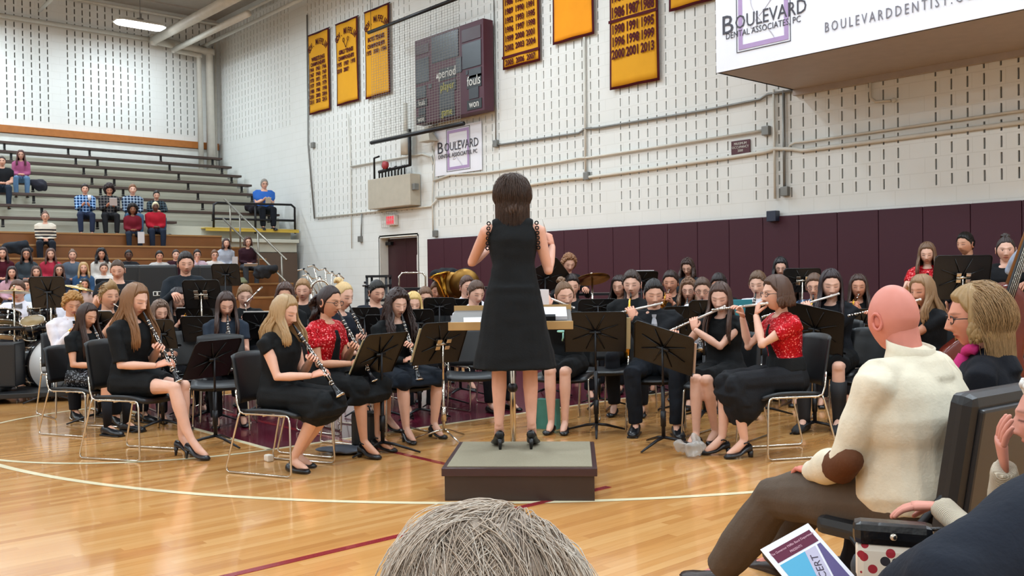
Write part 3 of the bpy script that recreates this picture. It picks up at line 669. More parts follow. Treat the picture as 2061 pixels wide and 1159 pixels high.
def patterned(kind):
    if kind in MATS: return MATS[kind]
    m, t = base(kind.replace(' ', '_'), '888888', .8, 0, .2); x, y, z = t.xyz(t.coord())
    def band(u, per, wd, ph=0): return t.math('LESS_THAN', t.math('FRACT', t.math('ADD', t.math('DIVIDE', u, per), ph)), wd)
    if kind.startswith('plaid'):
        cols = {'plaid blue': ('3f7fc4', '16233f', 'c9d8e6'), 'plaid dark': ('3d3d42', '17171c', '77706a'), 'plaid pale': ('5b7695', '1a2336', 'c4cdd6'), 'plaid green': ('27333a', '101418', '4c5a63')}[kind]
        a = band(x, .07, .45); b_ = band(z, .07, .45); c1 = t.mix(t.math('MULTIPLY', t.math('ADD', a, b_), .5), srgb(cols[0]), srgb(cols[1]))
        l = t.math('MAXIMUM', band(x, .07, .12, .3), band(z, .07, .12, .3)); t.link(t.mix(l, c1, srgb(cols[2])), t.b.inputs['Base Color'])
    elif kind == 'striped sweater':
        s = band(z, .075, .45); up = t.math('LESS_THAN', z, .86); t.link(t.mix(t.math('MULTIPLY', s, up), srgb('d8cdbd'), srgb('1d1c22')), t.b.inputs['Base Color'])
    elif kind == 'red sequins':
        vo = t.new('ShaderNodeTexVoronoi'); vo.inputs['Scale'].default_value = 130; t.link(t.coord(), vo.inputs['Vector'])
        t.link(t.mix(t.math('LESS_THAN', t.xyz(vo.outputs['Color'])[0], .10), srgb('b3101c'), srgb('ff8d8d')), t.b.inputs['Base Color'])  # scattered pale cells: glints painted into the sequin colour
        t.b.inputs['Metallic'].default_value = .35; t.b.inputs['Roughness'].default_value = .38
        nm = t.new('ShaderNodeVectorMath', operation='ADD'); g = t.new('ShaderNodeNewGeometry'); sc_ = t.new('ShaderNodeVectorMath', operation='SCALE'); sc_.inputs[3].default_value = .7
        sb_ = t.new('ShaderNodeVectorMath', operation='SUBTRACT'); t.link(vo.outputs['Color'], sb_.inputs[0]); sb_.inputs[1].default_value = (.5, .5, .5); t.link(sb_.outputs[0], sc_.inputs[0]); t.link(sc_.outputs[0], nm.inputs[0]); t.link(g.outputs['Normal'], nm.inputs[1]); t.link(nm.outputs[0], t.b.inputs['Normal'])
    elif kind == 'black sequins':
        vo = t.new('ShaderNodeTexVoronoi'); vo.inputs['Scale'].default_value = 120; t.link(t.coord(), vo.inputs['Vector'])
        t.link(t.mix(t.math('LESS_THAN', t.xyz(vo.outputs['Color'])[0], .12), srgb('121216'), srgb('9aa0aa')), t.b.inputs['Base Color']); t.b.inputs['Roughness'].default_value = .35  # grey cells are glints painted on the black
    elif kind == 'cream knit':
        wv = t.new('ShaderNodeTexWave'); wv.inputs['Scale'].default_value = 95; wv.inputs['Distortion'].default_value = 1.2; t.link(t.coord(), wv.inputs['Vector'])
        t.link(t.mix(wv.outputs[0], srgb('b5a690'), srgb('d8ccb9')), t.b.inputs['Base Color']); t.bump(wv.outputs[0], .6, .004)
    MATS[kind] = m; return m
def fabric(c):
    if c in ('plaid blue', 'plaid dark', 'plaid pale', 'plaid green', 'striped sweater', 'red sequins', 'black sequins', 'cream knit'): return patterned(c)
    return cloth(c)
def eval_vox(mb, size, smooth=3, dec=0):
    me = bpy.data.meshes.new('tmp'); me.from_pydata(mb.v, [], mb.f); me.update()
    bm = bmesh.new(); bm.from_mesh(me)
    bmesh.ops.recalc_face_normals(bm, faces=bm.faces); bm.to_mesh(me); bm.free()
    o = bpy.data.objects.new('tmp', me); link(o)
    r = o.modifiers.new('r', 'REMESH'); r.mode = 'VOXEL'; r.voxel_size = size; r.use_smooth_shade = True
    if smooth: s = o.modifiers.new('s', 'SMOOTH'); s.factor = .5; s.iterations = smooth
    dg = bpy.context.evaluated_depsgraph_get(); out = bpy.data.meshes.new_from_object(o.evaluated_get(dg))
    bpy.data.objects.remove(o); bpy.data.meshes.remove(me); return out
def vobj(name, mb, size, mt, parent, smooth=3, fold=0.0, fs=14.0):
    me = eval_vox(mb, size, smooth); me.materials.clear(); me.materials.append(mt); me.name = name
    if fold:
        from mathutils import noise as mn
        n = len(me.vertices); co = np.empty(n*3, 'f'); no = np.empty(n*3, 'f'); me.vertices.foreach_get('co', co); me.vertices.foreach_get('normal', no)
        co = co.reshape(-1, 3); no = no.reshape(-1, 3)
        d = np.array([mn.noise(V((c[0]*fs, c[1]*fs, c[2]*fs*.35)))+.5*mn.noise(V((c[0]*fs*.6+5, c[1]*fs*.6, c[2]*fs*1.4))) for c in co])
        co += no*(d*fold)[:, None]; me.vertices.foreach_set('co', co.ravel()); me.update()
    me.polygons.foreach_set('use_smooth', [True]*len(me.polygons))
    o = bpy.data.objects.new(name, me); link(o, parent); return o
# ---- head
def smooths(a, b, x): t = np.clip((x-a)/(b-a), 0, 1); return t*t*(3-2*t)
def head_surface(sinv, cosv, u):
    """numpy arrays -> (x,y,z); u=0 is front(+y), height .236, eye level z=0"""
    x = .077*sinv*np.sin(u); z = .118*cosv
    cy = np.cos(u); y = np.where(cy > 0, .090, .100)*sinv*cy
    low = np.clip(-z/.118, 0, 1)
    x = x*(1-.30*low**1.6); y = np.where(cy > 0, y*(1-.04*low), y*(1-.38*low**1.2))
    # flatter face
    fr = np.clip(cy, 0, 1)*sinv
    y = y+.004*np.exp(-(x/.05)**4)*fr
    return x, y, z
def head_grid(lod):
    nu, nv = ((30, 24), (56, 46), (88, 74))[lod]
    t = np.linspace(-1, 1, nu, endpoint=False); u = PI*(.45*t+.55*t**3)
    v = PI*(np.arange(nv)+.5)/nv
    U, Vv = np.meshgrid(u, v); return U, Vv
def face_mesh(lod, eyes='down', mouth=True, fem=True, brow=.42, stubble=False):
    U, Vv = head_grid(lod); s, c = np.sin(Vv), np.cos(Vv); x, y, z = head_surface(s, c, U)
    F = (np.cos(U) > 0)*np.clip(np.cos(U)*3, 0, 1); ax = np.abs(x)
    g = lambda v_, w_: np.exp(-(v_/w_)**2)
    ridge = np.interp(z, [-.052, -.045, -.038, -.018, .008, .03], [0, .016, .028, .018, .005, .002])
    y = y+F*ridge*g(x, .0115)+F*.009*g(ax-.012, .009)*g(z+.041, .009)
    y = y-F*.0085*g(ax-.031, .016)*g(z-.002, .013)+F*.0055*g(ax-.031, .012)*g(z-.0, .009)
    y = y+F*.004*g(z-.024, .009)*g(x, .045)+F*.006*g(x, .021)*(g(z+.064, .006)+g(z+.075, .006))-F*.003*g(z+.0695, .003)*g(x, .02)
    y = y+F*.008*g(x, .022)*g(z+.104, .014)+F*.004*g(ax-.042, .018)*g(z+.03, .022)
    n = x.size; col = np.ones((*x.shape, 3))
    def paint(mask, rgb):
        mk = np.clip(mask, 0, 1)[..., None]*F[..., None]; col[:] = col*(1-mk)+np.array(rgb)*mk
    soft = (.006, .003, .0018)[lod]
    ell = lambda cx, cz, rx, rz: 1-smooths(.75, 1.25, np.sqrt(((ax-cx)/rx)**2+((z-cz)/rz)**2))
    paint(ell(.048, -.035, .03, .026)*.35, (1.0, .78, .74))
    if mouth: paint(ell(0, -.069, .025, .0095)*.9, (.80, .42, .42)); paint(ell(0, -.0695, .021, .003), (.35, .18, .18))
    paint(ell(.034, .023-0*ax, .020, max(.0042, soft*.8))*.85, (brow*.8,)*3)
    if eyes == 'down': paint(ell(.031, .001, .018, .012)*.35, (.75, .6, .6)); paint(ell(.031, -.003, .0155, max(.0042, soft*.75)), (.16, .12, .12))
    else:
        paint(ell(.031, .0, .0145, .0058), (1.15, 1.2, 1.25)); paint(ell(.031, .0, .0062, .0062), (.18, .14, .12)); paint(ell(.031, .0062, .015, .0024), (.2, .16, .16))
    paint(ell(.009, -.047, .0055, .0035)*.8, (.3, .2, .2)); paint(ell(0, -.052, .014, .004)*.3, (.6, .45, .45))  # dark nostrils and the shadow under the nose, painted into the tint
    if stubble: paint(ell(0, -.085, .045, .032)*.75, (.3, .28, .3))
    vs = np.stack([x, y, z], -1).reshape(-1, 3); nv, nu = x.shape; fs = []
    for i in range(nv-1):
        for k in range(nu): fs.append((i*nu+k, (i+1)*nu+k, (i+1)*nu+(k+1) % nu, i*nu+(k+1) % nu))
    fs.append(tuple(range(nu))[::-1]); fs.append(tuple((nv-1)*nu+k for k in range(nu)))
    cols = col.reshape(-1, 3)
    # ears
    mb = MB()
    if lod > 0:
        for sd in (-1, 1):
            M = Matrix.Translation((sd*.077, -.008, -.012)) @ Matrix.Rotation(sd*-.35, 4, 'Z') @ Matrix.Rotation(-.15, 4, 'X')
            pts = [(sd*.006*abs(math.sin(a)), .016*math.cos(a), .030*math.sin(a)*(1 if math.sin(a) > 0 else .95)) for a in np.linspace(0, 2*PI, 14)]
            mb.tube(pts, .0058, 6, 0, M, caps=False); mb.ball((0, 0, 0), (.004, .014, .026), 8, 0, M)
    allv = [tuple(v) for v in vs]+mb.v; allf = fs+[tuple(i+len(vs) for i in f) for f in mb.f]
    allc = np.vstack([cols, np.ones((len(mb.v), 3))*np.array([1, .86, .84])]) if mb.v else cols
    return allv, allf, allc
FACES = {}
def face(lod, **kw):
    k = (lod, tuple(sorted(kw.items())))
    if k not in FACES: FACES[k] = face_mesh(lod, **kw)
    return FACES[k]
def hand_geo(mb, wrist, d, n, side, curl=.6, s=1.0, spread=.12, lod=1):
    """wrist point, finger direction d, palm normal n (palm faces n), side=+1 right hand"""
    d = V(d).normalized(); n = V(n); n = (n-d*n.dot(d)).normalized(); lat = d.cross(n)*side  # towards the thumb
    P = lambda a, b_, c: V(wrist)+(d*a+lat*b_+n*c)*s
    mb.tube([P(-.01, 0, 0), P(.03, .004, 0), P(.075, .004, 0), P(.09, .002, 0)], [.024*s, .034*s, .040*s, .036*s], 10, flat=.38, up=n)
    L = (.072, .080, .075, .060)
    for i in range(4):
        b0 = .027-.0185*i; a = V((.085, b0, 0)); ang = spread*(1.2-i)*.6; pts = [a]; cu = 0.15*curl
        for q, f in enumerate((.45, .3, .25)):
            cu += curl*(.55, .8, .6)[q]; dl = V((math.cos(cu)*math.cos(ang), math.sin(ang), math.sin(cu)))*L[i]*f; a = a+dl; pts.append(a)
        mb.tube([P(*p) for p in pts], [.0092*s, .0086*s, .0078*s, .0066*s], 7 if lod > 1 else 5, round_ends=True)
    pts = [(.02, .028, .004), (.05, .048, .012+.012*curl), (.075, .053-.01*curl, .02+.03*curl), (.092, .046-.022*curl, .026+.04*curl)]
    mb.tube([P(*p) for p in pts], [.013*s, .0115*s, .0095*s, .0075*s], 7 if lod > 1 else 5, round_ends=True)
def ik(sh, tg, l1, l2, hint):
    sh, tg = V(sh), V(tg); d = tg-sh; L = min(d.length, (l1+l2)*.995); 
    if d.length < 1e-6: d = V((0, 1, 0))
    dn = d.normalized(); a = (l1*l1-l2*l2+L*L)/(2*L); h = math.sqrt(max(l1*l1-a*a, 0)); hn = V(hint); hn = hn-dn*hn.dot(dn)
    hn = hn.normalized() if hn.length > 1e-6 else dn.orthogonal()
    return sh+dn*a+hn*h, sh+dn*L
def ell_ring(c, w_, d_, ax, fwd, n=20, pw=2.4):
    out = []
    for k in range(n):
        a = 2*PI*k/n; ca, sa = math.cos(a), math.sin(a)
        out.append(V(c)+ax*(w_*math.copysign(abs(ca)**(2/pw), ca))+fwd*(d_*math.copysign(abs(sa)**(2/pw), sa)))
    return out
DEF = dict(sit=True, lean=.06, twist=0, hy=0, hp=0, hr=0, s=1.0, fem=True, skin='d9a58c', hair='4a3020', hs='long', top='0f1113', sleeve='short', bottom='trousers', bcol='14151a', shoes='flat',
           pose='lap', lod=1, glasses=False, eyes='down', w=1.0, feet=0, neck=0.0, scol='111114', tie=None, knees=.05, hl=.3, legs='bare', kz=0, headband=None, bow=False, build=0, vest=None)
def bow_dir(v): return v
def person(label, root_xy, rot, z0=0.0, **kw):
    """origin on the ground under the pelvis, front +Y. returns root, joints(dict, local)"""
    p = dict(DEF); p.update(kw); s = p['s']; lod = p['lod']; fem = p['fem']
    R = thing('person', label, 'person', (root_xy[0], root_xy[1], z0), rot, kw.get('group'))
    J = {}; ln = p['lean']; wf = p['w']
    P = V((0, 0, .53 if p['sit'] else .93)); sp = V((0, math.sin(ln), math.cos(ln))); fx = V((1, 0, 0)); fy = V((0, math.cos(ln), -math.sin(ln)))
    tw = p['twist']; tax = V((math.cos(tw), math.sin(tw), 0)); tfy = V((-math.sin(tw)*math.cos(ln), math.cos(tw)*math.cos(ln), -math.sin(ln)))
    N = P+sp*.47; nk = (sp+V((0, .18, 0))).normalized()
    H = N+nk*.155+V((0, .012, 0))
    shw = .158 if fem else .178; shw *= (1+(wf-1)*.5)
    Hm = Matrix.Translation(H) @ Matrix.Rotation(tw+p['hy'], 4, 'Z') @ Matrix.Rotation(p['hp'], 4, 'X') @ Matrix.Rotation(p['hr'], 4, 'Y')
    J.update(P=P, N=N, H=H, Hm=Hm, mouth=Hm @ V((0, .10, -.07)))
    SH = {sd: N-sp*.055+tax*(shw*sd) for sd in (-1, 1)}
    # arm targets in local space
    M = J['mouth']; po = p['pose']; T = {}; hint = {1: V((.5, -.6, -1)), -1: V((-.5, -.6, -1))}; HD = {}; curl = .7
    if po == 'lap': T = {1: P+V((.05, .26, .10)), -1: P+V((-.05, .24, .10))}; HD = {1: (V((-.6, .8, -.1)), V((0, 0, -1))), -1: (V((.6, .8, -.1)), V((0, 0, -1)))}
    elif po == 'hold': T = {1: P+V((.07, .30, .22)), -1: P+V((-.07, .30, .22))}; HD = {1: (V((-.3, .7, .5)), V((-1, 0, 0))), -1: (V((.3, .7, .5)), V((1, 0, 0)))}
    elif po == 'lean': T = {1: P+V((.04, .38, .18)), -1: P+V((-.04, .38, .18))}; HD = {1: (V((-.6, .6, 0)), V((0, 0, -1))), -1: (V((.6, .6, 0)), V((0, 0, -1)))}; hint = {1: V((1, 0, -.6)), -1: V((-1, 0, -.6))}
    elif po == 'chin': T = {1: M+V((.03, .02, -.10)), -1: P+V((-.05, .30, .12))}; HD = {1: (V((0, .1, 1)), V((0, -1, 0))), -1: (V((.6, .8, 0)), V((0, 0, -1)))}
    elif po == 'clarinet':
        cd_ = p.get('cdir', V((0, .60, -.80))).normalized(); J['inst'] = (M, cd_)
        a, b_ = M+cd_*.27, M+cd_*.41
        T = {-1: a+V((-.055, -.055, -.035)), 1: b_+V((.05, -.06, -.035))}; HD = {-1: (V((.55, .75, .35)), V((.6, -.1, -.6))), 1: (V((-.5, .8, .3)), V((-.6, -.1, -.6)))}; curl = .75
        hint = {1: V((.6, -.7, -.9)), -1: V((-.6, -.7, -.9))}
    elif po == 'flute':
        fd = p.get('fdir', V((.97, .12, -.22))).normalized(); hm3 = Hm.to_3x3(); fd = (Matrix.Rotation(tw+p['hy']*.8, 3, 'Z') @ fd); J['inst'] = (M+V((0, .012, .0)), fd)
        a, b_ = M+fd*.20, M+fd*.42; fo = Matrix.Rotation(tw+p['hy']*.8, 3, 'Z') @ V((0, 1, 0))
        T = {-1: a+fo*.055+V((0, 0, -.075)), 1: b_-fo*.045+V((0, 0, -.075))}; HD = {-1: (V((.2, 0, .9))-fo*.35, -fo), 1: (V((-.3, 0, .8))+fo*.45, fo*.8+V((-.3, 0, 0)))}; curl = .8
        hint = {1: V((.9, .1, -.8)), -1: V((-.2, .3, -1))}
    elif po == 'trumpet':
        cd_ = (Hm.to_3x3() @ p.get('cdir', V((0, 1, -.28)))).normalized(); J['inst'] = (M, cd_)
        c = M+cd_*.22; T = {1: c+V((.055, -.075, -.055)), -1: c+V((-.06, -.06, -.05))}; HD = {1: (V((-.45, .6, .6)), V((-1, 0, 0))), -1: (V((.45, .6, .5)), V((1, 0, 0)))}
    elif po == 'sax':
        J['inst'] = (M, V((0, .5, -.85)).normalized()); T = {-1: M+V((-.03, .09, -.26)), 1: M+V((.09, .10, -.42))}; HD = {-1: (V((.5, .7, .1)), V((1, 0, 0))), 1: (V((-.5, .7, .1)), V((-1, 0, 0)))}
    elif po == 'play': T = {1: P+V((.16, .36, .30)), -1: P+V((-.16, .36, .30))}; HD = {1: (V((-.2, 1, -.2)), V((-.4, 0, -1))), -1: (V((.2, 1, -.2)), V((.4, 0, -1)))}
    elif po == 'down': T = {1: P+V((.24, .06, -.02)), -1: P+V((-.24, .06, -.02))}; HD = {1: (V((0, .1, -1)), V((-1, 0, 0))), -1: (V((0, .1, -1)), V((1, 0, 0)))}; hint = {1: V((.3, -1, 0)), -1: V((-.3, -1, 0))}; curl = .4
    elif po == 'conduct': T = {1: N+V((.24, .30, -.10)), -1: N+V((-.20, .24, -.20))}; HD = {1: (V((-.3, .5, .7)), V((-.8, .5, 0))), -1: (V((.5, .7, .4)), V((0, 0, -1)))}; hint = {1: V((.35, -.5, -1)), -1: V((-.6, -.4, -1))}
    J.setdefault('inst', (M, V((0, .8, -.6))))
    if 'T' in p: T.update(p['T'])
    if 'HD' in p: HD.update(p['HD'])
    if 'hint' in p: hint.update(p['hint'])
    l1, l2 = p.get('l1', .27), p.get('l2', .245); E = {}; Wr = {}
    for sd in (-1, 1): E[sd], Wr[sd] = ik(SH[sd], T[sd], l1, l2, hint[sd])
    J.update(SH=SH, E=E, W=Wr)
    # legs
    HP = {sd: P+V((.085*sd*wf**.5, 0, -.0)) for sd in (-1, 1)}; K = {}; A = {}
    for sd in (-1, 1):
        if p['sit']:
            K[sd] = P+V(((.085+p['knees'])*sd, .43, -.015+p['kz'])); ft = p['feet']
            A[sd] = V((K[sd].x*.9, K[sd].y+(ft if not hasattr(ft, '__len__') else ft[(sd+1)//2]), .085))
        else: K[sd] = V((.095*sd, .02, .50)); A[sd] = V((.10*sd, -.01, .085))
    if 'K' in p: K.update({k: V(v) for k, v in p['K'].items()})
    if 'A' in p: A.update({k: V(v) for k, v in p['A'].items()})
    J.update(K=K, A=A)
    heel = .055 if p['shoes'] == 'heel' else (.035 if p['shoes'] == 'strap' else 0)
    # torso profile: (t, halfwidth, halfdepth)
    if fem: prof = [(-.10, .10, .085), (-.04, .165, .115), (.02, .17, .115), (.10, .145, .10), (.19, .125, .09), (.28, .14, .105), (.34, .15, .112), (.41, .145, .085), (.45, .10, .062), (.475, .055, .052)]
    else: prof = [(-.10, .10, .085), (-.04, .155, .11), (.02, .16, .112), (.10, .15, .105), (.19, .148, .10), (.28, .165, .11), (.36, .175, .11), (.42, .16, .085), (.455, .105, .065), (.48, .06, .058)]
    bl = p['build']
    prof = [(t, w_*wf*(1+bl*(.35 if .0 < t < .3 else 0)), d_*(1+(wf-1)*.8)*(1+bl*(.9 if .0 < t < .3 else 0.2))) for t, w_, d_ in prof]
    def torso(mb, off=0.0, lo=-1, hi=1, zadd=0):
        rr = []
        for t, w_, d_ in prof:
            if t < lo or t > hi: continue
            f = max(0, min(1, t/.35)); a_ = fx*(1-f)+tax*f; b2 = fy*(1-f)+tfy*f
            rr.append(ell_ring(P+sp*t+b2*(.008 if fem and t > .2 else 0), w_+off, d_+off, a_.normalized(), b2.normalized()))
        mb.rings(rr)
    ar = 1.0 if not fem else .88; ar *= (1+(wf-1)*.6)
    def arm(mb, sd, off=0.0, f=2.0, over=.0):
        """f: 1 = to the elbow, 2 = to the wrist"""
        pts = [SH[sd]-tax*(sd*.035)-sp*.0, SH[sd]+tax*(sd*.012)-sp*.02]; rd = [.052*ar, .052*ar]
        if f >= 1: pts += [SH[sd].lerp(E[sd], .5), E[sd]]; rd += [.045*ar, .037*ar]
        else: pts += [SH[sd].lerp(E[sd], f)]; rd += [.047*ar]
        if f > 1: pts += [E[sd].lerp(Wr[sd], .35), E[sd].lerp(Wr[sd], min(1, f-1))]; rd += [.038*ar, (.038-.013*(f-1))*ar]
        mb.tube(pts, [r+off for r in rd], 12)
    hsz = .92 if fem else 1.0
    # ---- body
    mb = MB(); torso(mb); vz = (.022, .0125, .0085)[lod]
    mb.tube([N-sp*.05, N+nk*.03, H+V((0, -.025, -.03))], [.06 if fem else .068, (.044 if fem else .054)*wf**.5, (.045 if fem else .055)*wf**.5], 12)
    for sd in (-1, 1):
        arm(mb, sd); mb.ball(tuple(E[sd]), .037*ar, 8)
        mb.tube([HP[sd], HP[sd].lerp(K[sd], .5), K[sd], K[sd].lerp(A[sd], .3), K[sd].lerp(A[sd], .7), A[sd]+V((0, 0, heel))], [x*(1+(wf-1)*.7) for x in ((.085, .072, .053, .054, .04, .032) if not fem else (.082, .068, .050, .050, .036, .028))], 12)
        mb.ball(tuple(K[sd]), .052, 8)
        mb.tube([A[sd]+V((0, 0, heel)), A[sd]+V((0, .06, -.03+heel*.3)), A[sd]+V((0, .13, -.06))], [.03, .032, .02], 8)
    me = eval_vox(mb, vz, 3 if lod else 2)
    nv = len(me.vertices); co = np.empty(nv*3, 'f'); me.vertices.foreach_get('co', co); co = co.reshape(-1, 3)
    fb = MB(); fb.v = [tuple(c) for c in co]; fb.f = [tuple(q.vertices) for q in me.polygons]; fb.m = [0]*len(fb.f); fb.sm = [True]*len(fb.f); bpy.data.meshes.remove(me)
    hb = len(fb.v)
    hb2 = len(fb.v)
    for sd in (-1, 1):
        if lod == 0: 
            d = HD[sd][0].normalized(); fb.tube([Wr[sd]-d*.01, Wr[sd]+d*.05, Wr[sd]+d*.1], [.026, .032, .018], 6, round_ends=True)
        else: hand_geo(fb, Wr[sd], HD[sd][0], HD[sd][1], sd, p.get('curl', curl), hsz, lod=lod)
    hands_end = len(fb.v)
    fv, ff, fc = face(lod, eyes=p['eyes'], fem=fem, stubble=bool(p.get('beard')), brow=.42 if p['hair'] < '7' else .62)
    fb.add(fv, ff, 0, True, Hm)
    me = fb.mesh('body', skin_mat(p['skin']))
    ca = me.color_attributes.new('tint', 'FLOAT_COLOR', 'POINT'); arr = np.ones((len(fb.v), 4), 'f'); arr[hands_end:, :3] = fc; arr[hb2:hands_end, :3] = (1.0, .88, .84); ca.data.foreach_set('color', arr.ravel())
    body = bpy.data.objects.new('body', me); link(body, R)
    # ---- clothes
    cs = (.024, .014, .0095)[lod]; fo_ = p.get('fold', (0, .006, .008)[lod]); ffs = p.get('ffs', 14.0)
    for t_ in (.0,): pass
    sl = {'none': None, 'cap': .28, 'short': .55, 'elbow': .93, 'long': 2.0}[p['sleeve']]
    tm = MB(); torso(tm, .014, lo=-.06 if p['bottom'] != 'dress' else -.1, hi=.46)
    yk = .80 if p['sleeve'] in ('none',) else .95
    tm.tube([SH[-1].lerp(SH[1], (1-yk)/2)+sp*.004, SH[-1].lerp(SH[1], .32)+sp*.012, SH[-1].lerp(SH[1], .68)+sp*.012, SH[1].lerp(SH[-1], (1-yk)/2)+sp*.004], [.064*ar, .066, .066, .064*ar], 12)
    if p['sleeve'] == 'long' and not fem or p.get('collar'):
        tm.tube([N-sp*.13-fy*.0, N-sp*.06-fy*.015, N-sp*.02-fy*.006, N+nk*.035], [.07*wf, .105*wf, .088*wf, .058*wf**.5], 14)
    if sl:
        for sd in (-1, 1): arm(tm, sd, .014 if sl < 2 else .012, sl)
    if sl and sl >= 2:
        for sd in (-1, 1): tm.ball(tuple(E[sd]), .045*ar, 8)
    nm = p.get('topname') or ('dress' if p['bottom'] == 'dress' else 'shirt')
    def skirt(mb, ln_=.5, off=.03):
        if p['sit']:
            for sd in (-1, 1):
                q = HP[sd].lerp(K[sd], p.get('slen', 1.0))
                if p.get('slen', 1.0) > .95: mb.ball(tuple(q+V((0, .015, -.004))), .078, 10)
                mb.tube([HP[sd]+V((0, -.03, .01)), HP[sd].lerp(K[sd], .5)+V((0, 0, .008)), q+V((0, .01, .008))], [.10+off*.4, .083+off*.4, .066+off*.5], 12)
            kc = (K[1]+K[-1])/2; hc = (HP[1]+HP[-1])/2; q = hc.lerp(kc, p.get('slen', 1.0)); wd = (K[1]-K[-1]).length/2
            mb.rings([ell_ring(hc+V((0, 0, .0)), .10*wf, .085, fx, V((0, 0, 1))), ell_ring(hc.lerp(q, .5), .09, .075, fx, V((0, 0, 1))), ell_ring(q, wd+.02, .055, fx, V((0, 0, 1)))])
            fl = p.get('flare', 0)
            if fl: mb.rings([ell_ring(hc.lerp(q, f_)+V((0, 0, -.5*fl*g_)), wd+.09, .075+.5*fl*g_, fx, V((0, 0, 1))) for f_, g_ in ((.45, .2), (.62, .8), (.8, 1.1), (.98, 1.0), (1.1, .5))])
            dr = p.get('drop', 0)
            if dr: # cloth hanging in front of / below the knees
                mb.rings([ell_ring(q+V((0, -.03, .03)), wd+.085, .05, fx, V((0, 1, 0))), ell_ring(q+V((0, .02, -dr*.5)), wd+.095, .075, fx, V((0, 1, 0))), ell_ring(q+V((0, .0-dr*.25, -dr)), wd+.10, .10, fx, V((0, 1, 0)))])
        else:
            rr = []
            for i in range(8):
                f = i/7; z = P.z+.06-f*(ln_); rr.append(ell_ring(V((0, 0, z)), .150+.10*f+off*.3, .12+.08*f+off*.3, fx, V((0, 1, 0)), 24, 2.1))
            mb.rings(rr)
    if p['bottom'] == 'dress': skirt(tm)
    vobj(nm, tm, cs, fabric(p['top']), R, 3, fo_, ffs)
    if nm == 'bolero':
        cm = MB(); rr = []
        for t, w_, d_ in prof:
            if -.02 < t < .45: f = max(0, min(1, t/.35)); rr.append(ell_ring(P+sp*t+(fy*(1-f)+tfy*f)*.05, .075 if t < .4 else .05, d_+.014+.013-.05, (fx*(1-f)+tax*f).normalized(), (fy*(1-f)+tfy*f).normalized(), 20, 2.0))
        cm.rings(rr)
        rr = [ell_ring(P+sp*t, w_+.022, d_+.022, fx, fy) for t, w_, d_ in ((.07, .15, .10), (.12, .142, .098), (.17, .13, .092))]; cm.rings(rr)
        vobj('camisole', cm, cs, BLACK(), R, 1, .002)
    if p['bottom'] == 'skirt': sm_ = MB(); torso(sm_, .016, lo=-.1, hi=.11); skirt(sm_); vobj('skirt', sm_, cs, fabric(p['bcol']), R, 3, fo_)
    if p['bottom'] == 'trousers':
        sm_ = MB(); torso(sm_, .010, lo=-.1, hi=.11)
        for sd in (-1, 1):
            hem = K[sd].lerp(A[sd], .97); bag = p.get('bag', 1.0)
            sm_.tube([HP[sd]+V((0, -.02, 0)), HP[sd].lerp(K[sd], .5), K[sd], K[sd].lerp(A[sd], .4), hem], [x*(1+(wf-1)*.8)*bag for x in (.102, .088, .07, .066, .056)], 12); sm_.ball(tuple(K[sd]), .068*bag, 8)
        vobj('trousers', sm_, cs, fabric(p['bcol']), R, 3, fo_, ffs)
    if p.get('socks'):
        mb = MB()
        for sd in (-1, 1): mb.tube([K[sd].lerp(A[sd], .35), A[sd]], [.054, .036], 12)
        mb.obj('socks', cloth(p['socks']), R)
    # ---- shoes
    for sd in (-1, 1):
        a = A[sd]; ty = p.get('toe', 0); b = MB(); st = p['shoes']; gz = a.z-.085
        M_ = Matrix.Translation((a.x, a.y, gz)) @ Matrix.Rotation(-sd*.12+ty, 4, 'Z')
        if st in ('flat', 'heel', 'strap'):
            hz = heel; L_ = [(-.055, .018, .045, hz), (-.045, .028, .058, hz), (.0, .031, .045, hz*.85), (.05, .037, .03, hz*.25), (.10, .043, .035, 0), (.135, .036, .032, 0), (.16, .018, .02, 0)]
            rr = []
            for y, w_, h_, z_ in L_: rr.append([(w_*math.cos(q), y, z_+.004+h_*(.5+.5*math.sin(q))) for q in np.linspace(0, 2*PI, 12, endpoint=False)])
            b.rings(rr)
            if hz: b.tube([(0, -.045, hz+.01), (0, -.05, 0.0)], [.017, .008] if st == 'heel' else [.022, .017], 8)
            if st == 'strap': b.tube([(.034*math.cos(q), -.0+.03*math.sin(q), .075+heel*.8+.008*math.cos(2*q)) for q in np.linspace(0, 2*PI, 13)], .005, 5)
        elif st == 'boot':
            rr = [[(w_*math.cos(q), y, h_*(.5+.5*math.sin(q))) for q in np.linspace(0, 2*PI, 12, endpoint=False)] for y, w_, h_ in ((-.07, .03, .07), (-.05, .04, .10), (0, .043, .11), (.05, .045, .085), (.11, .048, .065), (.16, .04, .05), (.185, .02, .03))]; b.rings(rr)
            k_ = M_.inverted() @ K[sd]; b.tube([(0, -.01, .06), (0, -.01, .12), tuple(V((0, -.01, .12)).lerp(k_, .35)), tuple(V((0, -.01, .12)).lerp(k_, .72))], [.045, .047, .058, .064], 12)
        else:
            rr = [[(w_*math.cos(q), y, .006+h_*(.5+.5*math.sin(q))) for q in np.linspace(0, 2*PI, 12, endpoint=False)] for y, w_, h_ in ((-.075, .025, .06), (-.06, .038, .085), (-.01, .042, .10), (.04, .044, .085), (.10, .05, .06), (.16, .048, .05), (.195, .035, .04), (.21, .015, .025))]; b.rings(rr); b.box((0, .065, .008), (.088, .27, .016), bev=.006)
        b.obj('shoe', mat('shoe_leather' if st != 'sneaker' else 'sneaker', p['scol'], .3 if st != 'boot' else .7, 0, .5), R, None).data.transform(M_)
    # ---- hair
    if p['hs'] != 'bald': hair(R, Hm, p, lod, N, sp)
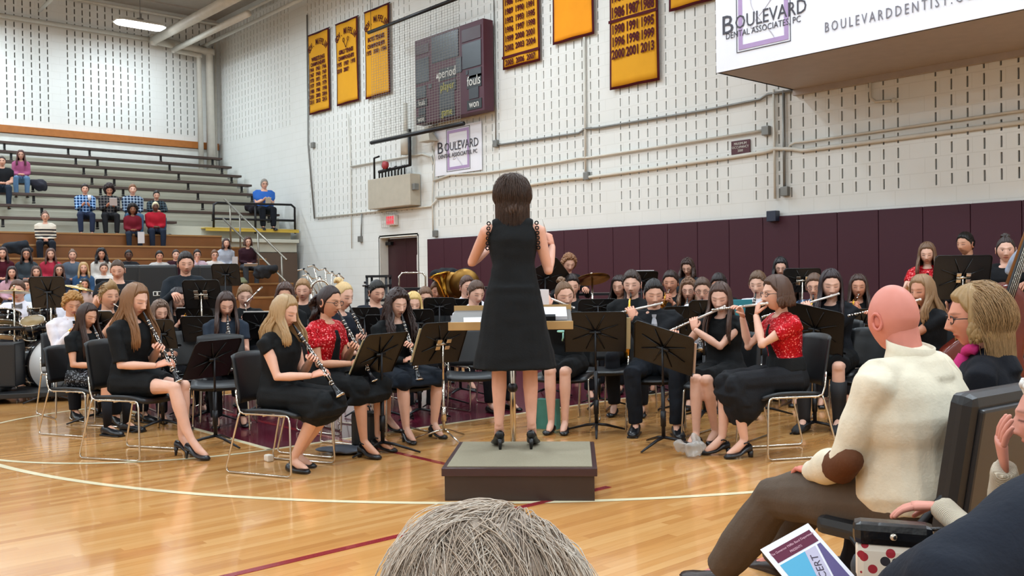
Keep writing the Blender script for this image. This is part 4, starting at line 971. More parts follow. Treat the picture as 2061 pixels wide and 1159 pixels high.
    if p['glasses']:
        b = MB()
        for sd in (-1, 1): b.tube([(sd*.033+.024*math.cos(a), .098-.006*abs(math.cos(a)), -.002+.017*math.sin(a)) for a in np.linspace(0, 2*PI, 15)], .0022 if lod else .003, 5, caps=False); b.tube([(sd*.056, .094, .002), (sd*.079, .06, .004), (sd*.081, .0, 0)], .002, 4)
        b.tube([(-.01, .1, 0), (.01, .1, 0)], .002, 4)
        b.obj('glasses', mat('glasses_frame', '1b1718', .3), R).data.transform(Hm)
    if p['tie']:
        b = MB(); t0 = N+sp*-.0+V((0, .07, -.0)); q = P+sp*.42+fy*(.128); q2 = P+sp*.14+fy*.125*(1+bl*.5)
        if p['tie'] == 'bow':
            c = P+sp*.452+fy*.092
            for sd in (-1, 1): b.add([c+V(v) for v in ((0, 0, .012), (sd*.055, 0, .03), (sd*.055, 0, -.03), (0, 0, -.012), (0, .02, .012), (sd*.055, .02, .03), (sd*.055, .02, -.03), (0, .02, -.012))], [(0, 1, 2, 3), (4, 5, 6, 7), (0, 1, 5, 4), (3, 2, 6, 7), (1, 2, 6, 5)])
            b.obj('bow_tie', cloth('6c6a6c', 'tie_satin'), R)
        else:
            c = P+sp*.455+fy*.09
            b.rings([[V(k)+V((dx, 0, 0)) for dx in ()] or [V(k)+V((-w_, 0, 0)), V(k)+V((0, .012, 0)), V(k)+V((w_, 0, 0)), V(k)+V((0, -.012, 0))] for k, w_ in ((c, .02), (c-sp*.03+fy*.01, .016), (q-sp*.04+fy*.01, .024), (q2, .036), (q2-sp*.04, .004))], smooth=False)
            b.obj('tie', cloth(p['tie'], 'tie_satin'), R)
    if p['vest']:
        vm = MB(); torso(vm, .024, lo=-.06, hi=.42); vobj('vest', vm, cs, fabric(p['vest']), R, 2, 0)
    if p['headband']:
        b = MB(); b.tube([tuple(Hm @ V((.086*math.cos(a), .03, .0+.132*math.sin(a)))) for a in np.linspace(.3, PI-.3, 14)], .006, 6); b.obj('headband', cloth(p['headband']), R)
    R.scale = (s, s, s); R['hs_'] = 0; del R['hs_']
    J['root'] = R; J['M'] = Matrix.Translation(R.location) @ Matrix.Rotation(rot, 4, 'Z') @ Matrix.Scale(s, 4)
    return J
def hair(R, Hm, p, lod, N, sp):
    hs = p['hs']; U, Vv = head_grid(max(lod, 0)); s_, c_ = np.sin(Vv), np.cos(Vv); x, y, z = head_surface(s_, c_, U); au = np.abs(U)
    th = {'short': .010, 'buzz': .005, 'quiff': .012, 'long': .014, 'bob': .022, 'bun': .007, 'pony': .008, 'curly': .022, 'afro': .05, 'longcurly': .028, 'curls': .024, 'braid': .008, 'wavy': .02}[hs]
    if lod == 0: th += .006
    # hairline height by azimuth (front -> back)
    short = hs in ('short', 'buzz', 'quiff', 'curls')
    fr = .071 if not short else .066
    deg = np.degrees(au)
    line = np.interp(deg, [0, 38, 55, 70, 82, 100, 125, 180], [fr, fr-.006, .035, .012 if not short else .02, -.02 if short else -.04, -.035 if short else -.09, -.075 if short else -.11, -.085 if short else -.115]) if hs != 'fringe' else 0
    if p.get('fringe'): line = np.interp(deg, [0, 40, 60, 75, 90, 180], [.03, .03, .0, -.03, -.06, -.11])
    m_ = smooths(-.008, .012, z-line)
    rng = np.random.RandomState(abs(hash(p['hair']+hs)) % 1000 if False else len(p['hair'])+int(p['skin'], 16) % 97)
    ph = rng.rand(6)*6
    rip = np.sin(U*23+ph[0]+4*z/.1)*.0018+np.sin(U*41+ph[1])*.001
    if hs in ('curly', 'afro', 'longcurly', 'curls'): rip = .006*np.sin(U*9+ph[2]+z*70)*np.sin(z*110+ph[3]+U*3)+.004*np.sin(U*17+z*160)
    off = (th+rip*(1 if lod else .5))*m_-(.008)*(1-m_)
    if hs == 'quiff': off = off+m_*(.035*np.exp(-((deg)/45)**2)*smooths(.05, .1, z))
    if hs == 'short': off = off+m_*.008*smooths(.03, .1, z)
    if hs == 'buzz': off = off+m_*.004*smooths(.04, .1, z)
    r = np.sqrt(x*x+y*y+z*z); k = 1+off/r; X, Y, Z = x*k, y*k, z*k
    mb = MB(); nv, nu = X.shape; vs = list(zip(X.ravel(), Y.ravel(), Z.ravel())); fs = []
    for i in range(nv-1):
        for q in range(nu): fs.append((i*nu+q, (i+1)*nu+q, (i+1)*nu+(q+1) % nu, i*nu+(q+1) % nu))
    fs.append(tuple(range(nu))[::-1]); fs.append(tuple((nv-1)*nu+q for q in range(nu)))
    mb.add(vs, fs, 0, True)
    hl = p['hl']; iv = Hm.to_3x3().inverted(); down = iv @ V((0, 0, -1)); shy = (Hm.inverted() @ (N-sp*.1))
    if hs in ('long', 'bob', 'longcurly', 'wavy', 'curtain'):
        amp = {'long': .004, 'bob': .003, 'longcurly': .018, 'wavy': .01, 'curtain': .004}[hs]; Lh = {'bob': p.get('bobl', .10)}.get(hs, hl)
        u0 = p.get('hu', 62); nloc = (26, 46, 80)[lod] if hs != 'longcurly' else (34, 70, 110)[lod]
        wb = .016 if lod < 2 else .0125
        if hs == 'longcurly': wb *= 1.1
        for i in range(nloc):
            for layer in (0, 1):
                if layer and i % 2: continue
                a = math.radians(u0+(360-2*u0)*(i+.5*layer)/(nloc-1))
                if a > math.radians(360-u0): continue
                rx, ry = .077+.016+.008*layer, .1+.012+.008*layer
                top = [];
                for vv in (.35, .75, 1.15, 1.5):
                    xx, yy, zz = head_surface(np.array(math.sin(vv)), np.array(math.cos(vv)), np.array(a)); k_ = 1+(th+.002+p.get('lrx', 0))/.1; top.append(V((float(xx)*k_, float(yy)*k_, float(zz)*k_)))
                q = top[-1]; n_ = 7; phx = rng.rand()*6; dl = Lh*(.88+.2*rng.rand())*(1 if not layer else .92); backness = max(0, -math.cos(a))
                pts = top[:]
                for j in range(1, n_+1):
                    f = j/n_; d = down*dl*f*1.0; o_ = V((q.x*.12*f+amp*math.sin(phx+j*1.3), q.y*.05*f-.0*backness+amp*math.cos(phx+j*1.7), 0))
                    pt = q+d+o_
                    lg = (.25 if hs == 'bob' else 1)*min(1, dl/.25)*smooths(.15, .75, np.array(f)); fdeg = abs(math.degrees(a)) if a < PI else 360-math.degrees(a); sd_ = 1 if math.sin(a) > 0 else -1
                    if fdeg < 96: pt = pt+iv @ V((sd_*.012*lg, .075*float(lg), 0))
                    else: pt = pt+iv @ V((0, -.105*float(lg)*max(.45, backness), 0))
                    pts.append(pt)
                rads = [wb*.5]+[wb]*(len(pts)-3)+[wb*.75, wb*.25]
                mb.tube(pts, rads, 5, flat=.55, up=V((q.x, q.y, 0)).normalized())
        # inner sheet so no gaps show
        rr = []
        for j in range(8):
            f = j/7; row = []
            for a in np.linspace(math.radians(u0+3), math.radians(357-u0), 26):
                xx, yy = .083*math.sin(a), .105*math.cos(a); backness = max(0, -math.cos(a))
                lg = (.25 if hs == 'bob' else 1)*min(1, Lh/.25)*float(smooths(.15, .75, np.array(f))); fdeg = math.degrees(a) if a < PI else 360-math.degrees(a)
                pt = V((xx*(1+.1*f), yy*(1+.04*f), .02))+down*((Lh+.02)*f*.93)+iv @ V((0, (.065*lg if fdeg < 96 else -.10*lg*max(.45, backness)), 0)); row.append(pt)
            rr.append(row)
        inner = [[v*.93+V((0, 0, v.z*.07)) for v in r_] for r_ in rr]
        nn = 26
        allv = [v for r_ in rr for v in r_]+[v for r_ in inner for v in r_]; off_ = 8*nn; ff = []
        for j in range(7):
            for q in range(nn-1):
                a = j*nn+q; ff += [(a, a+1, a+nn+1, a+nn), (off_+a, off_+a+nn, off_+a+nn+1, off_+a+1)]
        for q in range(nn-1): ff += [(7*nn+q, 7*nn+q+1, off_+7*nn+q+1, off_+7*nn+q), (q, off_+q, off_+q+1, q+1)]
        for j in range(7): ff += [(j*nn, (j+1)*nn, off_+(j+1)*nn, off_+j*nn), (j*nn+nn-1, off_+j*nn+nn-1, off_+(j+1)*nn+nn-1, (j+1)*nn+nn-1)]
        mb.add(allv, ff, 0, True)
    if hs == 'bun': mb.ball((0, -.075, .125), (.034, .034, .03), 10); mb.tube([(.03*math.cos(a), -.075+.03*math.sin(a), .12+.012*math.sin(3*a)) for a in np.linspace(0, 6.3, 14)], .014, 6)
    if hs in ('pony', 'braid'):
        c0 = V((0, -.115, .03)); pc = rng.rand()*5; curly = p.get('ponycurl', 0)
        for i in range((6, 14, 26)[lod]):
            a = i*2.4; rr_ = .012+.016*rng.rand(); q = V((rr_*math.cos(a), rr_*math.sin(a)*.6, 0)); pts = [V((0, -.09, .045))+q*.5, c0+q]
            for j in range(1, 7): pts.append(c0+q*(1+.9*curly*j/6)+down*(hl*j/6)+V((curly*.02*math.sin(a+j*1.9), -.025*math.sin(j/2.2)+curly*.02*math.cos(a+j*1.7), 0)))
            mb.tube(pts, [.01, .013, .014, .014, .014, .012, .009, .004], 5)
    if hs in ('curly', 'afro', 'longcurly', 'curls', 'short', 'quiff', 'wavy'):
        nloc = {'short': 60, 'quiff': 80, 'curls': 120, 'curly': 160, 'afro': 220, 'longcurly': 60, 'wavy': 50}[hs]*(0 if lod == 0 and hs in ('short', 'quiff') else 1)//(1 if lod else 2)
        for i in range(nloc):
            a = rng.rand()*2*PI-PI; v_ = math.acos(1-rng.rand()*1.25); xx, yy, zz = [float(t_) for t_ in head_surface(np.array(math.sin(v_)), np.array(math.cos(v_)), np.array(a))]
            ln_ = float(np.interp(abs(math.degrees(a)), [0, 38, 55, 82, 180], [fr, fr-.006, .035, -.02, -.08]))
            if zz < ln_+.01: continue
            n_ = V((xx, yy, zz)).normalized(); q = V((xx, yy, zz))+n_*(th*.75); tdir = V((-math.sin(a)*.2, .6 if hs in ('quiff',) else (.35 if yy > 0 else -.3), -.25)); tdir = (tdir-n_*tdir.dot(n_)).normalized()
            if hs in ('short', 'quiff', 'wavy'):
                L_ = .045; up_ = .010 if hs == 'short' else .02; mb.tube([q-tdir*L_*.5, q+n_*up_*.5, q+tdir*L_*.5+n_*up_*.6], [.004, .007, .002], 5, flat=.6, up=n_)
            else:
                r_ = .014 if hs != 'afro' else .02; mb.ball(tuple(q+n_*(.004 if hs != 'afro' else .006)), r_*(.8+.5*rng.rand()), 6)
    o = mb.obj('hair', hair_mat(p['hair']), R); o.data.transform(Hm); return o
# ================================================================ FURNITURE AND INSTRUMENTS
def chair_proto():
    t = thing('stacking_chair', '', 'chair', (0, 0, 0), 0, 'black stacking chairs'); ch = M_chrome(); bp = M_blackplastic()
    # seat: curved pad
    n, m_ = 9, 9; rr = []
    for j in range(m_):
        f = j/(m_-1); y = -.15+.45*f; zc = .455+.012*math.cos((f-.5)*3)-.03*max(0, f-.8)*5*.6
        wv = .225+.01*math.sin(f*3)
        top = [(-wv+2*wv*k/(n-1), y, zc+.018*((k/(n-1)-.5)*2)**2-.012) for k in range(n)]
        rr.append(top+[(x, y, z-.03) for x, y, z in reversed(top)])
    b = MB(); b.rings(rr); b.obj('seat', bp, t)
    rr = []
    for j in range(9):
        f = j/8; z = .50+.36*f; wv = .225-.02*f+.0*f; yb = -.165-.075*f
        fr = [(-wv+2*wv*k/(n-1), yb-.035*(1-((k/(n-1)-.5)*2)**2), z-(.02 if f > .95 else 0)*abs((k/(n-1)-.5)*2)**3) for k in range(n)]
        rr.append(fr+[(x, y-.014, z) for x, y, z in reversed(fr)])
    b = MB(); b.rings(rr); b.obj('backrest', bp, t)
    for s in (-1, 1):
        x = .235*s; b = MB()
        pts = [(x*.98, -.19, .60), (x, -.175, .50), (x, -.155, .445), (x, -.12, .432), (x, .24, .432), (x, .262, .42), (x*1.02, .275, .38), (x*1.08, .29, .05), (x*1.08, .285, .02), (x*1.08, .26, .009), (x*1.08, -.24, .009), (x*1.08, -.262, .02), (x*1.08, -.262, .05), (x, -.17, .40), (x, -.15, .445)]
        b.tube(pts, .0075, 7); b.obj('side_frame', ch, t)
    for y, z in ((.2, .425), (-.1, .425), (.05, .425)):
        b = MB(); b.tube([(-.24, y, z), (.24, y, z)], .007, 6); b.obj('cross_bar', ch, t)
    return t
CHAIR = None
def chair(x, y, rot, label, zs=1.0):
    global CHAIR
    if CHAIR is None: CHAIR = chair_proto(); c = CHAIR; c.location = (x, y, 0); c.rotation_euler = (0, 0, rot); c['label'] = label
    else: c = dup(CHAIR, label, (x, y, 0), rot)
    c.scale = (1, 1, zs); return c
def stand(px, d, zc, az, label, tilt=.45, paper=None, style='black', wd=.50, ht=.34, base_z=0.0, roll=0.0, legrot=0.0, xy=None, py=None):
    """desk centre on pixel column px at depth d"""
    q = at(px, py if py else 580, d) if xy is None else V((*xy, 0))
    if py and zc is None: zc = q.z
    t = thing('music_stand', label, 'music stand', (q.x, q.y, base_z), facing(az), 'black music stands'); mt_ = M_black_metal() if style == 'black' else M_chrome(); bm_ = mat('desk_black', '100f10', .38, .1, .5, .1)
    M = Matrix.Translation((0, 0, zc)) @ Matrix.Rotation(roll, 4, 'Y') @ Matrix.Rotation(tilt, 4, 'X')
    b = MB(); w2, h2 = wd/2, ht/2; r_ = .03
    out = []
    for cx, cz, a0 in ((w2-r_, h2-r_, 0), (-w2+r_, h2-r_, PI/2)): out += [(cx+r_*math.cos(a0+a), 0, cz+r_*math.sin(a0+a)) for a in (0, PI/6, PI/3, PI/2)]
    out += [(-w2, 0, -h2), (w2, 0, -h2)]
    b.poly(out, .003, (0, 1, 0), 0, M)
    b.box((0, .03, -h2), (wd, .06, .003), 0, M); b.box((0, .06, -h2+.008), (wd, .003, .02), 0, M)
    b.tube([(w2, -.003, -h2), (w2, -.003, h2-r_), (w2-r_*.3, -.003, h2-r_*.3), (w2-r_, -.003, h2), (-w2+r_, -.003, h2), (-w2, -.003, h2-r_), (-w2, -.003, -h2)], .004, 4, 0, M)
    b.obj('desk', bm_, t)
    b = MB()
    for a in np.linspace(0, 2*PI, 9)[:-1]+.39:
        L_ = .8; b.tube([(0, -.009, 0), (w2*L_*math.cos(a), -.003, h2*L_*1.2*math.sin(a) if abs(math.sin(a)) < .8 else h2*.85*math.copysign(1, math.sin(a)))], [.009, .0035], 4, 0, M)
    b.tube([(-.05, -.012, 0), (.05, -.012, 0)], .013, 8, 0, M)
    b.obj('desk_bracket', bm_, t)
    if style == 'chrome':
        b = MB()
        for s_ in (-1, 1): b.box((s_*.05, -.02, .03), (.05, .03, .035), 0, M, .004); b.box((s_*.05, -.02, -.03), (.05, .03, .035), 0, M, .004)
        b.tube([(-.07, -.02, 0), (.07, -.02, 0)], .012, 8, 0, M); b.obj('clamp', mt_, t)
    b = MB(); hb = .17
    b.tube([(0, -.018, hb*.45), (0, -.018, zc*.62)], .016 if style == 'black' else .012, 10); b.tube([(0, -.018, zc*.6), (0, -.018, zc+.01)], .009, 8); b.tube([(0, -.018, hb), (0, -.018, hb+.12)], .022, 10)
    b.obj('pole', mt_, t)
    for k in range(3):
        a = legrot+k*2*PI/3; b = MB(); dx, dy = math.cos(a), math.sin(a)
        if style == 'black': b.tube([(0, -.018, .085), (dx*.10, dy*.10-.018, .068), (dx*.30, dy*.30-.018, .012)], [.016, .015, .009], 6, flat=.8, up=(0, 0, 1))
        else: b.tube([(0, -.018, .10), (dx*.06, dy*.06-.018, .09), (dx*.32, dy*.32-.018, .01)], [.008, .009, .007], 6)
        b.obj('leg', mt_, t)
    if paper:
        b = MB(); pw, ph_ = min(.44, wd-.03), min(.30, ht-.02); b.box((paper[1] if len(paper) > 1 else 0, .008, -.01+(paper[2]*.5 if len(paper) > 2 else 0)), (pw*(paper[3] if len(paper) > 3 else 1), .005, ph_), 0, M)
        o = b.obj('sheet_music', mat('sheet_'+paper[0], paper[0], .7, 0, .2, .03), None, (q.x, q.y, base_z), facing(az))
        tag(o, 'sheet music on the '+' '.join(label.replace(' music stand', ' stand').split()[:12]), 'sheet music')
    return t
PROTO = {}
def inst_mesh(kind):
    """-> (name, category, [(part, mesh)]) ; local -Z runs from the mouthpiece down the instrument, +Y away from the player"""
    if kind in PROTO: return PROTO[kind]
    P = []; ch = mat('silver_keys', 'd9d6d2', .15, 1.0, .5, .05); eb = mat('ebony_wood', '151317', .25, 0, .5, .1); br = M_brass(); sv = mat('flute_silver', 'd8d2cc', .2, 1.0, .5, .05); ivory = mat('flute_headjoint', 'e4ddd6', .25, .4, .5, .03)
    if kind in ('clarinet', 'oboe'):
        L = .60; b = MB(); b.lathe([(.004, .015), (.007, -.005), (.010, -.05), (.013, -.07), (.0135, -.08)], 12); P.append(('mouthpiece', b.mesh('mouthpiece', eb)))
        b = MB(); b.lathe([(.0145, -.08), (.0155, -.10), (.0155, -.14), (.013, -.145), (.013, -.34), (.0135, -.52)], 12); P.append(('body_joint', b.mesh('body_joint', eb)))
        b = MB(); b.lathe([(.0135, -.52), (.017, -.55), (.022, -.58), (.034, -.612), (.040, -.62), (.034, -.618), (.018, -.58)], 16); P.append(('bell', b.mesh('bell', eb)))
        b = MB()
        for z in (-.08, -.11, -.145, -.335, -.35, -.52, -.555, -.618): b.tube([(0, 0, z+.004), (0, 0, z-.004)], .0165 if z > -.6 else .0405, 12)
        for i, z in enumerate(np.linspace(-.17, -.5, 13)):
            s_ = (-1 if i % 3 else 1); b.lathe([(.001, 0), (.0085, .001), (.0085, .004), (.001, .005)], 8, 0, Matrix.Translation((.004*s_, .0135, z)) @ Matrix.Rotation(-PI/2, 4, 'X'))
        for s_ in (-1, 1): b.tube([(.013*s_, .009, -.16), (.013*s_, .009, -.33)], .0026, 5); b.tube([(.013*s_, .009, -.36), (.013*s_, .009, -.51)], .0026, 5)
        for z, x in ((-.19, .02), (-.23, -.022), (-.42, .022), (-.47, -.022), (-.49, .024)): b.tube([(0, .012, z), (x, .006, z-.01), (x*1.1, -.004, z-.03)], .003, 5)
        P.append(('keywork', b.mesh('keywork', ch))); r = ('clarinet', 'clarinet', P)
    elif kind == 'flute':
        b = MB(); b.tube([(0, 0, .05), (0, 0, -.20)], .0098, 12, caps=True); b.ball((0, -.004, 0), (.014, .011, .02), 10); b.lathe([(.003, .068), (.011, .065), (.011, .05)], 12); P.append(('head_joint', b.mesh('head_joint', ivory)))
        b = MB(); b.tube([(0, 0, -.19), (0, 0, -.62)], .0098, 12); 
        for z in (-.2, -.54, -.615): b.tube([(0, 0, z+.006), (0, 0, z-.006)], .0115, 12)
        P.append(('body_joint', b.mesh('body_joint', sv)))
        b = MB()
        for z in np.linspace(-.24, -.6, 15): b.lathe([(.001, 0), (.0095, .001), (.0095, .004), (.001, .005)], 8, 0, Matrix.Translation((0, .0, z)) @ Matrix.Rotation(-PI/2+.4, 4, 'X') @ Matrix.Translation((0, 0, .011)))
        b.tube([(0, -.013, -.22), (0, -.013, -.53)], .0028, 5); P.append(('keywork', b.mesh('keywork', ch))); r = ('flute', 'flute', P)
    elif kind in ('trumpet', 'silver trumpet'):
        mt_ = br if kind == 'trumpet' else sv
        b = MB(); b.lathe([(.013, .0), (.0135, -.004), (.006, -.02), (.0045, -.06), (.006, -.09)], 12); P.append(('mouthpiece', b.mesh('mouthpiece', ch)))
        b = MB(); b.tube([(0, 0, -.09), (0, 0, -.40), (0, -.01, -.425), (0, -.04, -.43), (0, -.065, -.42), (0, -.07, -.40), (0, -.07, -.2), (0, -.06, -.15)], .0065, 8)
        b.tube([(0, -.05, -.14), (0, -.075, -.12), (0, -.09, -.14), (.012, -.09, -.2)], .0065, 8)
        b.tube([(0, -.005, -.43), (0, .0, -.40)], .0075, 8)
        b.lathe([(.0065, -.16), (.007, -.30), (.010, -.38), (.018, -.43), (.034, -.465), (.059, -.49), (.061, -.492), (.056, -.488), (.03, -.458)], 20, 0, Matrix.Translation((.018, -.03, 0)))
        b.tube([(.018, -.03, -.17), (.018, -.03, -.12), (.018, -.05, -.10), (.018, -.08, -.12), (.012, -.09, -.2)], .0065, 8)
        P.append(('tubing', b.mesh('tubing', mt_)))
        for i in range(3): b = MB(); b.tube([(.008, .03, -.205-.03*i), (.008, -.085, -.205-.03*i)], .0105, 10); b.tube([(.008, .03, -.205-.03*i), (.008, .05, -.205-.03*i)], .004, 6); P.append(('valve', b.mesh('valve', mt_)))
        r = ('trumpet', 'trumpet', P)
    elif kind == 'horn':
        b = MB(); b.tube([(0, 0, 0), (0, .02, -.12), (.02, .03, -.2)], .006, 8)
        for k_, rr_ in enumerate((.12, .105, .09)): b.tube([(rr_*math.cos(a), .03+.012*k_, -.27+rr_*math.sin(a)) for a in np.linspace(0, 6.0, 24)], .0085, 7)
        b.lathe([(.012, 0), (.02, -.08), (.045, -.15), (.10, -.20), (.145, -.215), (.10, -.195)], 22, 0, Matrix.Translation((.05, .0, -.32)) @ Matrix.Rotation(.9, 4, 'Y') @ Matrix.Rotation(.3, 4, 'X')); P.append(('tubing', b.mesh('tubing', br)))
        r = ('french_horn', 'french horn', P)
    elif kind == 'sax':
        b = MB(); b.lathe([(.005, .01), (.009, -.03), (.011, -.06)], 10); P.append(('mouthpiece', b.mesh('mouthpiece', eb)))
        b = MB(); b.tube([(0, 0, -.05), (0, .06, -.07), (0, .085, -.11), (0, .09, -.16), (0, .09, -.52), (0, .10, -.60), (0, .14, -.64), (0, .19, -.62), (0, .215, -.55), (0, .24, -.45), (0, .26, -.38), (0, .27, -.36)], [.009, .010, .011, .014, .026, .029, .032, .034, .038, .046, .058, .064], 14)
        P.append(('tubing', b.mesh('tubing', br))); b = MB()
        for z in np.linspace(-.2, -.56, 11): b.lathe([(.001, 0), (.014, .001), (.014, .005), (.001, .006)], 8, 0, Matrix.Translation((.02, .11, z)) @ Matrix.Rotation(-PI/2, 4, 'X'))
        b.tube([(-.02, .115, -.18), (-.02, .115, -.56)], .003, 5); P.append(('keywork', b.mesh('keywork', br))); r = ('saxophone', 'saxophone', P)
    elif kind == 'euphonium':
        b = MB(); b.lathe([(.03, -.05), (.04, .1), (.06, .2), (.11, .27), (.15, .29), (.11, .265)], 22, 0, Matrix.Translation((-.10, .12, -.0)) @ Matrix.Rotation(.25, 4, 'Y'))
        b.tube([(0, 0, 0), (.02, .06, -.03), (.03, .1, -.1), (.03, .12, -.4), (-.03, .12, -.48), (-.1, .12, -.42), (-.1, .12, -.05)], [.01, .008, .01, .02, .03, .035, .03], 10)
        for k_ in range(3): b.tube([(.0-.03*k_, .15, -.12), (.0-.03*k_, .15, -.3)], .014, 8)
        P.append(('tubing', b.mesh('tubing', br))); r = ('euphonium', 'euphonium', P)
    PROTO[kind] = r; return r
def instrument(kind, J, label, roll=0.0, group=None):
    nm, cat, parts = inst_mesh(kind); pos, d = J['inst']; W = J['M']
    p0 = W @ V(pos); dw = (W.to_3x3() @ V(d)).normalized(); z = -dw
    if kind == 'flute': yref = (W.to_3x3() @ V((0, 1, 0)))
    else: yref = (W.to_3x3() @ V((0, 1, .3)))
    if kind in ('sax', 'horn', 'euphonium'): z = V((0, 0, 1)).lerp(z, .25).normalized()
    if kind in ('trumpet', 'silver trumpet'): yref = V((0, 0, 1))
    y = (yref-z*yref.dot(z)).normalized(); x = y.cross(z)
    m_ = Matrix((x, y, z)).transposed().to_4x4(); m_ = m_ @ Matrix.Rotation(roll, 4, 'Z'); m_.translation = p0
    t = bpy.data.objects.new(nm, None); link(t); t.matrix_world = m_; tag(t, label, cat, group)
    for pn, me in parts: o = bpy.data.objects.new(pn, me); link(o, t)
    return t
CNTP = [0]
def place(label, px, py, d, az, z0=0.0, inst=None, ilabel=None, seat=True, clabel=None, iroll=0.0, **kw):
    p = dict(DEF); p.update(kw); ln = p['lean']
    Pz = .53 if p['sit'] else .93
    sp = V((0, math.sin(ln), math.cos(ln))); nk = (sp+V((0, .18, 0))).normalized(); H = V((0, 0, Pz))+sp*.47+nk*.155+V((0, .012, 0))
    Hw = at(px, py, d); s0 = (Hw.z-z0)/H.z; s = min(1.13, max(.86, s0))
    if abs(s-s0) > .012: print('PLACE scale', label[:50], round(s0, 3))
    rot = facing(az); q = Matrix.Rotation(rot, 3, 'Z') @ (H*s)
    x, y = Hw.x-q.x, Hw.y-q.y
    kw['s'] = s
    Mi = (Matrix.Translation((x, y, z0)) @ Matrix.Rotation(rot, 4, 'Z') @ Matrix.Scale(s, 4)).inverted()
    for wk, lk in (('TW', 'T'), ('KW', 'K'), ('AW', 'A')):
        if wk in kw: kw.setdefault(lk, {}).update({k: Mi @ at(*v) for k, v in kw.pop(wk).items()})
    J = person(label, (x, y), rot, z0, **kw)
    if inst: J['I'] = instrument(inst, J, ilabel, iroll)
    if p['sit'] and seat: chair(x, y, rot, clabel or ('black chair under the '+' '.join(label.split()[:11]).rstrip(',')), s)
    return J
# ================================================================ THE BAND
SK = dict(a='d8a58d', b='c98f74', c='e0b09a', d='8a5a40', e='5a3a2c', f='cf9a7e')
DK = '101214'
NAVY = '161b26'
# --- front row clarinets (left of the conductor)
J = place('teenage girl with long dirty blonde hair playing clarinet in a short black dress and heels', 272, 604, 7.25, 72, inst='clarinet', ilabel='clarinet held by the girl with the longest dirty blonde hair', lod=2,
    hair='7a5638', hs='long', hl=.36, skin=SK['c'], top=DK, bottom='dress', sleeve='elbow', shoes='heel', scol='1a1a20', pose='clarinet', cdir=V((.02, .52, -.85)), lean=.03, hp=-.25, feet=(-.02, .14), knees=-.03, slen=.62, hy=-.1)
place('girl with very long straight dark brown hair in a black top and sparkling skirt', 176, 636, 8.4, 68, inst='clarinet', ilabel='clarinet held by the girl with very long dark brown hair', lod=2,
    hair='33201a', hs='long', hl=.42, skin=SK['f'], top=DK, bottom='skirt', bcol='black sequins', sleeve='short', shoes='oxford', socks='17171c', scol='16181d', pose='clarinet', cdir=V((.05, .5, -.86)), lean=.05, hp=-.25, hy=-.1, slen=.9)
place('straight haired blonde girl in a long black dress at the near edge of the band', 573, 628, 6.62, 66, inst='clarinet', ilabel='clarinet held by the straight haired blonde girl nearest the camera', lod=2,
    hair='a48660', hs='long', hl=.24, skin=SK['c'], top=DK, bottom='dress', sleeve='cap', shoes='flat', scol='121216', pose='clarinet', cdir=V((.0, .62, -.79)), lean=.04, hp=-.28, hy=.0, feet=(-.34, -.26), knees=.0, drop=.10, flare=.10, w=1.02, topname='dress')
place('girl with glasses and a curly dark ponytail in a red sequined bolero playing clarinet', 663, 607, 7.3, 62, inst='clarinet', ilabel='clarinet held by the girl in glasses and red sequins beside the blonde girl', lod=2,
    hair='2b1a17', hs='pony', ponycurl=1.5, hl=.22, skin=SK['f'], top='red sequins', topname='bolero', bottom='skirt', bcol=DK, sleeve='short', shoes='strap', scol='121216', pose='clarinet', cdir=V((.0, .52, -.85)), lean=.03, hp=-.12, glasses=True, drop=.12, vest=None, feet=(-.02, .03))
place('light blonde girl in a black top playing clarinet behind the red sequined girl', 690, 596, 8.3, 55, inst='clarinet', ilabel='clarinet held by the light blonde girl behind the red sequined girl', lod=1,
    hair='c9aa78', hs='bun', skin=SK['c'], top=NAVY, bottom='skirt', bcol=DK, sleeve='short', shoes='strap', pose='clarinet', cdir=V((.0, .5, -.86)), hp=-.2, drop=.06, feet=.03)
place('girl with long curly dark hair playing clarinet in black knee length trousers', 800, 612, 8.0, 38, inst='clarinet', ilabel='clarinet held by the girl with long curly dark hair', lod=2,
    hair='31201d', hs='longcurly', hl=.36, skin=SK['c'], top=DK, bottom='skirt', bcol='131a24', sleeve='long', shoes='strap', scol='101014', pose='clarinet', cdir=V((.05, .5, -.87)), hp=-.2, hy=-.1, knees=.09, drop=.05, w=1.12, feet=(-.04, .02))
place('smiling faced blonde girl with long centre parted hair playing clarinet in the second row', 832, 611, 9.5, 15, inst='clarinet', ilabel='clarinet pointing at the camera from the blonde girl in the second row', lod=1,
    hair='cfae6e', hs='long', hl=.26, skin=SK['c'], top=DK, pose='clarinet', cdir=V((0, .75, -.66)), hp=-.25)
place('blond curly haired boy in a white shirt and black tie blowing a brass horn', 146, 612, 9.5, 45, inst='horn', ilabel='brass horn played by the curly blond boy in the white shirt', lod=2,
    hair='a3763e', hs='curls', fem=False, skin=SK['f'], top='e4dfe6', collar=True, sleeve='long', tie='141418', pose='trumpet', hp=-.3, hy=-.1, shoes='oxford', cdir=V((0, .9, -.35)))
place('boy with a tall swept back quiff raising a trumpet', 220, 596, 9.1, 48, inst='trumpet', ilabel='trumpet raised by the boy with the quiff', lod=1, hair='8f7048', hs='quiff', fem=False, skin=SK['f'], top=DK, sleeve='short', pose='trumpet', hp=-.02, cdir=V((0, 1, -.3)), shoes='oxford')
place('girl with mousy brown hair playing a clarinet low behind the tall girl', 322, 628, 9.2, 40, inst='clarinet', ilabel='clarinet of the mousy haired girl behind the tall girl', lod=1, hair='6b5344', hs='wavy', hl=.16, skin=SK['a'], top=DK, pose='clarinet', hp=-.2, cdir=V((0, .6, -.8)))
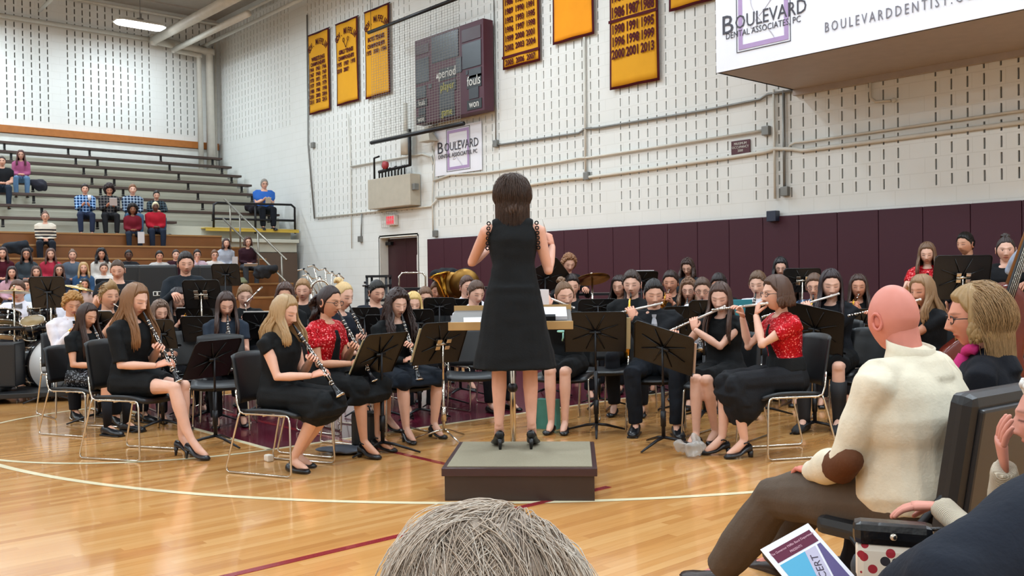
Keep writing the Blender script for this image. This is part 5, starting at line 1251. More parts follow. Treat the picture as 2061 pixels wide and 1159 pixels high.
place('girl with black hair and glasses playing a trumpet', 358, 603, 9.8, 35, inst='trumpet', ilabel='trumpet of the girl with black hair and glasses', lod=1, hair='231a1c', hs='long', hl=.28, skin=SK['a'], glasses=True, top=DK, sleeve='short', pose='trumpet', hp=-.15, cdir=V((0, 1, -.35)))
place('girl with dark brown hair looking down behind two black music stands', 455, 613, 8.9, 20, inst='clarinet', ilabel='clarinet tip of the dark haired girl between the stands', lod=1, hair='3d2a24', hs='long', hl=.3, skin=SK['a'], top='2a3340', pose='clarinet', hp=-.35, hy=.1)
place('light haired boy in a black shirt playing trumpet toward the floor', 493, 596, 10.4, 20, inst='silver trumpet', ilabel='silver trumpet of the light haired boy in black', lod=1, hair='8b6a4a', hs='short', fem=False, skin=SK['c'], top=DK, sleeve='long', pose='trumpet', hp=-.2, cdir=V((0, .9, -.5)))
place('brown haired girl mostly hidden behind the straight haired blonde girl', 574, 594, 10.0, 10, lod=1, hair='4a332b', hs='wavy', hl=.2, skin=SK['f'], top=DK, pose='hold', hp=-.2)
place('sandy haired boy facing forward behind the hidden brown haired girl', 610, 584, 11.0, 5, lod=1, hair='94704c', hs='short', fem=False, skin=SK['a'], top=DK, pose='hold', hp=-.1)
place('dark haired heavy set boy in a black shirt looking down by the red door', 758, 588, 10.2, 35, lod=1, hair='17130f', hs='short', fem=False, w=1.15, skin=SK['a'], top=NAVY, sleeve='short', pose='hold', hp=-.25)
place('brown haired boy playing trumpet behind the blonde second row girl', 856, 599, 10.5, 10, inst='trumpet', ilabel='trumpet tip of the brown haired boy behind the blonde girl', lod=1, hair='6b4c38', hs='short', fem=False, skin=SK['a'], top=DK, pose='trumpet', hp=-.2, cdir=V((0, .9, -.5)))
place('young boy peering round a gleaming brass euphonium', 879, 586, 12.3, 10, inst='euphonium', ilabel='brass euphonium bell catching the light', lod=1, hair='5d3a22', hs='short', fem=False, skin=SK['b'], top=DK, pose='hold', hp=-.15)
place('boy in a white shirt playing a silver trumpet under the pair of big cymbals', 940, 577, 11.5, 25, inst='silver trumpet', ilabel='silver trumpet under the pair of big cymbals', lod=1, hair='4b2f22', hs='short', fem=False, skin=SK['a'], top='e2dfe4', sleeve='long', pose='trumpet', hp=-.05, cdir=V((0, .9, -.4)))
place('boy in a white shirt, dark vest and bow tie beside the conductor hem', 958, 590, 9.6, 40, lod=1, hair='50382b', hs='short', fem=False, skin=SK['c'], top='e2dfe4', sleeve='long', vest='17181d', tie='bow', pose='lap', hp=-.25, hy=-.2)
place('standing dark haired boy in a dark blue shirt behind the bleacher side stands', 374, 530, 10.0, 25, sit=False, lod=1, hair='221916', hs='short', fem=False, skin=SK['a'], top='1b2128', sleeve='long', pose='play', hp=-.15, shoes='oxford', collar=True)
place('standing stocky boy in a black crew neck shirt at the percussion', 237, 543, 10.9, 15, sit=False, lod=1, hair='4a3629', hs='buzz', fem=False, w=1.22, skin=SK['a'], top='1a1a1e', sleeve='short', pose='play', hp=-.25, shoes='oxford')
# --- drummers
place('drummer in a white shirt and grey bow tie leaning behind the tom drums', 100, 597, 12.0, 15, lod=1, hair='3a2721', hs='short', fem=False, skin=SK['a'], top='e2dee6', sleeve='long', tie='bow', pose='play', hp=-.1, lean=.15)
place('drummer in a white shirt whose eyes are hidden by a crash cymbal', 36, 585, 11.9, 12, lod=1, hair='54382a', hs='short', fem=False, skin=SK['a'], top='e2dee6', sleeve='long', tie='bow', pose='play', hp=-.05, lean=.1)
# --- right half
place('girl with a topknot bun playing flute with bare legs beside the conductor', 1136, 594, 8.35, -14, inst='flute', ilabel='flute of the girl with the topknot bun', lod=2, hair='6b4e36', hs='bun', skin=SK['c'], top=DK, bottom='skirt', bcol=DK, sleeve='long', shoes='flat', pose='flute', hy=.45, hp=-.2, hr=.15, knees=-.02, slen=.9, feet=.0, fdir=V((.85, .1, .35)),
    )
place('dark haired boy half hidden behind the topknot girl', 1150, 576, 10.5, 5, lod=1, hair='241a18', hs='short', fem=False, skin=SK['a'], top=DK, pose='hold', hp=-.1)
place('standing girl with frizzy light brown hair and a pale headband behind the bass drum', 1145, 530, 12.0, 10, sit=False, lod=1, hair='8a5f40', hs='curly', hl=.12, skin=SK['a'], top='14151a', sleeve='long', pose='play', hp=-.35, headband='cfc4b4')
place('dark haired boy in black shirt and silver tie playing flute with wide set knees', 1316, 592, 8.15, -8, inst='flute', ilabel='pale flute of the dark haired boy in the silver tie', lod=2, hair='1a1412', hs='short', fem=False, skin=SK['a'], top='15171b', sleeve='long', collar=True, tie='a5a3a8', bottom='trousers', bcol='151a22', shoes='oxford', scol='15161a', pose='flute', hy=.12, hp=-.18, knees=.10, feet=(.03, -.05), fdir=V((.95, .05, -.2)), w=1.1)
place('tall boy playing saxophone behind the flute boy', 1272, 572, 9.3, -15, inst='sax', ilabel='saxophone of the tall boy behind the flute boy', lod=1, hair='33241d', hs='short', fem=False, skin=SK['c'], top=DK, sleeve='long', pose='sax', hp=-.1)
place('girl with long dark hair peeking past the saxophone boy', 1247, 577, 11.0, -25, lod=1, hair='2a1b19', hs='long', hl=.25, skin=SK['a'], top=DK, pose='hold', hp=-.1)
place('dark haired boy playing a brass trumpet below the standing girl in glasses', 1350, 568, 11.0, -20, inst='trumpet', ilabel='trumpet of the boy below the standing girl in glasses', lod=1, hair='2b1b17', hs='short', fem=False, skin=SK['b'], top=DK, pose='trumpet', hp=-.1)
place('standing girl with glasses and wavy brown hair in a grey jacket by the pads', 1384, 538, 12.2, -25, sit=False, lod=1, hair='3a2822', hs='wavy', hl=.16, skin=SK['a'], top='2c333a', sleeve='long', glasses=True, pose='play', hp=-.35)
place('girl with glasses and light brown hair playing in the third row', 1386, 584, 10.3, -18, inst='clarinet', ilabel='clarinet of the third row girl with glasses', lod=1, hair='6b4b35', hs='wavy', hl=.18, skin=SK['a'], top=DK, glasses=True, pose='clarinet', hp=-.1)
place('brown haired boy with glasses in a white shirt behind a black stand', 1414, 584, 9.6, -15, inst='clarinet', ilabel='clarinet of the boy with glasses behind the black stand', lod=1, hair='4c372b', hs='short', fem=False, skin=SK['a'], top='e2dee4', sleeve='long', glasses=True, pose='clarinet', hp=-.15)
place('dark haired player whose face is hidden behind the flute girls', 1447, 573, 10.7, -20, lod=1, hair='231919', hs='short', fem=False, skin=SK['b'], top=DK, pose='hold', hp=-.3)
place('girl with long brown hair in a black dress playing flute beside the red sequined flutist', 1450, 599, 7.6, -38, inst='flute', ilabel='flute of the long haired girl beside the red sequined flutist', lod=2, hair='4a342b', hs='long', hl=.36, skin=SK['c'], top=DK, bottom='dress', sleeve='cap', shoes='flat', scol='121217', pose='flute', hy=.25, hp=-.25, knees=-.04, slen=.93, feet=(-.15, .02), fdir=V((.93, .1, -.42)))
place('girl in glasses, braided hair and a red sequined bolero playing flute in profile', 1562, 591, 6.95, -78, inst='flute', ilabel='flute of the girl in profile wearing red sequins and glasses', lod=2, hair='4d3529', hs='bob', skin=SK['c'], top='red sequins', topname='bolero', bottom='skirt', bcol='17181c', sleeve='short', shoes='strap', scol='17171b', pose='flute', hy=.0, hp=-.02, glasses=True, drop=.14, flare=.22, knees=.0, feet=(-.06, .04), fdir=V((.96, .2, -.1)), T={-1: V((.03, .22, 1.0)), 1: V((.25, .22, .98))}, hint={-1: V((-.3, .6, -1)), 1: V((.6, .4, -1))}, hu=75)
place('fair boy in a white shirt playing clarinet behind the flute girls', 1526, 572, 9.6, -30, inst='clarinet', ilabel='clarinet of the fair boy in the white shirt', lod=1, hair='5d4431', hs='short', fem=False, skin=SK['c'], top='e2dee4', sleeve='long', pose='clarinet', hp=-.15)
place('brown haired girl tucked behind the braid of the red sequined flutist', 1594, 576, 10.2, -20, lod=1, hair='4a3329', hs='long', hl=.26, skin=SK['a'], top='2a2b33', pose='hold', hp=-.15)
place('boy with glasses in a checked shirt beside the long dark haired flutist', 1640, 576, 9.7, -28, inst='sax', ilabel='saxophone of the boy in the checked shirt', lod=1, hair='5b4335', hs='short', fem=False, skin=SK['a'], top='plaid pale', sleeve='long', glasses=True, pose='sax', hp=-.15)
place('girl with long dark hair and black boots playing a pale flute', 1672, 573, 8.2, -32, inst='flute', ilabel='pale flute of the girl in black boots', lod=2, hair='2c1e20', hs='long', hl=.36, skin=SK['c'], top='15171d', bottom='skirt', bcol=DK, sleeve='long', shoes='boot', scol='17171b', pose='flute', hy=.35, hp=-.2, fdir=V((.9, .1, -.28)), slen=.9, feet=(-.05, .05))
place('girl in a black choker and long brown hair playing trumpet', 1728, 577, 9.8, -20, inst='trumpet', ilabel='trumpet of the girl in the black choker', lod=1, hair='3b2821', hs='long', hl=.32, skin=SK['b'], top=DK, sleeve='short', pose='trumpet', hp=-.05, cdir=V((.2, .9, -.4)))
place('girl with shoulder length light brown hair playing flute past the bald man', 1856, 585, 7.6, -70, inst='flute', ilabel='flute tip showing past the bald man', lod=1, hair='8a6b4c', hs='long', hl=.26, skin=SK['b'], top='121418', sleeve='short', pose='flute', hy=.2, hp=-.1)
place('standing girl with glasses and black hair behind a tall stand at the pads', 1571, 537, 11.0, -15, sit=False, lod=1, hair='1b1618', hs='long', hl=.2, skin=SK['c'], top=DK, glasses=True, pose='play', hp=-.3)
place('standing girl with light brown hair in a red sequined bolero by the wall pads', 1866, 510, 10.5, -28, sit=False, lod=1, hair='6b4f3b', hs='long', hl=.24, skin=SK['c'], top='red sequins', topname='bolero', bottom='skirt', bcol=DK, sleeve='short', pose='play', hp=-.25)
place('bearded dark haired man in a dark suit standing against the maroon pads', 1943, 491, 10.9, -60, sit=False, lod=1, hair='15110f', hs='short', fem=False, skin=SK['f'], top='1b1b22', sleeve='long', collar=True, beard=True, pose='down', hp=-.05)
place('standing girl with pulled back dark hair and pale skin beside the double bass', 2024, 502, 8.9, -25, sit=False, lod=2, hair='2e211d', hs='bun', skin=SK['c'], top='101115', sleeve='long', pose='play', eyes='open', hp=-.12, w=1.1, open_neck=True)
# ---- conductor on the podium
POD = dict(z=.20)
pl_, pr_, bl_, br_ = V((-4.449, 3.399, 0)), V((-3.782, 4.056, 0)), V((-5.139, 3.995, 0)), V((-4.469, 4.695, 0))
ux = (pr_-pl_).normalized(); cpod = (pl_+pr_+bl_+br_)/4; wid = (pr_-pl_).length; dep = .90
pod = thing('conductor_podium', 'low carpet topped brown wooden podium under the conductor', 'podium', (cpod.x, cpod.y, 0), math.atan2(ux.y, ux.x))
b = MB(); b.box((0, 0, .075), (wid-.035, dep-.03, .15)); b.obj('base', mat('podium_brown', '33241f', .4, 0, .5, .2), pod)
b = MB(); b.box((0, 0, .175), (wid, dep, .05), bev=.005); b.obj('lid', mat('podium_trim', '3c2527', .35), pod)
b = MB(); b.box((0, 0, .202), (wid-.06, dep-.06, .008)); CP, t = base('podium_carpet', '8f8673', .95, 0, .1); nz = t.noise(t.coord(), 260, 2); t.link(t.mix(nz, srgb('7a725f'), srgb('a19884')), t.b.inputs['Base Color']); b.obj('carpet', CP, pod)

JC = place('conductor with a brown bob and sleeveless black dress, seen from behind on the podium', 1031, 394, 6.28, 180, z0=.207, sit=False, lod=2, hair='45332a', hs='bob', skin='dba58f', top=DK, bottom='dress', topname='dress', sleeve='none', shoes='heel', scol='0d0d10', pose='conduct',
    w=.92, bobl=.135, lrx=-.012, hint={1: V((.12, -.25, -1)), -1: V((-.75, -.3, -1))}, TW={1: (1112, 494, 6.45), -1: (985, 500, 6.6)}, HD={1: (V((-.25, .35, .8)), V((-.7, .6, 0))), -1: (V((.4, .8, .3)), V((0, 0, -1)))}, curl=1.1, hu=50)
b = MB(); p_ = JC['M'] @ (JC['W'][1]+V((-.03, .06, .06))); q_ = at(1092, 440, 6.45); b.tube([p_-p_, q_-p_], [.006, .004], 6); b.ball((0, 0, 0), (.012, .012, .018), 8)
tag(b.obj('conducting_baton', mat('baton_white', 'e8e4de', .4), None, p_), 'thin white baton raised in the right hand of the conductor', 'baton')
b = MB()
for sd in (-1, 1):
    for k in range(6): c = JC['SH'][sd]+V((sd*(-.006+.002*k), .0, .03-.030*k)); b.tube([c+V((.010*math.cos(a), -.056+.004*k, .010*math.sin(a))) for a in np.linspace(0, 2*PI, 9)], .004, 5, caps=False)
b.obj('shoulder_trim', BLACK(), JC['root'])
# ---------------------------------------------------------------- strands for heads close to the camera
def strands(J, col, n, L_, flow, wd=.0011, th=.02, u0=0, seed=3, up_=0.0, zmin=-.03, label=None, rnd=.035, lim=1.27, zend=-.5):
    rng = np.random.RandomState(seed); Hm = J['Hm']; mb = MB(); iv = Hm.to_3x3().inverted(); dn = iv @ V((0, 0, -1))
    for i in range(n):
        a = math.radians(u0)+rng.rand()*(2*PI-2*math.radians(u0)); v_ = math.acos(1-rng.rand()*1.15)
        xx, yy, zz = [float(q) for q in head_surface(np.array(math.sin(v_)), np.array(math.cos(v_)), np.array(a))]
        if zz < zmin: continue
        nn_ = V((xx, yy, zz)).normalized(); q = V((xx, yy, zz))+nn_*(th*(.6+.5*rng.rand()))
        t_ = flow(V((xx, yy, zz)), rng); t_ = (t_-nn_*t_.dot(nn_)).normalized(); pts = [q]; l_ = L_*(.6+.7*rng.rand()); hh = 11; lm = lim*(.93+.07*rng.rand())
        for j in range(hh):
            d_ = (t_*(1-j/hh)+dn*(j/hh)*1.2+V((rng.randn(), rng.randn(), rng.randn()))*rnd).normalized(); q = q+d_*l_/hh+nn_*up_*(1-j/hh)*.01
            e = V((q.x/.085, q.y/.107, max(0, q.z)/.125)); 
            if q.z > -.03 and e.length < 1.14: q = V((q.x, q.y, q.z))*(1.14/e.length) if q.z > 0 else V((q.x*(1.14/e.length), q.y*(1.14/e.length), q.z))
            if q.z > -.03 and e.length > lm: q = q.lerp(q*(lm/e.length), .6)
            if q.z <= -.03:
                r2 = math.hypot(q.x/.085, q.y/.107)
                if r2 > lm: q = V((q.x*lm/r2, q.y*lm/r2, q.z))
            if (q-iv @ V((0, 0, 0))).dot(dn) > -zend: break
            pts.append(q)
        if len(pts) < 4: continue
        mb.tube(pts, [wd*(1 if k_ < len(pts)-3 else .6) for k_ in range(len(pts))], 3, caps=False) if 1 else mb.tube(pts, [wd, wd, wd, wd, wd*.9, wd*.9, wd*.8, wd*.7, wd*.5, wd*.3], 3, caps=False)
    o = mb.obj('hair_strands', hair_mat(col, .45), J['root']); o.data.transform(Hm); o['label'] = label or 'loose fine strands of hair'
fl_down = lambda p_, r: V((p_.x*4+r.randn()*.15, p_.y*3+r.randn()*.15, -.5))
strands(JC, '4a372d', 2200, .38, fl_down, .0012, .022, 46, 4, zend=-.20, lim=1.27)
# ================================================================ AUDIENCE IN FRONT
def seat_black(x, y, rot, label):
    t = thing('padded_chair', label, 'chair', (x, y, 0), rot, 'black padded audience chairs'); bp = M_blackplastic(); b = MB()
    b.box((0, .06, .425), (.46, .45, .07), bev=.03); b.obj('seat', bp, t)
    b = MB(); M = Matrix.Translation((0, -.23, .66)) @ Matrix.Rotation(.16, 4, 'X'); b.box((0, 0, 0), (.50, .085, .60), 0, M, .035); b.obj('backrest', bp, t)
    b = MB(); M2 = Matrix.Translation((0, -.275, .66)) @ Matrix.Rotation(.16, 4, 'X'); b.box((0, 0, 0), (.42, .03, .5), 0, M2, .01); b.obj('back_shell', mat('grey_black_plastic', '1d1e22', .35), t)
    for s_ in (-1, 1):
        b = MB(); b.tube([(s_*.235, -.21, .62), (s_*.235, .24, .012)], .014, 8); b.obj('leg', M_black_metal(), t)
        b = MB(); b.tube([(s_*.215, .14, .41), (s_*.215, -.26, .012)], .014, 8); b.obj('leg', M_black_metal(), t)
    return t
rt = lambda a: RGT*math.cos(0)+V((0, 0, 0))
JM = place('bald man in a cream quarter zip sweater with brown elbow patches watching the band', 1797, 640, 3.4, -143, seat=False, lod=2, fem=False, hs='bald', skin='cf8374', top='d9cfba', collar=True, sleeve='long', bottom='trousers', bcol='54473c', shoes='oxford', scol='2a1c18', pose='lap', w=1.28, build=.3,
    KW={-1: (1560, 1000, 3.78), 1: (1640, 990, 3.95)}, AW={-1: (1452, 1150, 4.05), 1: (1560, 1128, 4.2)}, TW={-1: (1632, 948, 3.55), 1: (1700, 930, 3.8)}, hint={-1: V((-.9, -.9, -.5)), 1: V((.7, -.5, -1))}, hp=-.02, lean=.10, bag=1.05, topname='sweater', hy=-.28, fold=.015, ffs=8.0, l1=.30, l2=.27)
b = MB(); e_ = JM['E'][-1]; d_ = (JM['W'][-1]-e_).normalized(); b.tube([e_-d_*.03+V((-.012, -.02, 0)), e_+d_*.05+V((-.012, -.02, -.008)), e_+d_*.12+V((-.008, -.012, -.012))], [.045, .062, .035], 14, round_ends=True); b.obj('elbow_patch', cloth('5b3620', 'suede'), JM['root'])
b = MB(); Nn = JM['N']
rr = [ell_ring(Nn+V((0, -.012, z_)), w_, w_*.95, V((1, 0, 0)), V((0, .97, .22)), 24, 2.1) for w_, z_ in ((.115, -.045), (.092, -.01), (.083, .03), (.085, .062), (.079, .062), (.075, .03), (.07, -.02))]
b.rings([ell_ring(Nn+V((0, -.012, -.09)), .15, .11, V((1, 0, 0)), V((0, .97, .22)), 24, 2.1)]+rr, caps=False); b.obj('sweater_collar', fabric('d9cfba'), JM['root'])
rx, ry = JM['root'].location.x, JM['root'].location.y; rdir = RGT*.80+FWD*.60
seat_black(rx, ry, facing(-143), 'black padded folding chair under the bald man')
JW = place('blonde woman with layered shoulder length hair, glasses and a dark jacket beside the bald man', 1962, 640, 3.75, -128, seat=False, lod=2, hs='bob', hair='94764c', skin='cf8d72', top='11131b', sleeve='long', collar=True, pose='lap', glasses=True, hy=.45, hp=-.05, w=1.05, shoes='boot', scol='131317', bcol='1b1b22', feet=.1, eyes='open', hu=72)
fl_back = lambda p_, r: V((p_.x*4+r.randn()*.15, p_.y*2-.35+r.randn()*.1, -.6))
strands(JW, 'a07e56', 3000, 0.44, fl_back, .0010, .030, 74, 9, zmin=.0, lim=1.33, up_=.2, zend=-.20)
strands(JW, '7a5c38', 1500, 0.44, fl_back, .0010, .028, 76, 11, zmin=.0, lim=1.31, up_=.2, zend=-.19)
b = MB(); Nn = JW['N']; b.tube([Nn+V((.075*math.cos(a), .01+.07*math.sin(a), .02+.012*math.sin(3*a))) for a in np.linspace(.2, PI-.2, 11)], .022, 8); b.tube([Nn+V((-.02, .08, 0)), Nn+V((-.035, .12, -.10))], [.028, .04], 8); b.obj('scarf', cloth('b92d6e', 'pink_scarf'), JW['root'])
wx_, wy_ = JW['root'].location.x, JW['root'].location.y
seat_black(wx_, wy_, facing(-143), 'black padded folding chair under the blonde woman')
# elderly woman at the right edge, her bag, the neighbour's navy coat
JE = place('elderly white haired woman in a cream knitted cardigan resting her chin on her hand', 2124, 880, 2.25, -118, seat=False, lod=2, hs='curly', hair='cfcac6', skin='cc9080', top='cream knit', sleeve='long', bcol='3f4247', shoes='flat', pose='lap', TW={1: (2022, 940, 2.22), -1: (1895, 1018, 2.35)}, hint={1: V((.5, .3, -1)), -1: V((-.8, -.2, -.7))},
    HD={1: (V((-.25, .1, .95)), V((.3, -1, 0))), -1: (V((.05, 1, -.12)), V((0, 0, -1)))}, curl=.35, w=1.1, s=.9, KW={-1: (1755, 1150, 2.45), 1: (1800, 1160, 2.7)}, lean=.15)
seat_black(JE['root'].location.x, JE['root'].location.y, facing(-118), 'black padded folding chair under the elderly woman')
JN = place('nearest spectator in a dark navy coat leaning in from the picture edge', 2330, 660, 1.66, -140, seat=False, lod=1, hs='short', fem=False, hair='6b655f', skin='cf9a7e', top='161b26', topname='coat', sleeve='long', pose='lap', TW={-1: (1760, 1290, 1.60), 1: (1960, 1330, 1.8)}, hint={-1: V((-1, .2, -.2)), 1: V((.5, 0, -1))}, w=2.1, build=.3, l1=.34, l2=.30)
JG = place('seated spectator with silvery blond hair whose head fills the foot of the picture', 982, 1346, .75, 178, seat=False, lod=2, hs='wavy', hl=.10, hair='9a8878', skin='d9a58c', top='4a4a52', sleeve='long', pose='lap', s=.9, hu=60, hp=-.05)
def fl_gray(p_, r):
    a = math.atan2(p_.y+.03, p_.x-.01); return V((p_.x*5+.7*math.sin(a*2+1)+r.randn()*.08, p_.y*4+.4*math.cos(a*3)+r.randn()*.08-.5, -.1))
strands(JG, 'ad9a88', 3600, .13, fl_gray, .0006, .029, 0, 5, up_=.12, zmin=-.02, lim=1.27, rnd=.02)
strands(JG, '927f70', 2000, .12, fl_gray, .0006, .027, 0, 6, up_=.1, zmin=-.02, lim=1.27, rnd=.02)
strands(JG, 'c6b9ab', 900, .14, fl_gray, .0004, .026, 0, 8, up_=.25, zmin=.0, rnd=.04, lim=1.34)
# handbag
P = at(1797, 1072, 2.3); bag = thing('handbag', 'black patent handbag with a cream floral base in the lap of the cardigan woman', 'handbag', P, facing(-20))
pat = mat('black_patent', '121316', .22, 0, .6, .2, 30, .3, 25)
b = MB(); b.box((0, 0, 0), (.30, .12, .09), bev=.03); b.obj('top', pat, bag)
m_, t = base('flower_fabric', 'ddd3c4', .8); vo = t.new('ShaderNodeTexVoronoi'); vo.inputs['Scale'].default_value = 19; t.link(t.coord(), vo.inputs['Vector']); md = vo.outputs['Distance']; cl = t.xyz(vo.outputs['Color'])
fc_ = t.mix(t.math('GREATER_THAN', cl[0], .5), srgb('9e1f2e'), srgb('25222b')); t.link(t.mix(t.math('LESS_THAN', md, .36), srgb('ddd3c4'), fc_), t.b.inputs['Base Color'])
b = MB(); b.box((.0, 0, -.12), (.28, .11, .17), bev=.03); b.obj('floral_base', m_, bag)
b = MB(); b.tube([(-.12, .03, .03), (-.17, .04, .04), (-.19, .03, -.05), (-.17, .02, -.13), (-.12, .02, -.16)], .009, 8); b.obj('handle', pat, bag)
b = MB(); b.tube([(.02, -.065, .03), (.08, -.075, .0), (.14, -.06, -.02)], .006, 6); b.obj('strap', pat, bag)
b = MB(); b.lathe([(.001, .006), (.013, .003), (.014, 0)], 14, 0, Matrix.Translation((.0, .068, .0)) @ Matrix.Rotation(-PI/2, 4, 'X')); b.obj('stud', M_chrome(), bag); bag.scale = (.62, .62, .62)
# program
cA, cB, cC = at(1530, 1106, 2.3), at(1626, 1053, 2.36), at(1712, 1180, 2.24); ex_ = (cB-cA); wv_ = ex_.length; ex_.normalize(); ey = (cC-cB); ey = (ey-ex_*ey.dot(ex_)); hv_ = .21; ey.normalize(); ez = ex_.cross(ey)
if ez.dot(CF) > 0: ez = -ez
Mp = Matrix((ex_, -ey, ex_.cross(-ey))).transposed().to_4x4(); Mp.translation = cA+ey*0
pg = bpy.data.objects.new('concert_program', None); link(pg); pg.matrix_world = Mp; tag(pg, 'printed concert program held low between the bald man and the handbag', 'program')
zs_ = 1 if ex_.cross(-ey).dot(CAM-cA) > 0 else -1
def card(nm, x0, x1, y0, y1, col, z, th=.001, poly=None):
    b = MB(); pts = poly or [(x0, y0), (x1, y0), (x1, y1), (x0, y1)]; b.poly([(x*wv_, -y*wv_, z*zs_) for x, y in pts], th, (0, 0, zs_)); return b.obj(nm, mat('print_'+col, col, .6, 0, .3, .02), pg)
card('page', 0, 1, 0, 1.5, 'e6e3ea', 0); card('maroon_header', .09, .93, .10, .32, '5e1836', .0012, .0005)
card('blue_panel', 0, 0, 0, 0, '55a6c9', .0012, .0005, [(.09, .36), (.66, .36), (.30, 1.45), (.09, 1.45)]); card('grey_band', 0, 0, 0, 0, 'bdb6cb', .0014, .0005, [(.60, .36), (.82, .36), (.52, 1.45), (.26, 1.45)]); card('violet_panel', 0, 0, 0, 0, '5b4f7e', .0016, .0005, [(.86, .36), (.93, .36), (.93, 1.45), (.55, 1.45)])
for s_, sz, x, y, r_, c_ in (('The Governor Mifflin Band Department', .055, .51, .17, 0, 'd9a9b8'), ('PRESENTS', .055, .51, .26, 0, 'd9a9b8'), ('POPS &', .13, .38, .95, 1.25, '3a2b3f'), ('CONCERT', .17, .56, .85, 1.25, '3a2b3f')):
    me = text_mesh(s_, sz*wv_, ext=.0002); me.materials.clear(); me.materials.append(mat('print_'+c_, c_, .6)); o = bpy.data.objects.new('lettering', me); link(o, pg); o.location = (x*wv_, -y*wv_, .0024*zs_); o.rotation_euler = (0, 0, r_)
    if zs_ < 0: o.rotation_euler = (PI, 0, -r_)
# ================================================================ AUDIENCE ON THE BLEACHERS
def sitter(label, px, py, X, az=28, seat_z=None, **kw):
    P = on_x(px, py, X); d = (P-CAM).dot(CF)
    kw.setdefault('lod', 0); kw.setdefault('eyes', 'open')
    ln = kw.get('lean', .1); kw['lean'] = ln
    s_ = 1.0 if seat_z is None else min(1.08, max(.9, (P.z-seat_z)/.70))
    J = place(label, px, py, d, az, z0=P.z-1.150*s_, seat=False, **kw)
    if seat_z is not None: print('SEAT', label[:30], 'seat', round(J['root'].location.z+.45*s_, 2), 'row', round(seat_z, 2))
    return J
row = lambda k: dict(X=BX(k)+.18, seat_z=BZ(k)); wrow = lambda j: dict(X=WX(j)+.22, seat_z=WZ(j))
G = dict()
sitter('man in a black T-shirt cut off by the picture edge, high on the stand', 4, 325, fem=False, hs='buzz', hair='3b2a22', skin=SK['a'], top='17181c', pose='lap', bcol='25303f', sleeve='short', **row(5))
sitter('woman with long reddish brown hair and a pink top high on the stand', 42, 312, hs='long', hl=.3, hair='4d2b26', skin=SK['a'], top='a5567c', pose='lap', bcol='5a7896', sleeve='long', glasses=True, **row(4))
sitter('boy in a bright blue plaid shirt holding a paper cup', 171, 381, fem=False, hs='short', hair='2a1c19', skin=SK['a'], top='plaid blue', pose='hold', bcol='222b42', sleeve='long', shoes='oxford', scol='b8a2a6', **row(7))
sitter('boy in a dark plaid shirt reading a white program', 220, 382, fem=False, hs='afro', hair='2a1b1b', skin=SK['b'], top='plaid dark', pose='hold', bcol='1d1e22', sleeve='long', hp=-.4, shoes='oxford', **row(7))
sitter('boy in a pale blue and navy plaid shirt with sandy hair', 267, 382, fem=False, hs='short', hair='7a5238', skin=SK['c'], top='plaid pale', pose='lap', bcol='44617c', sleeve='long', shoes='oxford', **row(7))
sitter('dark haired boy in a dark green plaid shirt leaning on his knees', 315, 393, fem=False, hs='buzz', hair='17120f', skin=SK['a'], top='plaid green', pose='lean', bcol='36506b', sleeve='long', hp=-.2, shoes='oxford', **row(7))
sitter('woman with curly black hair in a dark red cardigan holding a white program', 267, 422, hs='afro', hair='1a1112', skin=SK['d'], top='6e1524', pose='lap', bcol='1c2534', sleeve='long', **wrow(0))
sitter('man in a bright red sweater and a pale flat cap', 313, 416, fem=False, hs='buzz', hair='cfc4a0', skin=SK['e'], top='a31728', pose='lap', bcol='1a2233', sleeve='long', w=1.1, **wrow(0))
sitter('woman in a cream sweater with black stripes sitting alone on the wooden rows', 91, 436, hs='bun', hair='5e4032', skin=SK['a'], top='striped sweater', pose='lap', bcol='1b1e27', sleeve='long', glasses=True, w=1.1, lod=1, **wrow(1))
sitter('grey haired man in a royal blue polo shirt seated by the guard rail', 532, 371, fem=False, hs='short', hair='8b837b', skin=SK['a'], top='2f62b3', pose='hold', bcol='15181f', sleeve='short', shoes='oxford', scol='17171a', w=1.25, build=.5, glasses=True, X=-22.75, seat_z=3.1)
sitter('woman with brown hair in a pale grey knitted top holding a program', 455, 490, hs='long', hl=.16, hair='3d2a26', skin=SK['a'], top='a9abb5', pose='lap', bcol='3d5c78', sleeve='long', lod=1, X=WX(3)+.2, seat_z=WZ(3))
sitter('older woman in a dark maroon velvet jacket on the lowest visible wooden row', 499, 487, hs='bob', hair='4a3128', skin=SK['a'], top='31141e', pose='lap', bcol='3e4045', sleeve='long', glasses=True, lod=1, X=WX(3)+.2, seat_z=WZ(3))
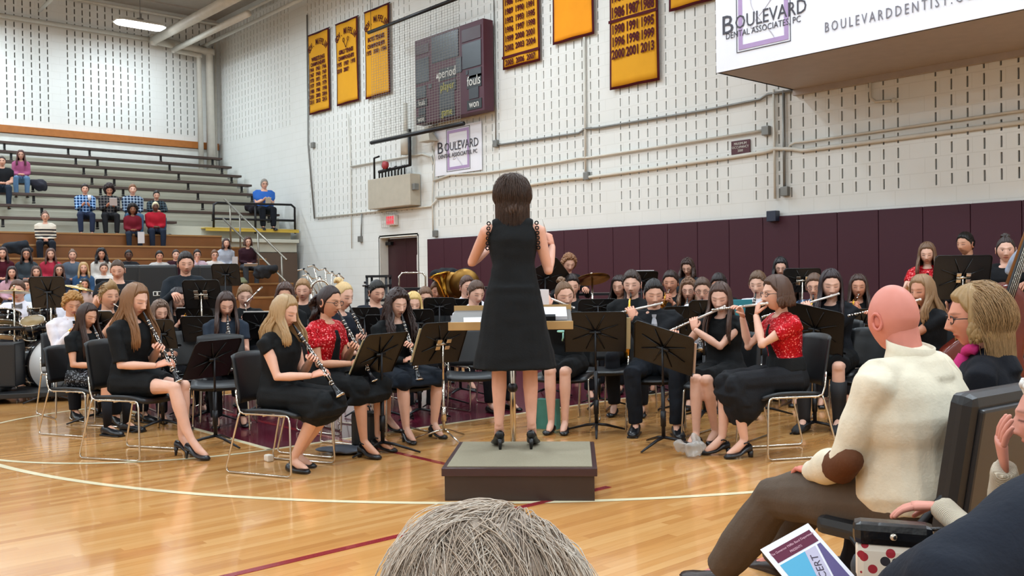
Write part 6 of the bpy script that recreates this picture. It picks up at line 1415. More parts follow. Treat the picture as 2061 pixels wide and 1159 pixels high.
kids = [('girl in a maroon top cut off by the picture edge', 5, 510, 4, 'long', '3a2622', 'a', '4c1422'), ('girl with glasses and long dark hair in a grey hooded top', 53, 512, 4, 'long', '2a1b19', 'b', '3c444a'),
    ('girl with light brown hair in a coral red top', 102, 512, 4, 'long', '5a3b30', 'a', 'b83247'), ('girl with a topknot and a grey patterned scarf', 146, 514, 4, 'bun', '6a5040', 'a', '56606d'),
    ('girl with very curly long black hair in a cream top', 204, 512, 4, 'longcurly', '1b1214', 'b', 'd6cdc4'), ('dark skinned child in black looking sideways', 259, 514, 4, 'buzz', '17110f', 'e', '1a1a1f'),
    ('child with thick dark hair peeping over the black seats', 321, 516, 4, 'short', '1d1513', 'b', 'b9b3b0'), ('boy in a maroon shirt and black tie on the middle row', 354, 513, 4, 'buzz', '3b2a24', 'c', '32131e'),
    ('boy with dark glasses covering his mouth with his hand', 397, 513, 4, 'short', '2a1f1c', 'a', 'c2a8b4'), ('light brown haired boy in glasses beside the grey knit woman', 432, 514, 4, 'short', '6b4a35', 'a', 'd0c8c2'),
    ('girl with dark hair and a pale pink top', 24, 549, 5, 'long', '2b1b1c', 'a', 'c39aa8'), ('girl with brown hair in a pale green top', 73, 548, 5, 'long', '4b332a', 'a', '9fa89c'), ('girl with glasses above the large music stand', 119, 544, 5, 'long', '4a2f28', 'a', '2c3446'),
    ('blonde girl in a blue denim jacket', 168, 540, 5, 'long', 'b08d5f', 'a', '35567c'), ('boy in a white shirt and black vest beside the denim jacket girl', 209, 541, 5, 'buzz', '4d372c', 'a', 'd9d2cc'),
    ('dark haired girl glimpsed behind the raised cymbals', 170, 573, 6, 'long', '1c1416', 'b', 'bda5a0'), ('child in a light blue shirt behind the drummers', 52, 575, 6, 'short', '4a352a', 'a', '9db6cf')]
for lb, px, py, j, hs_, hc, sk_, tp in kids:
    fem = hs_ in ('long', 'bun', 'longcurly')
    sitter(lb, px, py, X=WX(j)+.2, seat_z=WZ(j), fem=fem, hs=hs_, hl=.22, hair=hc, skin=SK[sk_], top=tp, sleeve='long', pose='chin' if 'mouth' in lb else 'lap', bcol='2a3040', glasses='glasses' in lb, vest='17181c' if 'vest' in lb else None, tie='141418' if 'tie' in lb else None)
# hand-held papers, coats on the rows
def flat(nm, label, cat, px, py, X, w_, h_, col, rx=.9, rz=None, ry=0):
    P = on_x(px, py, X); b = MB(); b.box((0, 0, 0), (w_, .006, h_)); o = b.obj(nm, mat('sheet_'+col, col, .7, 0, .2, .03), None, P, 0); o.rotation_euler = (rx-PI/2, ry, facing(20) if rz is None else rz); return tag(o, label, cat)
flat('paper_program', 'white program in the hands of the boy in dark plaid', 'program', 228, 406, BX(7)+.62, .16, .2, 'd9d4da')
flat('paper_program', 'white program hanging from the hand of the woman in the dark red cardigan', 'program', 284, 478, WX(0)+.75, .14, .26, 'dcdadf', 1.3)
flat('paper_program', 'folded white program on the lap of the woman in pale grey knit', 'program', 473, 527, WX(3)+.62, .12, .24, 'd6d2d8', 1.2)
flat('paper_program', 'open white program on the knees of the woman in maroon velvet', 'program', 505, 533, WX(3)+.6, .3, .12, 'd9d6da', .5)
flat('paper_program', 'pale program held by the man in the blue polo shirt', 'program', 540, 403, -22.2, .14, .18, 'cfc8bd')
P = on_x(180, 398, BX(7)+.6); b = MB(); b.lathe([(.03, -.06), (.04, .06), (.036, .06), (.03, -.04)], 14); tag(b.obj('paper_cup', mat('cup_white', 'd8d5dc', .5), None, P), 'white paper cup held by the boy in bright blue plaid', 'cup')
def heap(nm, label, cat, c, r, col, seed=1, n=7, vz=.03, mt_=None):
    rg = random.Random(seed); mb = MB()
    for i in range(n): mb.ball((rg.uniform(-1, 1)*r[0]*.32, rg.uniform(-1, 1)*r[1]*.32, r[2]*(.15+.4*rg.random())), (r[0]*rg.uniform(.25, .4), r[1]*rg.uniform(.25, .4), r[2]*rg.uniform(.2, .35)), 10)
    o = vobj(nm, mb, vz, mt_ or cloth(col, nm), None, 2, r[2]*.12, 9); o.location = c; return tag(o, label, cat)
P = on_x(33, 497, WX(2)+.2); heap('coat', 'dark coat thrown on the wooden row beside the striped sweater woman', 'coat', P-V((0, 0, .12)), (.3, .45, .34), '1e232b', 2)
P = on_x(513, 437, -22.8); heap('bag', 'small black bag on the bench beside the man in the blue polo shirt', 'bag', V((P.x, P.y, BZ(6))), (.3, .4, .3), '18141a', 3)
P = on_x(537, 545, WX(5)+.1); heap('coat', 'dark grey coat heaped beside the woman in maroon velvet', 'coat', P-V((0, 0, .15)), (.35, .45, .4), '26272b', 4)
P = on_x(478, 565, WX(4)+.25); heap('bag', 'olive green bag on the wooden step by the feet of the grey knit woman', 'bag', V((P.x, P.y, WZ(4)-.02)), (.3, .35, .2), '6d7054', 5)
P = on_x(333, 478, WX(0)+.1); heap('coat', 'black coat heaped behind the man in the red sweater', 'coat', P-V((0, 0, .2)), (.4, .4, .35), '17191d', 6)
P = on_x(76, 365, BX(4)+.1); heap('coat', 'dark coat lying beside the woman in the pink top', 'coat', P-V((0, 0, .2)), (.3, .4, .38), '2b2a33', 8)
# black padded seats standing in front of the bleachers
for i, (px, d) in enumerate(((272, 12.6), (318, 12.5), (405, 12.6), (434, 12.4))):
    q = at(px, 560, d); zt = at(px, 533, d).z; t = thing('seat_back', ['black padded seat back nearest the stocky boy', 'black padded seat back with a small white emblem', 'black padded seat back between the dark blue shirt boy and the bleachers', 'black padded seat back nearest the woman in grey knit'][i], 'folding seat', (q.x, q.y, 0), facing(188), 'black folding seats before the bleachers')
    b = MB(); b.box((0, 0, zt-.42), (.50 if i < 2 else .42, .09, .84), bev=.035); b.obj('backrest', M_blackplastic(), t)
    b = MB(); b.box((0, .25, zt-.86), (.44, .46, .08), bev=.03); b.obj('seat', M_blackplastic(), t)
    for s_ in (-1, 1):
        for y_ in (-.02, .42): b = MB(); b.tube([(s_*.19, y_, 0), (s_*.19, y_, zt-.88)], .014, 8); b.obj('leg', M_black_metal(), t)
    if i == 1: b = MB(); b.tube([(-.05, -.05, zt-.36), (.05, -.05, zt-.36), (.05, -.05, zt-.41), (-.05, -.05, zt-.41), (-.05, -.05, zt-.36)], .007, 5); b.box((0, -.05, zt-.385), (.02, .01, .04)); b.obj('emblem', WT, t)
# ================================================================ STANDS
cr = ('d8cfa9', 0, .0, 1.0)
def S(px, py, d, az, label, **kw): return stand(px, d, None, az, label, py=py, **kw)
S(428, 722, 7.6, -118, 'black music stand low in front of the long haired clarinet girl', tilt=.5, paper=None, wd=.50, ht=.36, legrot=.4)
S(764, 712, 7.2, -122, 'black music stand with cream music in front of the straight haired blonde girl', tilt=.5, paper=('cfc4a0', -.04), ht=.37, legrot=.9)
S(888, 690, 7.65, -135, 'chrome legged music stand between the curly haired girl and the conductor', tilt=.42, paper=('cfc4a0', -.05), style='chrome', wd=.50, ht=.38, legrot=.3)
S(1198, 668, 7.95, 176, 'black music stand in front of the topknot girl, beside the podium', tilt=.42, paper=('bfb08a', .08, -.02), wd=.52, ht=.38, legrot=.5)
S(1335, 700, 7.25, 150, 'black music stand in front of the long haired flute girl', tilt=.55, paper=('cbb8b0', .05), wd=.50, ht=.38, roll=.28, legrot=.3)
S(1640, 662, 7.9, 140, 'black music stand behind the red sequined flutist', tilt=.4, wd=.50, ht=.42, roll=.2, legrot=.2)
S(418, 662, 9.0, 170, 'black music stand before the girl looking down', tilt=.3, wd=.54, ht=.26)
S(97, 588, 10.6, 175, 'tall black music stand over the drummers', tilt=.2, wd=.42, ht=.36)
S(407, 592, 9.5, 172, 'tall black music stand in front of the standing dark blue shirt boy', tilt=.25, wd=.40, ht=.30, style='chrome')
S(525, 655, 9.4, 172, 'black music stand before the light haired trumpet boy', tilt=.3, wd=.36, ht=.28, paper=('d8d2cc', 0, .06))
S(455, 553, 11.6, 172, 'black music stand high behind the dark haired girl', tilt=.25, wd=.36, ht=.28)
S(200, 650, 9.0, 160, 'black music stand beside the quiff boy holding white paper', tilt=.4, wd=.4, ht=.25, paper=('d8d2cc', 0, .05))
S(327, 672, 8.5, 170, 'black music stand in front of the mousy haired girl', tilt=.3, wd=.26, ht=.28)
S(393, 640, 9.6, 172, 'black music stand with paper before the trumpet girl in glasses', tilt=.35, wd=.40, ht=.22, paper=('cfcac8', 0, .05))
S(735, 640, 9.3, 176, 'black music stand below the heavy set boy', tilt=.25, wd=.30, ht=.22)
S(770, 662, 8.9, 172, 'black music stand tucked behind the curly haired girl', tilt=.4, wd=.32, ht=.3)
S(843, 650, 9.0, 175, 'black music stand in front of the second row blonde girl', tilt=.3, wd=.3, ht=.28, paper=('cfc4a0', -.1))
S(885, 617, 9.9, 176, 'black music stand with white paper before the trumpet boy', tilt=.3, wd=.34, ht=.2, paper=('dedad8', 0, .03))
S(925, 618, 10.6, 178, 'wide black music stand under the euphonium boy', tilt=.3, wd=.5, ht=.2, paper=('dedad8', -.05, .04, .5))
S(1290, 565, 10.8, 184, 'tall black music stand with papers before the maroon pads', tilt=.55, wd=.38, ht=.26, paper=('d8d2d2', 0, .05, .8))
S(1203, 617, 9.6, 182, 'black music stand behind the topknot girl', tilt=.2, wd=.40, ht=.16)
S(1365, 650, 9.0, 184, 'black music stand in front of the trumpet boy', tilt=.3, wd=.32, ht=.34)
S(1415, 635, 8.6, 184, 'black music stand covering the boy with glasses', tilt=.3, wd=.28, ht=.3)
S(1530, 640, 8.8, 184, 'black music stand between the two front flute girls', tilt=.35, wd=.3, ht=.28)
S(1613, 564, 10.0, 188, 'tall black music stand in front of the standing girl with black hair', tilt=.2, wd=.42, ht=.26, style='chrome')
S(1935, 558, 8.8, 190, 'large black music stand with chrome bracket before the bearded man', tilt=.2, wd=.60, ht=.42, style='chrome')
S(1737, 652, 8.6, 190, 'black music stand between the boots girl and the bald man', tilt=.3, wd=.28, ht=.3)
S(1098, 560, 10.5, 160, 'tilted black music stand half behind the conductor', tilt=.6, wd=.5, ht=.34, roll=-.5)
S(1440, 600, 10.0, 182, 'black music stand in the third row behind the flute girl', tilt=.3, wd=.3, ht=.2)
P = at(1494, 630, 8.9); b = MB(); b.box((0, 0, 0), (.2, .02, .26), bev=.004); o = b.obj('music_folder', mat('teal_card', '2f7f8a', .6), None, P, facing(10)); tag(o, 'teal music folder standing between the two front flute girls', 'folder')
# conductor's stand
P = at(1030, 652, 6.95); t = thing('conductor_stand', 'wide wooden topped conductor music desk on a chrome pole beyond the conductor', 'music stand', (P.x, P.y, 0), facing(178)); zc = P.z
b = MB(); b.box((0, -.24, 0), (.90, .025, .06), bev=.004); b.box((0, .22, .11), (.90, .02, .05)); b.obj('wood_lip', mat('blond_wood', 'b8935f', .45, 0, .4, .15, 7), t).location = (0, 0, zc)
b = MB(); M = Matrix.Translation((0, -.005, zc+.045)) @ Matrix.Rotation(.2, 4, 'X'); b.box((0, 0, 0), (.89, .47, .018), 0, M); b.obj('desk', mat('grey_laminate', '6d6a68', .5), t)
b = MB(); b.tube([(0, 0, .05), (0, 0, zc)], .022, 10); b.tube([(0, 0, .0), (0, 0, .05)], [.12, .03], 16); b.obj('pole', M_chrome(), t)
b = MB(); b.ball((0, 0, .52), .04, 10); b.obj('knob', M_black_metal(), t)
for k in range(4): b = MB(); a = k*PI/2+.5; b.tube([(0, 0, .05), (.3*math.cos(a), .3*math.sin(a), .02)], [.016, .01], 8); b.obj('leg', M_chrome(), t)
def on_desk(nm, label, cat, dx, dy, w_, h_, th, col, rz=0.0, mt_=None):
    M2 = Matrix.Translation(t.location) @ Matrix.Rotation(facing(178), 4, 'Z') @ M; c = M2 @ V((dx, dy, .010+th/2)); b = MB(); b.box((0, 0, 0), (w_, h_, th), 0, None, min(.004, th*.3))
    o = b.obj(nm, mt_ or mat('sheet_'+col, col, .7, 0, .2, .03), None, c); o.rotation_euler = (.2, 0, facing(178)+rz); return tag(o, label, cat)
on_desk('open_score', 'open white score lying on the conductor desk, clear of her dress', 'score', .26, .03, .30, .30, .03, 'dcd8dc'); on_desk('loose_page', 'small white page lying on the conductor desk beside her left hip', 'sheet music', -.27, -.1, .16, .16, .004, 'e2e0e4', .1)
on_desk('black_phone', 'black phone or remote lying on the open white score', 'phone', .25, -.15, .15, .07, .045, '17171a')
P = at(1088, 612, 7.6); b = MB(); b.box((0, 0, 0), (.10, .12, .24)); o = b.obj('paper_stack', mat('sheet_dcd8dc', 'dcd8dc', .7), None, P, facing(20)); tag(o, 'upright stack of white pages just past the conductor desk', 'paper stack')
# ================================================================ DRUMS AND PERCUSSION
SHELL = mat('drum_shell', '101014', .15, 0, .6, .05); HEAD = mat('drum_head', 'dcdad8', .45, 0, .4, .03); OLDH = mat('coated_head', 'a58a5c', .5, 0, .4, .1); CYM = mat('cymbal_bronze', 'a98c55', .28, 1.0, .5, .15, 5); CYD = mat('old_bronze', '8a6736', .35, 1.0, .5, .25, 5)
def MAT(P, rx=0, ry=0, rz=0): return Matrix.Translation(P) @ Euler((rx, ry, rz)).to_matrix().to_4x4()
def cymbal(label, P, r, tilt=.15, tx=0.0, foot=True, mt_=None):
    t = thing('cymbal', label, 'cymbal', (P.x, P.y, 0), facing(0)); M = MAT((0, 0, P.z), tilt, tx)
    b = MB(); b.lathe([(.004, .035), (.03, .03), (.045, .012), (.06, .008), (r*.6, .003), (r, -.012), (r, -.015), (.05, .003)], 40, 0, M); b.obj('plate', mt_ or CYM, t)
    b = MB(); b.tube([(0, 0, .03), (0, 0, .075)], .006, 6, 0, M); b.lathe([(.012, .05), (.016, .062), (.004, .075)], 10, 0, M); b.obj('wing_nut', M_chrome(), t)
    if foot:
        b = MB(); b.tube([(0, 0, .3), (0, 0, P.z)], .011, 8); b.tube([(0, 0, .15), (0, 0, P.z*.6)], .015, 8); b.obj('pole', M_chrome(), t)
        for k in range(3): b = MB(); a = k*2.1; b.tube([(0, 0, .45), (.32*math.cos(a), .32*math.sin(a), .01)], .008, 6); b.tube([(0, 0, .18), (.2*math.cos(a), .2*math.sin(a), .17)], .005, 5); b.obj('leg', M_chrome(), t)
    return t
cymbal('wide bronze crash cymbal hiding the eyes of the drummer', at(28, 586, 11.1), .21, .10)
cymbal('bronze cymbal tilted above the curly blond boy', at(160, 578, 11.0), .18, .05, -.25)
cymbal('small bronze cymbal level in front of the leaning drummer', at(102, 593, 11.2), .13, .03)
def drum(nm, label, P, r, h, rx, ry, rz, head, lugs=8, legs=None, face=1):
    t = bpy.data.objects.new(nm, None); link(t); t.matrix_world = MAT(P, rx, ry, rz); tag(t, label, 'drum')
    b = MB(); b.lathe([(r, -h/2), (r, h/2)], 36); b.obj('shell', SHELL, t)
    b = MB(); b.lathe([(.001, h/2+.004), (r*.985, h/2+.004), (r*.985, h/2+.002)], 36); b.obj('drum_head', head, t); b = MB(); b.lathe([(.001, -h/2-.004), (r*.985, -h/2-.004), (r*.985, -h/2-.002)], 36); b.obj('resonant_head', head, t)
    b = MB()
    for z in (-h/2, h/2): b.tube([(r*1.01*math.cos(a), r*1.01*math.sin(a), z) for a in np.linspace(0, 2*PI, 41)], .009, 6, caps=False)
    b.obj('hoop', M_chrome() if r < .25 else SHELL, t); b = MB()
    for k in range(lugs):
        a = 2*PI*k/lugs; b.tube([(r*1.03*math.cos(a), r*1.03*math.sin(a), -h/2), (r*1.03*math.cos(a), r*1.03*math.sin(a), h/2)], .004, 5)
        for z in (-h*.25, h*.25): b.box((r*1.03*math.cos(a), r*1.03*math.sin(a), z), (.02, .02, .035), bev=.004)
    b.obj('lug_rods', M_chrome(), t); return t
fz = facing(0)
P = at(103, 728, 11.3); drum('bass_drum', 'large black bass drum with white heads standing on the gym floor', V((P.x, P.y, .38)), .34, .42, PI/2, 0, facing(48)+PI, HEAD, 10)
drum('tom_drum', 'black rack tom drum tilted above the bass drum', at(68, 660, 11.2), .135, .2, -.45, .1, facing(20), OLDH, 8)
drum('tom_drum', 'glossy black tom drum behind the first tom', at(85, 630, 11.6), .15, .2, -.2, .1, facing(20), HEAD, 8)
drum('snare_drum', 'tan headed snare drum at the left edge of the drum kit', at(6, 642, 11.3), .19, .14, .35, .1, facing(0), OLDH, 8)
drum('floor_drum', 'pale drum rim lying under the first cymbal', at(10, 668, 11.3), .19, .12, .2, 0, facing(0), HEAD, 8)
# cart under the kit
P = at(105, 772, 10.9); t = thing('percussion_cart', 'black wheeled percussion cart under the drum kit', 'cart', (P.x, P.y, 0), facing(20))
b = MB(); b.box((0, 0, .09), (1.7, .8, .06), bev=.01); b.obj('platform', M_blackplastic(), t)
for x in (-.7, -.45, .0, .75):
    b = MB(); b.tube([(x, -.3, .1), (x, -.3, .82)], .022, 8); b.obj('upright', M_black_metal(), t)
for z in (.82, .3): b = MB(); b.tube([(-.85, -.3, z), (.8, -.3, z)], .022, 8); b.obj('cross_bar', M_black_metal(), t)
for x in (-.82, .8): b = MB(); b.lathe([(.02, -.02), (.085, -.02), (.085, .02), (.02, .02)], 18, 0, Matrix.Translation((x, -.42, .085)) @ Matrix.Rotation(PI/2, 4, 'X')); b.obj('wheel', M_blackplastic(), t)
P = at(-6, 730, 10.7); t = thing('amplifier_cart', 'dark wheeled trolley at the picture edge beside the drum kit', 'cart', (P.x, P.y, 0), facing(10))
b = MB(); b.box((-.1, 0, .42), (.3, .36, .5), bev=.02); b.obj('case', M_blackplastic(), t)
for y_ in (-.22, .22): b = MB(); b.lathe([(.02, -.03), (.1, -.03), (.1, .03), (.02, .03)], 20, 0, Matrix.Translation((.02, y_, .105)) @ Matrix.Rotation(PI/2, 4, 'X')); b.obj('wheel', M_blackplastic(), t)
# right side percussion
c = cymbal('large dark suspended cymbal against the maroon pads', at(1192, 560, 11.0), .21, .35, .1, True, CYD)
for px, py, r, lb in ((908, 576, .19, 'large bronze crash cymbal propped nearer the black gear bag'), (935, 571, .20, 'large bronze crash cymbal overlapping its twin')):
    P = at(px, py, 12.2); t = bpy.data.objects.new('crash_cymbal', None); link(t); t.matrix_world = MAT(P, PI/2-.15, .1, facing(5)); tag(t, lb, 'cymbal', 'pair of crash cymbals')
    b = MB(); b.lathe([(.004, .035), (.03, .03), (.045, .012), (r*.6, .003), (r, -.012), (r, -.015), (.05, .003)], 40); b.obj('plate', CYD, t); b = MB(); b.tube([(0, 0, .03), (.02, 0, .08), (-.02, 0, .08), (0, 0, .03)], .008, 6); b.obj('strap', BLACK(), t)
# racks and tables at the back
def rack(label, px, d, w_, h_, top, z0=0.0, nm='equipment_rack'):
    P = at(px, 600, d); t = thing(nm, label, 'rack', (P.x, P.y, 0), facing(0))
    for x in (-w_/2, w_/2):
        for y in (-.2, .2): b = MB(); b.tube([(x, y, 0), (x, y, h_)], .016, 6); b.obj('upright', M_black_metal(), t)
    for z in top:
        b = MB(); b.box((0, 0, z), (w_+.03, .44, .03)); b.obj('shelf', M_black_metal(), t)
    return t
h1_ = at(763, 556, 11.8).z; rack('black metal rack standing in front of the red door', 763, 11.8, .24, h1_, (h1_, h1_-.12, h1_-.3))
ht_ = at(900, 580, 12.8).z; rack('long low black equipment table along the foot of the pads', 905, 12.8, 1.5, ht_, (ht_, ht_-.3))
ht2 = at(1190, 592, 12.2).z; rack('black percussion table under the suspended cymbal', 1215, 12.3, 1.4, ht2, (ht2, ht2-.35))
P = at(905, 560, 12.7); heap('gear_bag', 'black gear bag lying on the low equipment table', 'bag', V((P.x, P.y, ht_+.02)), (.62, .35, .34), '15171c', 11, 10, .02)
P = at(940, 556, 12.5); b = MB(); b.box((0, 0, 0), (.13, .01, .07)); o = b.obj('bag_label', mat('sheet_b9b9c0', 'b9b9c0', .6), None, V((P.x, P.y, P.z)), facing(10)); o.rotation_euler = (-.6, 0, facing(10)); tag(o, 'small grey label card on the black gear bag', 'label card')
# marimba
P = at(722, 620, 10.9); t = thing('marimba', 'wooden barred marimba on a black frame near the red door', 'marimba', (P.x, P.y, 0), facing(20)); zt = .88
for k in range(22): b = MB(); b.box((-.5+.047*k, 0, zt), (.038, .40-.009*k, .02), bev=.003); b.obj('tone_bar', mat('rosewood', '5b2f1e', .35), t)
for k in range(22): b = MB(); b.tube([(-.5+.047*k, .05, zt-.05), (-.5+.047*k, .05, zt-.45+.012*k)], .018, 8); b.obj('resonator', mat('bronze_tube', '9b8457', .3, .9), t)
for x in (-.56, .56):
    for y in (-.22, .22): b = MB(); b.tube([(x, y, 0), (x, y, zt)], .018, 8); b.obj('leg', M_black_metal(), t)
b = MB(); b.tube([(-.56, -.22, zt-.04), (.56, -.22, zt-.04)], .018, 8); b.tube([(-.56, .22, zt-.04), (.56, .22, zt-.04)], .018, 8); b.obj('frame_rail', M_black_metal(), t)
# stand of silver frames near the bleachers
P = at(652, 590, 13.5); t = thing('folded_stand_rack', 'cluster of shiny folded hardware stands against the white wall', 'hardware stand', (P.x, P.y, 0), facing(10))
rg = random.Random(5)
for i, (dx, dz) in enumerate(((-.22, 1.42), (-.12, 1.45), (-.02, 1.5), (.06, 1.38), (.14, 1.55), (.22, 1.42), (.28, 1.5))):
    b = MB(); x0 = .05*i-.15; b.tube([(x0, 0, .02), (x0, 0, 1.15), (dx, rg.uniform(-.1, .1), dz)], .011, 7); b.tube([(dx-.07, 0, dz-.07), (dx, 0, dz), (dx+.09, .02, dz-.02)], .009, 6); b.obj('arm', M_chrome(), t)
    b = MB(); b.ball((dx, 0, dz), .02, 8); b.obj('rubber_tip', M_black_metal(), t)
P = at(645, 582, 11.6); b = MB(); b.tube([(.11*math.cos(a), 0, .11*math.sin(a)) for a in np.linspace(.0, PI, 14)], .014, 8); b.tube([(.11, 0, 0), (.11, 0, -.6)], .014, 8); b.tube([(-.11, 0, 0), (-.11, 0, -.6)], .014, 8); o = b.obj('chair_hoop', M_chrome(), None, P, facing(10)); tag(o, 'bright chrome hoop rail behind the curly ponytail girl', 'rail')
P = at(830, 566, 12.0); b = MB(); b.tube([(-.17, 0, -.6), (-.17, 0, .06), (-.13, 0, .11), (.13, 0, .11), (.17, 0, .06), (.17, 0, -.6)], .012, 8); o = b.obj('hand_truck_handle', M_chrome(), None, P, facing(10)); tag(o, 'curved chrome trolley handle behind the blonde second row girl', 'handle')
P = at(735, 575, 11.4); b = MB(); b.tube([(0, 0, -P.z), (0, 0, .0)], .01, 8); b.tube([(-.05, 0, 0), (.05, 0, 0)], .012, 6); b.ball((0, 0, .04), .018, 8); o = b.obj('microphone_stand', M_black_metal(), None, P); tag(o, 'thin dark pole stand rising beside the marimba', 'stand')
# flagged trombone slide tip
P = at(527, 578, 10.6); P2 = at(497, 607, 10.2); b = MB(); b.tube([(0, 0, 0), P2-P], .008, 8); b.tube([(0, 0, 0), (P2-P)*.28], .013, 8); o = b.obj('trombone_slide', mat('flute_silver', 'd8d2cc', .2, 1.0), None, P); tag(o, 'slanting silver trombone slide tip before the wooden steps', 'trombone slide')
# double bass at the picture edge
top = at(2046, 500, 8.35); low = at(2014, 602, 7.9); bod = at(1985, 712, 7.1)
t = thing('double_bass', 'reddish brown double bass with a dark fingerboard cut off by the picture edge', 'double bass', (bod.x, bod.y, 0), facing(-15)); VM = mat('bass_varnish', '5e1f14', .2, 0, .6, .25, 4)
def outline(k=1.0, n=60):
    pts = []
    for i in range(n):
        a = 2*PI*i/n; z = math.cos(a); zz = .56*z; w_ = .34-.10*math.exp(-((zz-.08)/.13)**2)-.09*max(0, zz/.56); pts.append((w_*math.sin(a)**1 * k*(1 if abs(math.sin(a)) > .0 else 1) if abs(math.sin(a)) > .35 else w_*k*math.sin(a)*1.0, zz*k))
    return pts
tl = -.28; Mb = Matrix.Translation((0, 0, bod.z)) @ Matrix.Rotation(-.29, 4, 'Y') @ Matrix.Rotation(-.08, 4, 'X')
b = MB(); o1 = outline(); b.rings([[(x*k, y, z*k) for x, z in o1] for k, y in ((.90, .10), (.985, .085), (1, .07), (1, -.07), (.985, -.085), (.9, -.105), (.4, -.12))], 0, Mb); b.obj('body', VM, t)
b = MB(); b.tube([(0, .12, .05), (0, .10, .55), (0, .05, 1.15), (0, .05, 1.22)], [.042, .034, .024, .022], 8, 0, Mb, flat=.5, up=(0, 1, 0)); b.obj('fingerboard', M_blackplastic(), t)
b = MB(); b.tube([(0, .02, .5), (0, .015, 1.1), (0, .02, 1.25), (0, -.02, 1.36), (0, .01, 1.4)], [.04, .028, .035, .03, .02], 10, 0, Mb); b.obj('neck', mat('bass_neck', '8a5a2e', .35), t)
b = MB()
for k in range(4): b.tube([(-.024+.016*k, .175, -.1), (-.012+.008*k, .085, 1.2)], .0018, 4, 0, Mb)
b.obj('strings', M_chrome(), t); b = MB(); b.box((0, .14, -.1), (.12, .012, .13), 0, Mb); b.obj('bridge', mat('blond_wood', 'b8935f', .45), t); b = MB(); b.tube([(0, .14, -.2), (0, .12, -.5)], [.03, .045], 8, 0, Mb); b.obj('tailpiece', M_blackplastic(), t)
for s_ in (-1, 1): b = MB(); b.tube([(s_*.10, .108, .02), (s_*.085, .112, .0), (s_*.10, .112, -.08), (s_*.115, .11, -.16), (s_*.10, .108, -.18)], [.012, .007, .006, .007, .012], 6, 0, Mb); b.obj('sound_hole', M_blackplastic(), t)
b = MB(); b.tube([(0, 0, -.55), (0, 0, -.71)], .008, 8, 0, Mb); b.obj('endpin', M_chrome(), t)
place('bass player outside the frame whose hand grips the neck of the double bass', 2140, 470, 8.3, -25, sit=False, lod=1, hair='2e2320', hs='short', fem=False, skin=SK['c'], top='9aa3b5', sleeve='long', pose='play', TW={1: (2062, 497, 8.25), -1: (2110, 640, 7.9)})
# ================================================================ LOOSE THINGS
for px, d, az, lb in ((440, 8.3, 15, 'empty black stacking chair behind the nearest blonde clarinetist'), (948, 8.75, 0, 'black stacking chair showing its seat beside the conductor'), (1745, 8.0, -35, 'empty black chair between the boots girl and the bald man'), (372, 8.9, 20, 'empty black chair beyond the long haired clarinet girl'), (700, 8.6, 40, 'empty black chair behind the bolero girl knees'), (1215, 9.1, -5, 'black chair between the topknot girl and the silver tie boy')):
    q = at(px, 600, d); chair(q.x, q.y, facing(az), lb)
GL, t = base('clear_plastic', 'dfe4e6', .12, 0, .5); t.b.inputs['Transmission Weight'].default_value = .85; t.b.inputs['IOR'].default_value = 1.15
P = on_z(250, 868); b = MB(); b.lathe([(.03, 0), (.033, .01), (.032, .06), (.030, .07), (.032, .08), (.032, .14), (.026, .17), (.013, .19), (.013, .2)], 18)
t = thing('water_bottle', 'clear plastic water bottle standing behind the long haired clarinet girl legs', 'bottle', P); b.obj('bottle_body', GL, t); b = MB(); b.lathe([(.014, .198), (.014, .215), (.001, .216)], 14); b.obj('cap', mat('cap_white', 'e0e0e2', .4), t)
rg = random.Random(9); P = on_z(1392, 920); mb = MB()
for i in range(9): mb.ball((rg.uniform(-.09, .09), rg.uniform(-.06, .06), rg.uniform(.04, .10)), (rg.uniform(.03, .06), rg.uniform(.03, .05), rg.uniform(.03, .07)), 8)
mb.tube([(-.05, 0, .06), (-.02, 0, .14), (.0, 0, .17)], [.05, .03, .01], 8)
PB, t = base('plastic_bag_film', 'cfd0ce', .22, 0, .6); t.b.inputs['Alpha'].default_value = .55; t.b.inputs['Transmission Weight'].default_value = .3
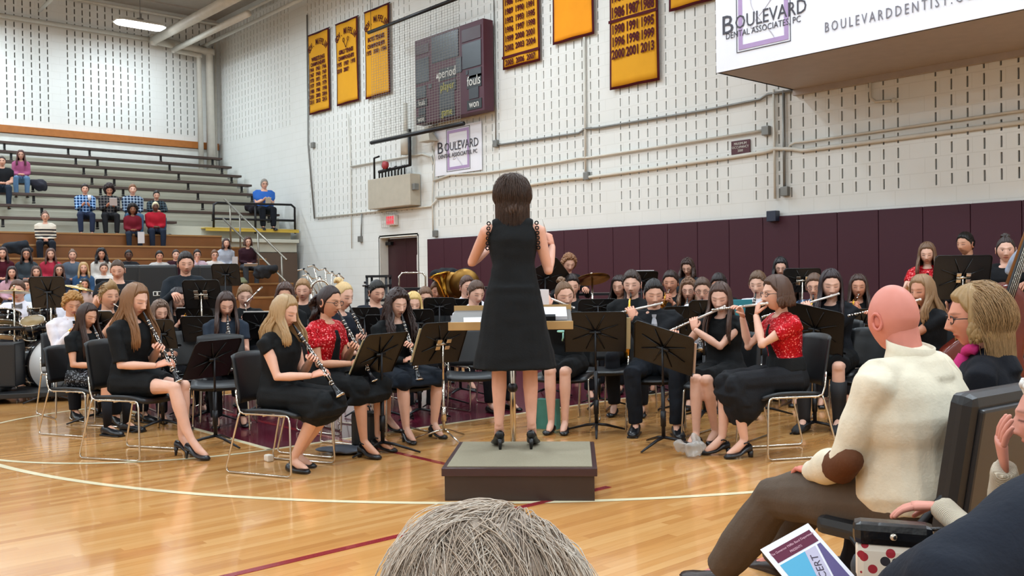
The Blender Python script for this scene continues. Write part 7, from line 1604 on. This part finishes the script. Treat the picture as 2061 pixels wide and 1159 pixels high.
o = vobj('plastic_bag', mb, .010, PB, None, 2, .03, 22); o.location = P; o.rotation_euler = (0, 0, facing(0)); tag(o, 'crumpled clear plastic bag lying on the floor by the flute girls feet', 'plastic bag')
P = on_z(1103, 862); t = thing('gift_bag', 'teal paper gift bag standing on the floor beside the topknot girl', 'gift bag', P, facing(-25)); b = MB()
b.rings([[(sx*w_/2, sy*.05+ (z*.0), z) for sx, sy in ((-1, -1), (1, -1), (1, 1), (-1, 1))] for w_, z in ((.20, 0), (.20, .12), (.19, .26))], smooth=False); b.obj('paper_bag', mat('teal_paper', '4f8f83', .6, 0, .3, .25, 12), t)
b = MB(); b.tube([(-.04, -.05, .25), (-.03, -.05, .32), (.03, -.05, .32), (.04, -.05, .25)], .003, 5); b.obj('handle', mat('cord_white', 'cfd8d4', .7), t)
P = on_z(737, 902); b = MB(); b.box((0, 0, .15), (.22, .12, .30), bev=.04); t = thing('instrument_case', 'small black case standing behind the bolero girl shoes', 'case', P, facing(-20)); b.obj('case_shell', M_blackplastic(), t); b = MB(); b.tube([(-.04, 0, .3), (-.03, 0, .335), (.03, 0, .335), (.04, 0, .3)], .007, 6); b.obj('handle', M_blackplastic(), t)
P = on_z(690, 912); heap('coat', 'grey garment lying flat on the floor behind the nearest chair', 'coat', P, (.35, .3, .07), '5a5d66', 21, 8, .02)
P = on_z(541, 928); b = MB(); b.box((0, 0, .025), (.07, .05, .05), bev=.012); o = b.obj('tissue_wad', mat('tissue', 'e2d9cc', .8), None, P); tag(o, 'small cream tissue wad on the floor by the nearest chair', 'tissue')
for px, py, lb in ((1130, 667, 'pale green ribbon bracelet on the wrist of the topknot girl'),):
    P = at(px, py, 8.1); b = MB(); b.tube([(.035*math.cos(a), .028*math.sin(a), 0) for a in np.linspace(0, 2*PI, 13)], .009, 6); b.tube([(.03, -.01, 0), (.04, -.02, -.05), (.03, -.02, -.08)], .007, 5); o = b.obj('ribbon_bracelet', cloth('9fd2c0', 'mint_ribbon'), None, P); tag(o, lb, 'bracelet')
